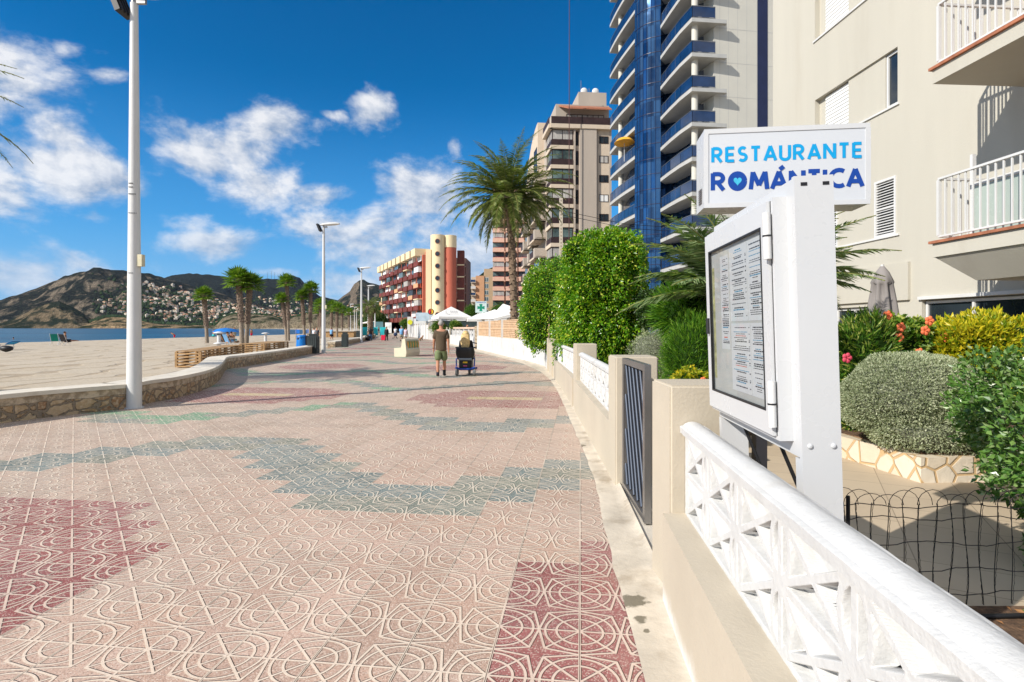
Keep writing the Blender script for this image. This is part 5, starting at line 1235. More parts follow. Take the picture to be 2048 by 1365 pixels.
for i in range(16):
    f_ = i/16; 
    if i < 11: a = R(random.uniform(180, 330)); q = Vector((5.15+.50*math.cos(a), 7.5+.50*math.sin(a), random.uniform(1.05, 1.7)))
    else: a = R(random.uniform(200, 280)); q = Vector((4.35+.45*math.cos(a), 6.85+.48*math.sin(a), random.uniform(.4, 1.2)))
    mb = MB(); 
    for k in range(5): t_ = k*1.2566; mb.ball(q+Vector((.035*math.cos(t_), -.02, .035*math.sin(t_))), (.03,.012,.03), 6)
    mb.ball(q+Vector((0,-.035,0)), (.008,.03,.008), 6)
    tag(mb.build('flower', K['petal'] if i < 12 else K['petalr']), 'one of the orange blooms on the hibiscus bush' if i < 11 else 'orange flower low beside the menu case post' if i == 11 else 'one of the pink flowers low beside the menu case post', 'flower', 'orange hibiscus blooms' if i < 11 else None if i == 11 else 'pink flowers beside the post')
for q in ((2.2,6.45,.9),(2.33,6.5,.83),(2.12,6.42,.8)):
    mb = MB(); 
    for k in range(5): t_ = k*1.2566; mb.ball(Vector(q)+Vector((.02*math.cos(t_), -.01, .02*math.sin(t_))), (.018,.01,.018), 6)
    tag(mb.build('flower', K['petal']), 'one of the small orange flowers behind the gate', 'flower', 'small orange flowers behind the gate')
# stone planter
K['crazy'] = None
m, t, b = base('crazy_paving_stone'); ob = t.n('ShaderNodeNewGeometry').outputs['Position']
ve = t.vor(ob, 4.5, 'DISTANCE_TO_EDGE'); v1 = t.vor(ob, 4.5); mo = t.smooth(ve.outputs['Distance'], .07, .03)
c = t.mix(mo, t.mix(t.noise(ob, 8, 5), (.62,.55,.44), t.ramp(t.sep(v1.outputs['Color'])[0], [(0,(.60,.48,.33)),(1,(.70,.64,.54))])), (.55,.38,.20))
t.put(b.inputs['Base Color'], c); b.inputs['Roughness'].default_value = .8; t.put(b.inputs['Normal'], t.bump(t.m('SUBTRACT', t.noise(ob, 12, 4), mo), .8, .01)); K['crazy'] = m
pl_ = thing('stone_planter', (3.93, 5.4, 0), 'low pale stone planter under the grey ball bush', 'planter')
poly = [(3.93,5.38),(4.62,5.42),(5.6,5.9),(9.0,6.6),(9.0,9.2),(3.8,9.2),(3.62,8.2),(3.72,7.0),(3.84,6.1)]
MB().prism(poly, 0, .25).build('planter_wall', K['crazy'], pl_)
cen = Vector((5.6,7.4)); MB().prism([tuple(cen+(Vector(q)-cen)*.93) for q in poly], .251, .262).build('planter_soil', K['soil'], pl_)
# soil strip, hose, wire fence
mb = MB(); mb.prism([(1.15,.2),(4.6,.2),(4.6,3.1),(3.2,2.98),(2.2,2.98),(1.45,2.96)], .0085, .02); o = mb.build('soil_bed', K['soil']); tag(o, kind='structure')
mb = MB(); mb.tube([(1.5,2.88,.035),(2.2,2.84,.034),(2.9,2.86,.036),(3.6,2.8,.034)], .012, 8); tag(mb.build('irrigation_hose', K['black']), 'black irrigation hose lying on the soil behind the near wall', 'hose')
V, F = [], []
P = np.stack([RNG.uniform(1.3, 3.6, 500), RNG.uniform(1.4, 2.95, 500), np.full(500, .024)], 1); D = np.stack([RNG.normal(size=500), RNG.normal(size=500), RNG.uniform(0, .4, 500)], 1)
o = leaves('fallen_leaves', P, D, .045, .02, leafmat('dry_leaves', [(0,(.16,.07,.03)),(.5,(.35,.17,.07)),(1,(.55,.36,.18))], .8, .1), None); tag(o, 'dry fallen leaves scattered over the soil bed', 'leaves', kind='stuff')
bush('seedling', 'tiny bright green seedling on the soil bed', 'plant', [((2.62,2.75,.06),(.05,.05,.04),40)], .05, .022, LP, K['core'], 30, down=-.8)
wf = thing('wire_fence', (2.2, 3.0, 0), 'low black wire garden fence with looped top behind the white balustrade', 'fence')
mb = MB(); xs = [1.60+.083*i for i in range(20)]
def wv(i, z): return .010*math.sin(i*1.9+z*9)+.014*(z-.3)*math.sin(i*.8)
for i, x in enumerate(xs):
    pts = [(x+wv(i, z), 3.0+.01*math.sin(i+z*7), z) for z in np.linspace(.02, .56, 12)]; mb.tube(pts, .0022, 5)
    pts2 = [(x+.0022+wv(i,z)+.002*math.sin(z*300), 3.0, z) for z in np.linspace(.02, .56, 40)]; mb.tube(pts2, .0016, 4)
    if i < len(xs)-2:
        mb.tube([(x+wv(i,.56)+.083*(1-math.cos(math.pi*k/8)), 3.0+.004*(i % 2), .55+(.075+.02*math.sin(i*1.3))*math.sin(math.pi*k/8)) for k in range(9)], .0018, 5)
mb.build('looped_wires', K['black'], wf)
mb = MB()
for z in (.545, .48, .345, .205, .08): mb.tube([(1.58+.04*k, 3.0+.004*math.sin(k), z+.012*math.sin(k*.45+z*20)+.003*math.sin(k*2)) for k in range(42)], .0025, 5)
mb.build('cross_wires', K['black'], wf)
MB().tube([(1.8,3.0,0),(1.8,3.0,.60)], .010, 6).build('stake', K['black'], wf)
# folded parasol
fp = thing('folded_parasol', (6.15, 9.3, 0), 'grey folded parasol standing by the cream house wall', 'parasol')
MB().tube([(6.15,9.3,0),(6.15,9.3,2.55)], .025, 8).build('pole', K['white'], fp)
mb = MB(); V = []; n_ = 40; pr = [(.03,2.52),(.10,2.42),(.17,2.25),(.14,2.22),(.17,2.0),(.22,1.6),(.25,1.25),(.23,1.05)]
for r_, z in pr:
    for k in range(n_): a = 2*math.pi*k/n_; q = r_*(1+.22*math.cos(a*8+z*.8)*(z < 2.24)); V.append((6.15+q*math.cos(a), 9.3+q*math.sin(a), z))
mb.add(V, [(i*n_+k, (i+1)*n_+k, (i+1)*n_+(k+1) % n_, i*n_+(k+1) % n_) for i in range(len(pr)-1) for k in range(n_)], 0, True); mb.build('folded_canopy', M('grey_canvas', (.24,.22,.21), .9, var=.08), fp)
# trees and shrubs in the far distance
for i, (x, Y, zc, r, lab) in enumerate([(946,118,5.0,1.9,'round light green tree behind the pharmacy sign'),(752,165,4.2,3.2,'dark tree left of the red building'),(757,190,6.5,3.6,'second dark tree beside the end of the red building'),(735,190,3,3.4,'low tree clump beyond the lamps'),(1000,75,3.6,1.4,'small leafy tree between the terrace parasols'),(812,90,2.2,1.0,'small potted palm-like shrub by the white shops'),(878,58,1.5,.9,'green hedge plant beside the white fence'),(911,50,1.75,.5,'low green hedge plant on the balustrade terrace')]):
    X_ = (x-1024)*Y/1120; bush('tree' if r > 1.2 else 'shrub', lab, 'tree' if r > 1.2 else 'shrub', [((X_,Y,zc),(r,r,r*.8),int(1800+200*r)), ((X_+r*.5,Y,zc-r*.3),(r*.7,r*.7,r*.6),1500)], .09*max(1, r*.75), .05*max(1, r*.75), (LP if i in (0,4) else LD) if i < 5 else LV, K['core'], 60+i, trunk=(X_,Y,zc) if r > 1.2 else None)
# ---------------------------------------------------------------- street furniture
def lamp(x, y, H, label, rb=.125, head_rz=0):
    r = thing('street_lamp', (x, y, 0), label, 'street lamp', 'tall white street lamps along the promenade')
    mb = MB(); mb.lathe([(rb,0),(rb*.98,.8),(rb*.8,H*.45),(rb*.52,H)], (x,y,0), 20); mb.lathe([(rb*1.25,.0),(rb*1.25,.02)], (x,y,0), 20); p_ = mb.build('pole', K['white'], r)
    mb = MB(); mb.box(x+rb*.7, x+rb*.7+.09, y-.06, y+.04, 1.5+136*10.4/1120-.12, 1.5+136*10.4/1120+.10); mb.build('junction_box', M('cream_box', (.6,.55,.38), .5), p_)
    mb = MB(); a = Matrix.Rotation(R(7), 4, 'Y')
    vs = []; prof = [(-.15,.07,.05),(.0,.13,.09),(.35,.18,.13),(.75,.17,.12),(1.0,.1,.05)]; n_ = 12
    for px_, w_, h_ in prof:
        for k in range(n_): an = 2*math.pi*k/n_; vs.append(Vector((x+.0+px_-.05, y+w_*math.cos(an), H+.17+h_*math.sin(an)*(1 if math.sin(an) > 0 else .55)+px_*.06)))
    mb.add(vs, [(i*n_+k, (i+1)*n_+k, (i+1)*n_+(k+1) % n_, i*n_+(k+1) % n_)[::-1] for i in range(4) for k in range(n_)], 0, True); mb.add(vs[:n_], [tuple(range(n_))]); mb.add(vs[-n_:], [tuple(range(n_-1,-1,-1))])
    mb.build('lamp_head', K['white'], r)
    mb = MB(); mb.tube([(x,y,H-.02),(x,y,H+.12)], rb*.45, 8); mb.obox((x+.12,y,H+.04), (.2,.06,.1)); mb.build('bracket', K['steel'], r)
    mb = MB(); mb.obox((x-.27,y-.02,H+.0), (.10,.34,.46), 0, 0, R(-22)); 
    for k in range(4): mb.obox((x-.20,y-.14+k*.09,H-.02), (.05,.02,.40), 0, 0, R(-22))
    mb.build('floodlight', K['dark'], r)
    mb = MB(); mb.obox((x-.335,y-.02,H+.02), (.012,.28,.38), 0, 0, R(-22)); mb.build('floodlight_glass', K['conc'], r); return r
lamp(-7.05, 10.45, 7.55, 'nearest and tallest street lamp, its foot against the long curving sea wall')

lamp(-11.3, 33.6, 7.5, 'second street lamp, standing right behind the first dark litter bin')
lamp(-15.6, 58, 7.5, 'third street lamp, beside the stone seat wall and the second bin')
for i, (x, Y, lab) in enumerate([(737,84,'fourth street lamp, just left of the date palm'),(750,135,'fifth street lamp, beside the dark far tree'),(701,150,'leftmost of the three thin far street lamps over the beach'),(709,172,'middle one of the three thin far street lamps over the beach'),(713,200,'rightmost of the three thin far street lamps over the beach'),(773-6,215,'tiny farthest street lamp near the red building')]): lamp((x-1024)*Y/1120, Y, 7.6, lab, .16)
# marks on the nearest pole
mk = bpy.data.objects['street_lamp']
for c_ in list(mk.children):
    if c_.name.startswith('pole'):
        mb = MB(); 
        for z, w_, h_ in ((2.51+1.9-1.9,.05,.008),(4.17,.05,.01),(4.10,.05,.01),(3.97,.08,.014),(3.62,.09,.01)):
            for k in range(6):
                a = R(250+k*w_*160); rr_ = .1252-.0065*z/1; mb.box(-7.05+rr_*math.cos(a)-.008, -7.05+rr_*math.cos(a)+.008, 10.45+rr_*math.sin(a)-.006, 10.45+rr_*math.sin(a), z, z+h_)
        rr_ = .119
        mb.build('paint_marks', K['dark'], c_)
def bin_(x, y, label, w_=.42):
    r = thing('litter_bin', (x, y, 0), label, 'litter bin', 'dark slatted litter bins')
    mb = MB(); mb.box(x-w_/2, x+w_/2, y-w_/2, y+w_/2, .02, 1.0)
    for k in range(5):
        for s_ in (-1, 1): mb.obox((x-w_/2+.05+k*(w_-.1)/4, y+s_*(w_/2+.008), .5), (.06, .014, .94)); mb.obox((x+s_*(w_/2+.008), y-w_/2+.05+k*(w_-.1)/4, .5), (.014, .06, .94))
    mb.build('body', M('bin_green_grey', (.035,.045,.045), .5, var=.1) if 'bin_green_grey' not in bpy.data.materials else bpy.data.materials['bin_green_grey'], r)
    mb = MB(); mb.box(x-w_*.38, x+w_*.38, y-w_*.38, y+w_*.38, 1.0, 1.1); mb.box(x-w_*.45, x+w_*.45, y-w_*.45, y+w_*.45, 1.1, 1.15); mb.build('hood', bpy.data.materials['bin_green_grey'], r)
bin_(-11.55, 32.6, 'dark litter bin in front of the second street lamp', .52); bin_(-13.0, 43.6, 'dark litter bin at the end of the short seat wall'); bin_(-17.0, 62, 'dark litter bin farther along, beside the third street lamp')
# blue bin
q = gp(604, 699); r = thing('recycling_bin', q, 'bright blue bin with a black side standing on the sand', 'bin')
MB().lathe([(.40,0),(.36,.75),(.33,.85)], q, 16).build('body', M('bin_blue', (.0,.16,.52), .4, var=.06), r)
MB().lathe([(.37,.86),(.37,.95),(.2,1.0)], q, 16).build('lid', bpy.data.materials['bin_blue'], r); mb = MB(); mb.box(q.x+.30, q.x+.5, q.y-.2, q.y+.2, .1, .95); mb.build('side_box', K['black'], r)
mb = MB(); mb.box(q.x-.2, q.x+.1, q.y-.345, q.y-.32, .68, .80); mb.build('opening', K['black'], r)
# mushroom posts
for x, yb, ds, lab in ((438,699,(.38,1.12),'white foot-shower post with two round discs by the beach'),(531,688.5,(.02,.95),'white mushroom-shaped post on the sand right of the palm pair')):
    q = gp(x, yb); r = thing('shower_post', q, lab, 'post'); MB().lathe([(.13,0),(.12,1.0)], q, 12).build('stem', K['white'], r)
    for z in ds: MB().lathe([(.05,z-.03),(.36,z),(.34,z+.05),(.1,z+.12)], q, 14).build('disc', K['white'], r)
# wooden pallet benches on the sand
def pallets(c4, h, label, n=5):
    """c4: near-left, near-right, far-right, far-left ground corners"""
    r = thing('wooden_platform', c4[0], label, 'wooden bench', 'slatted wooden benches on the sand'); z = 0
    a, b_, c_, d_ = [Vector(q) for q in c4]
    for k in range(n):
        z = .03+k*h/n; mb = MB()
        for p_, q_ in ((a, b_), (b_, c_), (c_, d_), (d_, a)): mb.bar(p_+Vector((0,0,z)), q_+Vector((0,0,z)), .10, h/n*.45)
        mb.build('slat', K['wood'], r)
    mb = MB(); L = (c_-b_).length; m_ = int(L/.16)
    for i in range(m_): f = (i+.3)/m_; mb.bar(a.lerp(d_, f)+Vector((0,0,h)), b_.lerp(c_, f)+Vector((0,0,h)), L/m_*.8, .03)
    mb.build('deck', K['wood'], r)
    m_ = int(L/1.4)+1
    for i in range(m_+1):
        for p_, q_ in ((a, d_), (b_, c_)): q2 = p_.lerp(q_, i/m_); mb = MB(); mb.obox(q2+Vector((0,0,h/2)), (.09,.09,h-.03)); mb.build('post', K['wood'], r)
pallets([(-13.0,21.7,-.03),(-12.08,21.7,-.03),(-14.2,29.6,-.03),(-15.1,29.6,-.03)], .62, 'long slatted wooden bench on the sand behind the near sea wall')
pallets([(-15.3,31.5,-.03),(-13.95,31.5,-.03),(-14.9,37.2,-.03),(-16.3,37.2,-.03)], .62, 'second slatted wooden bench, beyond the long one')
# concrete bench with painted back
bq = gp(802, 714); r = thing('concrete_bench', (bq.x, bq.y, 0), 'cream concrete bench with painted green leaves on its back', 'bench', rz=R(-14))
prof = [(-.38,0),(.25,0),(.30,.2),(.27,.5),(.22,.92),(.14,.94),(.06,.90),(.0,.48),(-.40,.44)]
K['bench'] = M('cream_concrete', (.66,.60,.45), .8, var=.05)
mb = MB(); n_ = len(prof); V = [(a, 0, z) for a, z in prof]+[(a, 1.75, z) for a, z in prof]
mb.add(V, [tuple(range(n_-1,-1,-1)), tuple(range(n_, 2*n_))]+[(i, (i+1) % n_, n_+(i+1) % n_, n_+i) for i in range(n_)]); mb.build('seat_body', K['bench'], r, world=False)
mb = MB(); mb.quad((.303,.1,.36),(.303,1.65,.36),(.245,1.65,.88),(.245,.1,.88)); mb.build('back_panel', M('panel_white', (.55,.6,.5), .6), r, world=False)
K['leafp'] = M('leaf_paint', (.03,.22,.08), .6); K['orp'] = M('ochre_paint', (.55,.28,.05), .6)
for i in range(9):
    y0_ = .25+i*.16; mb = MB(); 
    for k in range(5): mb.add([(.314-.06*f_+k*.0004, y0_+dx, .40+.46*f_) for f_, dx in ((0,k*.01-.02),(.5,k*.045-.09+.035),(1,k*.05-.10),(.5,k*.045-.09-.035))], [(0,1,2,3)])
    mb.build('painted_leaf', K['leafp'] if i % 2 else K['orp'], r, world=False)

# ---------------------------------------------------------------- terrace cafes at the right of the promenade
K['canvas'] = M('white_canvas', (.74,.72,.68), .8, var=.04)
def big_parasol(x, y, w_, he, hp, label, rz=0, tilt=0):
    r = thing('cafe_parasol', (x, y, 0), label, 'parasol', 'large square white cafe parasols', rz)
    a = w_/2; V = [(-a,-a,he),(a,-a,he),(a,a,he),(-a,a,he),(0,0,hp),(-a,-a,he-.22),(a,-a,he-.22),(a,a,he-.22),(-a,a,he-.22)]
    mb = MB(); mb.add(V, [(0,1,4),(1,2,4),(2,3,4),(3,0,4),(5,6,1,0),(6,7,2,1),(7,8,3,2),(8,5,0,3)])
    o = mb.build('canopy', K['canvas'], r, world=False)
    if tilt: o.data.transform(Matrix.Translation((0,0,he)) @ Matrix.Rotation(tilt,4,'Y') @ Matrix.Translation((0,0,-he)))
    MB().tube([(0,0,0),(0,0,hp-.1)], .05, 8).build('pole', K['white'], r, world=False)
    mb = MB()
    for sx_, sy_ in ((-1,-1),(1,-1),(1,1),(-1,1)): mb.tube([(0,0,he-.35),(sx_*a*.9,sy_*a*.9,he+.02)], .02, 4)
    mb.build('ribs', K['white'], r, world=False); return r
cp = big_parasol(-6.3, 58, 3.4, 2.62, 3.7, 'large white cafe parasol with grey script, left of the pharmacy sign', R(20))
mb = MB()
def CF(x, z, l_): 
    f = (z-2.62)/(3.7-2.62); return (x, -1.7*(1-f)-.01-l_, z)
ribbon(mb, arc(-.55,3.1,.22,.26,60,300,14), .03, CF, .004); ribbon(mb, [(-.95,2.9),(-.6,2.86),(.1,2.9),(.5,2.88)], .015, CF, .006)
for k in range(4): ribbon(mb, arc(-.22+k*.2,3.12,.08,.10,0,340,10), .022, CF, .008+k*.002)
mb.build('script_lettering', M('grey_script', (.16,.15,.17), .7), cp, world=False)
big_parasol(-3.1, 57, 3.0, 2.35, 3.1, 'flat white cafe parasol under the pharmacy sign', R(8)); big_parasol(-1.6, 52, 3.0, 2.5, 3.2, 'white cafe parasol behind the pharmacy sign, right side', R(-20)); big_parasol(-.5, 46, 2.6, 2.55, 3.5, 'tilted white cafe parasol behind the lattice wall', R(12), R(-14))
# pharmacy sign
q = px(962, 615, 53); r = thing('pharmacy_sign', (q.x, q.y, 0), 'square pharmacy sign with a green cross on a white post box', 'sign')
mb = MB(); mb.box(q.x-.34, q.x+.34, q.y-.3, q.y+.3, 0, 2.85); mb.build('post_box', K['white'], r)
mb = MB(); mb.box(q.x-.53, q.x+.53, q.y-.1, q.y+.1, 2.93, 4.0); mb.box(q.x-.06, q.x+.06, q.y-.06, q.y+.06, 2.851, 2.929); mb.build('sign_panel', M('pale_sign', (.50,.60,.58), .5), r)
mb = MB(); w_ = .13
def PF_(x, z, l_): return (q.x+x, q.y-.102-l_, z)
cz = 3.40; mb.add([PF_(a, cz+b_, .002) for a, b_ in ((-.16,-.34),(.16,-.34),(.10,-.10),(.34,-.16),(.34,.16),(.10,.10),(.16,.34),(-.16,.34),(-.10,.10),(-.34,.16),(-.34,-.16),(-.10,-.10))], [tuple(range(12))]); mb.build('green_cross', M('cross_green', (.0,.21,.12), .5), r)
mb = MB(); text(mb, 'FARMACIA', -.46, .46, 3.83, .12, .024, PF_, .3); mb.build('lettering', K['navy'], r)
# round sign
q = px(862, 624, 67); r = thing('round_sign', (q.x, q.y, 0), 'round black sign with a red and yellow emblem on two thin poles', 'sign')
MB().tube([(q.x,q.y+.06,q.z),(q.x,q.y-.06,q.z)], .37, 24).build('disc', K['black'], r)
mb = MB(); mb.add([(q.x+.28*math.cos(a), q.y-.065, q.z+.28*math.sin(a)) for a in np.linspace(math.pi/2, 3*math.pi/2, 14)], [tuple(range(14))]); mb.build('emblem', M('emblem_red', (.7,.02,.02), .5), r)
mb = MB(); mb.add([(q.x+.28*math.cos(a), q.y-.065, q.z+.28*math.sin(a)) for a in np.linspace(-math.pi/2, math.pi/2, 14)], [tuple(range(14))]); mb.build('emblem', M('emblem_yellow', (.8,.45,.02), .5), r)
mb = MB(); mb.add([(q.x+a*.1, q.y-.068, q.z+b_*.1) for a, b_ in ((-1,-2.2),(.6,-2.4),(.9,-.6),(.2,-.2),(1.1,.9),(.3,2.0),(-.5,1.2),(-.2,.2),(-.9,-.5))], [tuple(range(9))]); mb.build('emblem', K['black'], r)
for s_ in (-.14, .14): MB().tube([(q.x+s_,q.y,0),(q.x+s_,q.y,q.z-.3)], .03, 6).build('pole', K['conc'], r)
# white panel fence and pavilion, shops further on
wf_ = thing('panel_fence', (rightx(60), 60, 0), 'white panel fence of the cafe terraces beyond the balustrade', 'fence')
y = 53
while y < 93:
    a = Vector((rightx(y)+.1, y, 0)); b_ = Vector((rightx(y+2.4)+.1, y+2.4, 0)); mb = MB(); h_ = 1.35 if y < 70 else 1.9
    mb.bar(a+Vector((0,.08,h_/2)), b_+Vector((0,-.08,h_/2)), .06, h_-.05); mb.build('panel', K['white'], wf_)
    mb = MB(); mb.obox(a+Vector((0,0,h_/2+.1)), (.14,.14,h_+.2)); mb.build('post', K['cream'] if int(y) % 3 else K['white'], wf_); y += 2.5
pv = thing('cafe_pavilion', (-11, 84, 0), 'low white cafe pavilion with a flat roof behind the panel fence', 'pavilion')
mb = MB(); mb.prism([(-9.5,68),(-3,68),(-3,78),(-12,80)], 2.35, 2.6); mb.build('roof', K['white'], pv)
mb = MB(); mb.prism([(-9.0,69),(-3.2,69),(-3.2,77),(-11.5,79)], .1, 2.3); mb.build('glazed_front', K['ggl'], pv)
mb = MB(); mb.prism([(-15.5,88),(-10,88),(-10,98),(-18,100)], 0, 3.0); mb.build('kiosk', K['shut'], pv)
mb = MB(); mb.obox((-13.6,87,3.2), (2.6,.15,1.3), 0); mb.build('name_board', M('pale_board', (.45,.55,.62), .5), pv)
mb = MB(); mb.obox((-15.7,86.5,1.9), (.9,.12,2.6)); mb.build('menu_board', K['white'], pv)
r = thing('yellow_sign', (-15.6,86,0), 'small round yellow sign on the white shop board', 'sign'); MB().tube([(-15.7,86.3,2.35),(-15.7,86.2,2.35)], .38, 16).build('disc', M('sign_yellow', (.6,.6,.03), .5), r); MB().tube([(-15.7,86.35,0),(-15.7,86.35,2.3)], .03, 5).build('pole', K['steel'], r)
mb = MB(); 
sh_ = thing('seafront_shops', (-38, 150, 0), 'row of low white shops at the foot of the red building', 'shops')
mb = MB(); mb.prism([(-20,118),(-12,116),(-12,135),(-24,136)], 0, 3.2); mb.build('shop_wall', K['shut'], sh_)
mb = MB(); mb.prism([(-36,140),(-34,139),(-45,178),(-48,178)], 2.8, 3.1); mb.build('awning', K['canvas'], sh_)
mb = MB(); mb.obox((-33.5,139,1.6), (3.0,.3,2.8)); mb.build('entrance', M('teal_glass', (.10,.2,.22), .2), sh_)
for x, w2, cc in ((790,1.2,(.55,.7,.75)),(800,1.6,(.05,.4,.5)),(812,1.2,(.8,.8,.8)),(780,1.6,(.75,.75,.72))):
    X_ = (x-1024)*116/1120
    mb = MB(); mb.obox((X_,117.2,1.5), (w2*1.6,.1,2.2)); mb.build('shop_window', M('shop_colour', cc, .5, var=.2), sh_)
# utility pole with cables by the beige tower
q = px(1122, 470, 48); r = thing('utility_pole', (q.x, q.y, 0), 'pale perforated concrete utility pole standing before the beige tower', 'pole')
mb = MB(); mb.box(q.x-.14,q.x+.14,q.y-.1,q.y+.1,0,12.6); mb.build('shaft', K['cream'], r); mb = MB()
for i in range(40): mb.box(q.x-.05,q.x+.05,q.y-.104,q.y-.101,.6+i*.3,.75+i*.3)
mb.build('holes', K['trunkg'], r)
for dz in (0, .35, -1.2): MB().tube([(q.x,q.y,11.2+dz),(q.x+6,q.y+2,10.4+dz),(q.x+13,q.y+4,10.3+dz),(q.x+22,q.y+7,10.9+dz)], .022, 4).build('cable', K['black'], r)

# ---------------------------------------------------------------- people
def skin_mesh(name, nodes, edges, mat, parent, root=0, sub=1, loc=None):
    me = bpy.data.meshes.new('tmp'); me.from_pydata([n_[0] for n_ in nodes], edges, []); o = bpy.data.objects.new('tmp', me); COL.objects.link(o)
    sk = o.modifiers.new('s', 'SKIN'); sk.use_smooth_shade = True
    if sub: sb = o.modifiers.new('b', 'SUBSURF'); sb.levels = sub
    for i, v in enumerate(me.skin_vertices[0].data): v.radius = nodes[i][1] if hasattr(nodes[i][1], '__len__') else (nodes[i][1],)*2; v.use_root = (i == root)
    dg = bpy.context.evaluated_depsgraph_get(); m2 = bpy.data.meshes.new_from_object(o.evaluated_get(dg)); bpy.data.objects.remove(o)
    m2.materials.clear(); m2.materials.append(mat); m2.name = name
    for p_ in m2.polygons: p_.use_smooth = True
    return link(name, m2, parent)
def person(label, x, y, z=0, h=1.72, rz=0, shirt=None, bottom=None, hair=None, skin=None, shoes=None, stride=.12, arms=(.0,.0), short=True, sleeve=True, fingers=False, hairlen=0, bend=0, seated=False, legang=60, skirt=False, group=None, sub=1, hatc=None):
    r = thing('person', (x, y, z), label, 'person', group, rz); sk_ = skin or K['skin']; H = h
    def bnd(q):           # bend the upper body forward about the hips
        q = Vector(q)
        if not bend or q.z < .52*H: return q
        dz = q.z-.52*H; return Vector((q.x, q.y*math.cos(bend)+dz*math.sin(bend), .52*H+dz*math.cos(bend)-q.y*math.sin(bend)))
    s_ = H/1.72; lo = -.44*H if seated else 0
    if seated:
        hip = .47
        knee = lambda sd: (sd*.10*s_, .42*s_, .49); ank = lambda sd, f: (sd*.10*s_, (.42+.40*math.sin(R(90-legang)))*s_, .49-.40*math.cos(R(90-legang)))
        base_z = hip-.52*H
    else: base_z = 0
    def U(q): q = bnd(q); return Vector((q.x, q.y, q.z+base_z))
    N, E = [], []
    def nd(q, r_, p_=None):
        N.append((q, r_)); 
        if p_ is not None: E.append((p_, len(N)-1))
        return len(N)-1
    pel = nd(U((0,0,.52*H)), (.135*s_,.10*s_)); wa = nd(U((0,0,.61*H)), (.125*s_,.09*s_), pel); ch = nd(U((0,0,.74*H)), (.15*s_,.10*s_), wa); sh = nd(U((0,0,.815*H)), (.11*s_,.075*s_), ch)
    nk = nd(U((0,.0,.855*H)), .052*s_, sh); he0 = nd(U((0,.01,.89*H)), (.066*s_,.075*s_), nk); he1 = nd(U((0,.015,.945*H)), (.075*s_,.088*s_), he0); nd(U((0,.01,.985*H)), (.05*s_,.06*s_), he1)
    nd(U((0,.105*s_,.92*H)), .016*s_, he1)
    hands = []
    for sd, aa in ((-1, arms[0]), (1, arms[1])):
        a = nd(U((sd*.155*s_,0,.805*H)), .062*s_, sh)
        elb = Vector((sd*.215*s_, -.01+.28*s_*math.sin(aa)*.6, .805*H-.29*s_*math.cos(aa*.6))); b_ = nd(U(elb), .043*s_, a)
        wr = elb+Vector((sd*.015, .25*s_*math.sin(aa*1.2+.12), -.25*s_*math.cos(aa*1.2+.12))); c_ = nd(U(wr), .028*s_, b_)
        hd = (wr-elb).normalized(); pm = wr+hd*.06*s_; d_ = nd(U(pm), (.036*s_,.02*s_), c_); hands.append((U(wr), U(pm), sd))
        if fingers:
            for k, (off, ln) in enumerate(((-.030,.062),(-.010,.075),(.010,.070),(.028,.055))):
                b0 = pm+hd*.035+Vector((0, off, 0)); f0 = nd(U(b0), .0095, d_); f1 = nd(U(b0+hd*ln*.55+Vector((-sd*.006,0,0))), .0085, f0); nd(U(b0+hd*ln+Vector((-sd*.02,.004,0))), .0075, f1)
            t0 = nd(U(wr+hd*.03+Vector((-sd*.012,.033,0))), .011, d_); nd(U(wr+hd*.075+Vector((-sd*.02,.05,0))), .009, t0)
        else: nd(U(pm+hd*.075*s_), (.022*s_,.012*s_), d_)
    LG_ = []
    for sd in (-1, 1):
        f = stride*sd
        if seated: hp = (sd*.09*s_, .02, base_z+.52*H-.02); kn = knee(sd); an = ank(sd, f); tz = (an[0], an[1]+.13, an[2]-.02)
        else: hp = U((sd*.088*s_,0,.49*H)); kn = (sd*.092*s_, f*.55+.02, .28*H); an = (sd*.09*s_, f, .05*H+max(0,-f)*.25); tz = (sd*.095*s_, f+.15*s_, .022*H)
        a = nd(hp, .095*s_, pel); m1 = nd(Vector(hp).lerp(Vector(kn), .5), .078*s_, a); b_ = nd(kn, .055*s_, m1); m2_ = nd(Vector(kn).lerp(Vector(an), .35), .056*s_, b_); c_ = nd(an, .034*s_, m2_); nd(tz, (.035*s_,.02*s_), c_)
        LG_.append((hp, kn, an, tz))
    skin_mesh('body', N, E, sk_, r, sub=sub)
    if shirt:
        SN, SE = [], []
        def sn_(q, r_, p_=None):
            SN.append((q, r_)); 
            if p_ is not None: SE.append((p_, len(SN)-1))
            return len(SN)-1
        a0 = sn_(U((0,0,.445*H)), (.185*s_,.135*s_)); a = sn_(U((0,0,.50*H)), (.185*s_,.135*s_), a0); b_ = sn_(U((0,0,.61*H)), (.175*s_,.125*s_), a); c_ = sn_(U((0,0,.74*H)), (.205*s_,.13*s_), b_); d_ = sn_(U((0,0,.822*H)), (.15*s_,.09*s_), c_)
        for sd, aa in ((-1, arms[0]), (1, arms[1])):
            e_ = sn_(U((sd*.16*s_,0,.805*H)), .075*s_, d_); L_m = .85 if sleeve is True else .05 if sleeve is False else 1
            elb = Vector((sd*.215*s_, -.01+.28*s_*math.sin(aa)*.6, .805*H-.29*s_*math.cos(aa*.6))); st_ = Vector((sd*.16*s_,0,.805*H))
            g_ = sn_(U(st_.lerp(elb, L_m)), .075*s_ if L_m < 1 else .052*s_, e_)
            if L_m == 1: wr = elb+Vector((sd*.015, .23*s_*math.sin(aa*1.2+.12), -.23*s_*math.cos(aa*1.2+.12))); sn_(U(wr), .04*s_, g_)
        skin_mesh('shirt', SN, SE, shirt, r, sub=sub)
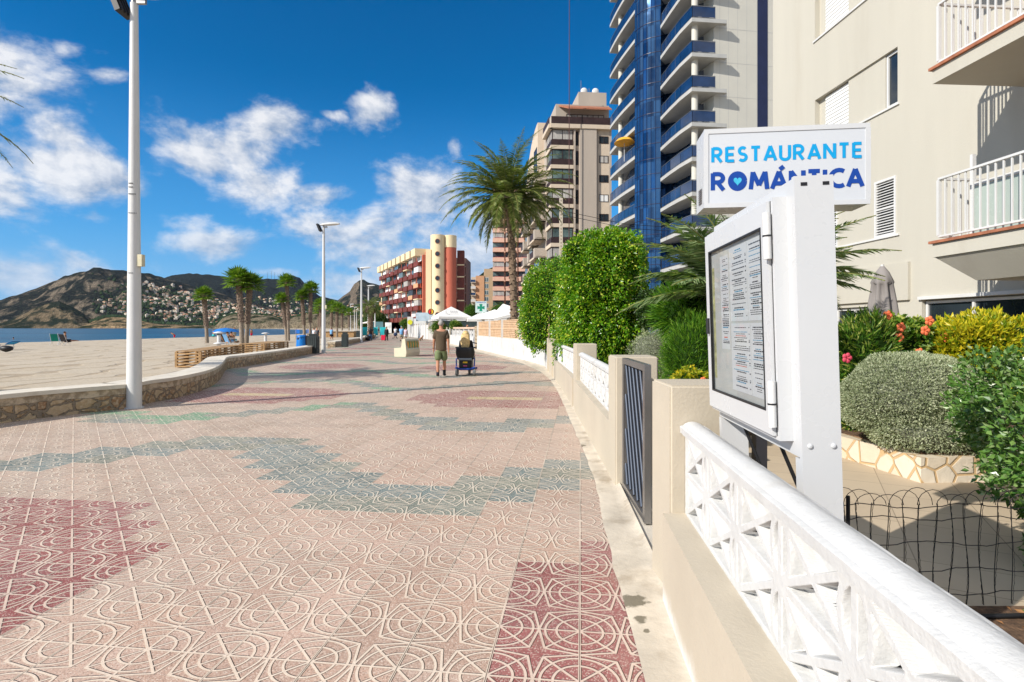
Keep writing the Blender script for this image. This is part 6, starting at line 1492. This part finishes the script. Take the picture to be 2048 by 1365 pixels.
    if bottom:
        BN, BE = [], []
        BN.append((U((0,0,.545*H)), (.16*s_,.115*s_))); BN.append((U((0,0,.49*H)), (.175*s_,.13*s_))); BE.append((0, 1))
        for hp, kn, an, tz in LG_:
            hp, kn, an = Vector(hp), Vector(kn), Vector(an); k0 = len(BN)
            BN.append((hp.lerp(kn,.1), .115*s_)); BE.append((1, k0)); BN.append((hp.lerp(kn, .5), .115*s_)); BE.append((k0, k0+1))
            if short: BN.append((hp.lerp(kn, 1.0), .112*s_)); BE.append((k0+1, k0+2))
            else: BN.append((kn, .075*s_)); BE.append((k0+1, k0+2)); BN.append((an+Vector((0,0,.02)), .06*s_)); BE.append((k0+2, k0+3))
        skin_mesh('shorts' if short else 'trousers', BN, BE, bottom, r, sub=sub)
    for hp, kn, an, tz in LG_:
        if shoes: 
            a_, t_ = Vector(an), Vector(tz); mb = MB()
            skin_mesh('shoe', [(a_+Vector((0,0,.06)), .045*s_), (a_+Vector((0,-.01,-.01)), .048*s_), (t_.lerp(a_, .4)+Vector((0,0,.006)), (.048*s_,.035*s_)), (t_+Vector((0,.03,0)), (.045*s_,.022*s_))], [(0,1),(1,2),(2,3)], shoes, r, sub=sub)
    if hair:
        c_ = U((0,-.01,.945*H)); mb = MB(); hq = 1.35 if hairlen else 1; mb.ball(c_+Vector((0,-.012,.012)), (.085*s_*hq,.092*s_*hq,.088*s_*hq), 14, jit=.08)
        if hairlen:
            pts = [c_+Vector((0,-.05,.02)), c_+Vector((0,-.095,-.10)), c_+Vector((.0,-.12,-.10-hairlen*.5)), c_+Vector((.0,-.125,-.10-hairlen))]
            n_ = 14; V = []
            for (q, w2, t2) in zip(pts, (.125,.14,.15,.12), (.09,.07,.06,.04)):
                for k in range(n_): a = 2*math.pi*k/n_; V.append(q+Vector((w2*math.cos(a)*(1+.08*math.sin(k*5)), t2*math.sin(a)*(1+.15*math.sin(k*3.3)), .012*math.sin(k*4))))
            mb.add(V, [(i*n_+k, (i+1)*n_+k, (i+1)*n_+(k+1) % n_, i*n_+(k+1) % n_) for i in range(3) for k in range(n_)], 0, True); mb.add(V[-n_:], [tuple(range(n_))])
        mb.build('hair', hair, r, world=False)
    if hatc:
        c_ = U((0,-.0,.965*H)); MB().lathe([(.16,.0),(.10,.01),(.09,.08),(.0,.11)], c_, 14).build('hat', hatc, r, world=False)
    r['hands'] = 0; del r['hands']; return r, U, hands
def C_(name, col, **k): return bpy.data.materials.get(name) or M(name, col, .8, **k)
brown = C_('olive_brown_tshirt', (.085,.06,.035), var=.1, vs=6, bump=.01, bs=12); khaki = C_('green_khaki', (.15,.19,.085), var=.08, bump=.01, bs=12); greyh = C_('grey_hair', (.33,.31,.30), var=.25, vs=40); blond = C_('blond_hair', (.62,.44,.20), var=.25, vs=30, streak=False)
blk = C_('black_fabric', (.012,.012,.016)); shoe = C_('dark_shoes', (.03,.03,.045)); red = C_('red_suitcase', (.65,.01,.05)); jeans = C_('blue_jeans', (.06,.14,.25)); wh = C_('white_fabric', (.65,.65,.68)); pinkf = C_('pale_pink', (.6,.45,.5)); lblue = C_('light_blue_shirt', (.16,.36,.62)); turq = C_('turquoise_fabric', (.02,.42,.45)); beigef = C_('beige_shorts', (.36,.33,.25)); bh = C_('brown_hair', (.05,.03,.02)); whs = C_('white_shirt2', (.55,.58,.62))
man, U_, hn = person('grey-haired man walking away in an olive t-shirt and green shorts, seen from behind', -2.15, 16.97, 0, 1.72, R(3), brown, khaki, greyh, None, shoe, .15, (.16,-.14), fingers=True, sub=2)
for sd in (-1, 1):
    mb = MB(); mb.lathe([(.045,.06),(.052,.22)], (sd*.09, sd*.10, .0), 12); mb.build('sock', blk, man, world=False)
wr = hn[0][0]; MB().tube([wr+Vector((0,0,.035)), wr+Vector((0,0,.012))], .037, 12).build('watch', K['black'], man, world=False)
for sd in (-1, 1): mb = MB(); mb.ball((sd*.083, .0, .925*1.75), (.012,.025,.032), 8); mb.build('ear', K['skin'], man, world=False)
# mobility scooter with its rider
sx, sy_ = -1.45, 17.5
sc_ = thing('mobility_scooter', (sx, sy_, 0), 'black and blue mobility scooter driving away beside the walking man', 'scooter', rz=R(-4))
blu = C_('scooter_blue', (.01,.05,.28), var=.05); gre = C_('tyre_grey', (.16,.16,.16))
for sd in (-1, 1):
    mb = MB(); mb.tube([(sd*.235,-.0,.13),(sd*.31,-.0,.13)], .13, 20); w_ = mb.build('wheel', gre, sc_, world=False); MB().tube([(sd*.312,0,.13),(sd*.318,0,.13)], .07, 12).build('rim', K['white'], w_, world=False)
mb = MB(); mb.tube([(-.03,.85,.13),(.03,.85,.13)], .13, 18); mb.build('wheel', gre, sc_, world=False)
mb = MB(); mb.box(-.2,.2,-.05,.3,.18,.5); mb.box(-.16,.16,-.09,-.051,.28,.46); mb.obox((0,.12,.62), (.08,.08,.3)); mb.build('battery_case', K['black'], sc_, world=False)
mb = MB(); mb.tube([(-.28,-.06,.30),(-.29,-.02,.52),(-.20,.04,.60)], .02, 8); mb.tube([(.28,-.06,.30),(.29,-.02,.52),(.20,.04,.60)], .02, 8); mb.tube([(-.30,-.08,.26),(-.15,-.14,.22),(.15,-.14,.22),(.30,-.08,.26)], .032, 8); mb.box(-.26,.26,.3,.8,.16,.22); mb.build('chassis', blu, sc_, world=False)
mb = MB(); mb.box(-.07,.07,-.094,-.0905,.40,.445); mb.build('reflector', C_('yellow_reflector', (.8,.5,.02)), sc_, world=False)
mb = MB(); mb.box(-.06,.06,-.094,-.0905,.30,.33); mb.build('badge', C_('pink_badge', (.6,.1,.25)), sc_, world=False)
mb = MB(); mb.obox((0,.16,.56), (.5,.44,.10)); mb.tube([(-.2,-.08,.53),(.2,-.08,.53)], .045, 10, mi=1); mb.build('seat', [K['black'], C_('grey_pad', (.22,.26,.30))], sc_, world=False)
V = []; mb = MB()
for k, (w_, z, y_) in enumerate(((.25,.56,-.06),(.28,.66,-.10),(.285,.76,-.12),(.27,.86,-.13),(.24,.89,-.12))): V += [(-w_,y_-.03,z),(-w_*.5,y_-.06,z),(w_*.5,y_-.06,z),(w_,y_-.03,z),(w_,y_+.05,z),(-w_,y_+.05,z)]
F = [(i*6+k, i*6+(k+1) % 6, (i+1)*6+(k+1) % 6, (i+1)*6+k) for i in range(4) for k in range(6)]+[(24,25,26,27,28,29)]; mb.add(V, F, 0, True); mb.build('backrest', K['black'], sc_, world=False)
MB().tube([(0,.75,.2),(0,.62,1.0)], .03, 8).build('steering_column', K['black'], sc_, world=False)
MB().tube([(-.28,.5,1.0),(-.15,.6,1.02),(.15,.6,1.02),(.28,.5,1.0)], .02, 8).build('handlebar', K['black'], sc_, world=False)
for sd in (-1, 1): mb = MB(); mb.obox((sd*.29,.12,.88), (.06,.3,.04)); mb.build('armrest', K['black'], sc_, world=False)
wo, U2, _ = person('woman with long blond hair riding the mobility scooter, seen from behind', sx, sy_+.10, .13, 1.62, R(-4), C_('black_top', (.012,.012,.016)), C_('light_trousers', (.4,.38,.36)), blond, None, shoe, 0, (.75,.75), short=True, sleeve=1, fingers=True, hairlen=.30, seated=True, legang=65, sub=2)
# others on the promenade
def promp(x, yb, label, **k): q = gp(x, yb); return person(label, q.x, q.y, 0, sub=0 if q.y > 50 else 1, **k)[0]
p_ = promp(741, 682, 'person in blue jeans with a dark backpack standing by the third lamp', h=1.62, shirt=blk, bottom=jeans, hair=bh, shoes=shoe, short=False)
q = gp(741, 682); r = thing('backpack', (q.x, q.y-.2, 1.0), 'dark backpack worn by the person in blue jeans', 'backpack'); mb = MB(); mb.ball((q.x, q.y-.2, 1.2), (.2,.14,.28), 10); mb.build('bag', K['black'], r)
mb = MB(); mb.box(-.05,.05,-.2,.2,0,.01)
q = gp(735.5, 682); r = thing('dark_bag', q, 'large dark bag on the ground beside the third lamp', 'bag'); mb = MB(); mb.ball((q.x,q.y,.35), (.35,.3,.36), 10, jit=.15); mb.build('bag_body', K['black'], r)
promp(773, 682, 'person in a dark coat walking with the red suitcase', h=1.6, shirt=blk, bottom=C_('dark_green_trousers', (.03,.05,.04)), hair=bh, shoes=shoe, short=False, sleeve=1, hatc=C_('beige_cap', (.4,.33,.22)))
q = gp(767, 682); r = thing('suitcase', q, 'bright red suitcase pulled along the promenade', 'suitcase'); mb = MB(); mb.box(q.x-.24,q.x+.24,q.y-.14,q.y+.14,.08,.66); mb.build('shell', red, r)
MB().tube([(q.x-.1,q.y,.66),(q.x-.1,q.y,.95),(q.x+.1,q.y,.95),(q.x+.1,q.y,.66)], .015, 5).build('handle', K['black'], r)
for sd in (-1, 1): MB().tube([(q.x+sd*.17,q.y-.04,.05),(q.x+sd*.17,q.y+.04,.05)], .05, 8).build('wheel', K['black'], r)
promp(803, 683, 'man in a light blue striped shirt and beige shorts walking in a couple', h=1.68, shirt=lblue, bottom=beigef, hair=greyh, shoes=shoe)
promp(811.5, 682, 'woman in white and pink walking in the couple', h=1.55, shirt=pinkf, bottom=wh, hair=bh, shoes=wh)
promp(791, 676.5, 'person in a pale shirt behind the dark stroller', h=1.62, shirt=whs, bottom=jeans, hair=bh, shoes=shoe)
q = gp(791, 678); r = thing('stroller', q, 'small dark stroller pushed along the promenade', 'stroller'); mb = MB(); mb.ball((q.x,q.y,.6), (.28,.35,.26), 10); mb.build('seat', C_('navy_fabric', (.02,.04,.10)), r)
for sx2 in (-.28, .28): MB().tube([(q.x+sx2,q.y-.3,.1),(q.x,q.y,.55),(q.x+sx2*.8,q.y+.1,1.0)], .02, 5).build('frame', K['black'], r); MB().tube([(q.x+sx2-.03,q.y-.3,.1),(q.x+sx2+.03,q.y-.3,.1)], .1, 10).build('wheel', K['black'], r)
far = [(752,670,'far person in red beside the fifth lamp',C_('red_top',(.6,.03,.04)),jeans),(757,669,'far person in a dark top near the cafe awnings',blk,beigef),(762,670,'far person in white near the cafe awnings',wh,jeans),(766,668.5,'far person in an orange top before the red building',C_('orange_top',(.6,.25,.08)),blk),(770,668,'far person in blue before the red building',lblue,blk),(747,670,'far person in pale pink left of the cafe awnings',pinkf,jeans),(778,668,'far person in grey at the shop entrance',greyh,blk)]
for x, yb, lab, a, b_ in far: promp(x, yb, lab, h=1.6, shirt=a, bottom=b_, hair=bh, short=False)
# terrace guest
person('dark-haired guest in grey standing on the balustrade terrace', -3.6, 45, 0, 1.75, R(200), C_('grey_top',(.08,.08,.09)), blk, bh, short=False, sub=0)
# dog
q = gp(842, 682); dg_ = thing('dog', q, 'small brown dog sitting by the white fence', 'dog', rz=R(-60))
dm = C_('dog_fur', (.28,.14,.06), var=.2)
skin_mesh('body', [((0,-.22,.16),.10),((0,-.05,.26),.105),((0,.12,.36),.10),((0,.2,.48),.06),((0,.24,.56),.065),((0,.34,.54),.03),((.06,.15,.2),.035),((.06,.17,.03),.025),((-.06,.15,.2),.035),((-.06,.17,.03),.025),((.09,-.15,.10),.06),((.1,.0,.03),.028),((-.09,-.15,.10),.06),((-.1,.0,.03),.028),((0,-.36,.08),.025),((0,-.5,.05),.015),((.045,.21,.63),.018),((-.045,.21,.63),.018)],
    [(0,1),(1,2),(2,3),(3,4),(4,5),(2,6),(6,7),(2,8),(8,9),(0,10),(10,11),(0,12),(12,13),(0,14),(14,15),(4,16),(4,17)], dm, dg_, root=0, sub=1)
# beach people and things
def deckchair(q, col, label, rz=0, name='beach_chair'):
    r = thing(name, q, label, 'beach chair', rz=rz)
    mb = MB(); mb.add([(-.26,-.28,.95),(.26,-.28,.95),(.26,.0,.32),(-.26,.0,.32),(-.26,-.31,.95),(.26,-.31,.95),(.26,-.03,.32),(-.26,-.03,.32)], [(0,1,2,3),(7,6,5,4)]); mb.build('backrest', col, r, world=False)
    mb = MB(); mb.add([(-.26,.0,.31),(.26,.0,.31),(.26,.5,.36),(-.26,.5,.36)], [(0,1,2,3)]); mb.build('seat', col, r, world=False)
    for sd in (-1, 1): mb = MB(); mb.tube([(sd*.28,-.3,1.0),(sd*.28,.02,.3),(sd*.28,.4,0)], .018, 5); mb.tube([(sd*.28,-.3,0),(sd*.28,.02,.3),(sd*.28,.5,.38)], .018, 5); mb.tube([(sd*.28,-.12,.6),(sd*.28,.35,.58)], .02, 5); mb.build('side_frame', K['white'], r, world=False)
    return r
teal_ = C_('green_canvas', (.0,.22,.17)); 
deckchair(gp(110,690), teal_, 'empty green beach chair facing the sea', R(20)); qd = gp(128,691); deckchair(qd, blk, 'black beach chair with a sunbather facing the sea', R(-10))
person('sunbather lying back in the black beach chair with legs stretched out', qd.x, qd.y+.1, -.1, 1.7, R(-60), None, blk, bh, K['skin2'], None, 0, (.3,.3), seated=True, legang=0, sub=0)
ql = gp(0, 698); r = thing('sun_lounger', ql, 'bright blue sun lounger with raised back at the left edge', 'lounger', rz=R(75))
mb = MB(); mb.add([(-.3,-1.6,.55),(.3,-1.6,.55),(.3,-.9,.35),(-.3,-.9,.35),(.3,.6,.3),(-.3,.6,.3)], [(0,1,2,3),(3,2,4,5)]); mb.add([(-.3,-1.6,.5),(.3,-1.6,.5),(.3,-.9,.3),(-.3,-.9,.3),(.3,.6,.25),(-.3,.6,.25)], [(3,2,1,0),(5,4,2,3)]); mb.build('fabric', C_('sky_blue_fabric', (.02,.30,.65)), r, world=False)
for y_ in (-.9, .4):
    for sd in (-1, 1): MB().tube([(sd*.28,y_,.3),(sd*.3,y_,0)], .02, 5).build('leg', K['white'], r, world=False)
q = gp(12, 704); r = thing('beach_bag', q, 'black bag lying on the sand under the blue lounger', 'bag'); mb = MB(); mb.ball((q.x,q.y,.2), (.38,.25,.2), 10, jit=.2); mb.build('bag_body', K['black'], r)
for (x, Y, z, lab, kw) in [(349,96,-.55,'bather bending down at the water edge left of the single palm',dict(bend=1.0,bottom=red,h=1.6,skin=K['skin2'])),
    (427,95,-.45,'bather in turquoise shorts standing at the water edge',dict(bottom=turq,h=1.65,skin=K['skin2'])),
    (503,110,-.4,'distant bather standing right of the palm pair',dict(bottom=red,h=1.65,skin=K['skin2'])),
    (469,78,-.1,'person in a pale shirt standing behind the blue beach parasol',dict(shirt=beigef,bottom=beigef,h=1.7,skin=K['skin2'])),
    (628,62,-.08,'person in white on the sand left of the second lamp',dict(shirt=wh,bottom=wh,h=1.6)),
    (634,64,-.08,'person in blue shorts on the sand by the second lamp',dict(shirt=C_('grey_top',(.08,.08,.09)),bottom=jeans,h=1.6)),
    (663,75,-.08,'person in a blue top on the sand beyond the second lamp',dict(shirt=lblue,bottom=blk,h=1.6)),]:
    person(lab, (x-1024)*Y/1120, Y, z, rz=R(random.uniform(0, 360)), hair=bh, sub=0, **kw)
q = px(27, 677, 112); r = thing('person', (q.x, q.y, -.8), 'bather with only head and shoulders above the sea', 'person')
skin_mesh('body', [((0,0,-.3),(.2,.12)),((0,0,0),(.2,.12)),((0,0,.14),.06),((0,0,.27),.10),((0,0,.36),.07)], [(0,1),(1,2),(2,3),(3,4)], K['skin2'], r, root=0, sub=1)
mb = MB(); mb.ball((0,-.02,.34), (.115,.12,.11), 10); mb.build('hair', bh, r, world=False)
q = gp(452, 689); r = thing('beach_parasol', q, 'blue beach parasol over a group of sunbathers', 'parasol'); MB().lathe([(1.15,1.12),(.75,1.38),(.0,1.5)], q, 12).build('canopy', C_('royal_blue_canvas', (.01,.16,.52)), r); MB().tube([q, q+Vector((0,0,1.45))], .025, 5).build('pole', K['white'], r)
for i, (x, yb, lab, cc) in enumerate([(443,690,'left sunbather sitting in a dark chair by the blue parasol',blk),(455,692,'middle sunbather sitting in a striped chair by the blue parasol',lblue),(463,690,'right sunbather sitting in a light blue chair by the blue parasol',turq)]):
    q = gp(x, yb); deckchair(q, cc, lab.replace('sunbather sitting in a', 'beach chair, a').replace('by the', 'chair under a sunbather near the'), R(-30*i)); person(lab, q.x, q.y, -.1, 1.68, R(-60+20*i), None, cc, bh, K['skin2'], None, 0, (.3,.3), seated=True, legang=20, sub=0)
for x, Y, lab in ((592,76,'blue beach flag sign on a post between the palm pairs'),(615,80,'blue beach flag sign hidden partly by the right palm pair')):
    X_ = (x-1024)*Y/1120; r = thing('beach_sign', (X_, Y, 0), lab, 'sign'); MB().tube([(X_,Y,-.1),(X_,Y,1.5)], .05, 6).build('post', K['trunkg'], r); mb = MB(); mb.box(X_-.1,X_+.5,Y-.03,Y+.02,.75,1.25); mb.build('blue_panel', C_('sign_blue', (.01,.15,.55)), r)
for x, Y, lab in ((672,100,'wooden beach kiosk deck beside the short seat wall'),):
    X_ = -29; r = thing('beach_deck', (X_, 95, 0), lab, 'deck'); mb = MB(); mb.box(-32,-26,92,98,-.05,.9); mb.build('deck_body', K['wood'], r); mb = MB(); mb.box(-32.2,-25.8,91.8,98.2,.9,1.0); mb.build('deck_top', K['conc'], r)
for i in range(3):
    X_ = -25.2+i*1.6; r = thing('turquoise_screen', (X_, 96, 0), ['left','middle','right'][i]+'most turquoise panel of the beach kiosk', 'panel'); mb = MB(); mb.box(X_-.6,X_+.6,95.9,96,.2,1.6); mb.build('screen', turq, r); MB().tube([(X_+.6,96,-.1),(X_+.6,96,1.7)], .04, 5).build('post', K['white'], r)
# ---------------------------------------------------------------- air over the bay
m = bpy.data.materials.new('air'); m.use_nodes = True; nt = m.node_tree; nt.nodes.clear()
vo = nt.nodes.new('ShaderNodeVolumePrincipled'); oo = nt.nodes.new('ShaderNodeOutputMaterial'); nt.links.new(vo.outputs[0], oo.inputs['Volume'])
vo.inputs['Color'].default_value = (.72,.84,1,1); vo.inputs['Density'].default_value = .000012; vo.inputs['Anisotropy'].default_value = .2
mb = MB(); mb.box(-9000, 5000, -400, 6200, -5, 620); o = mb.build('haze', m); tag(o, 'thin blue haze filling the air over the bay and hills', 'haze', kind='stuff')
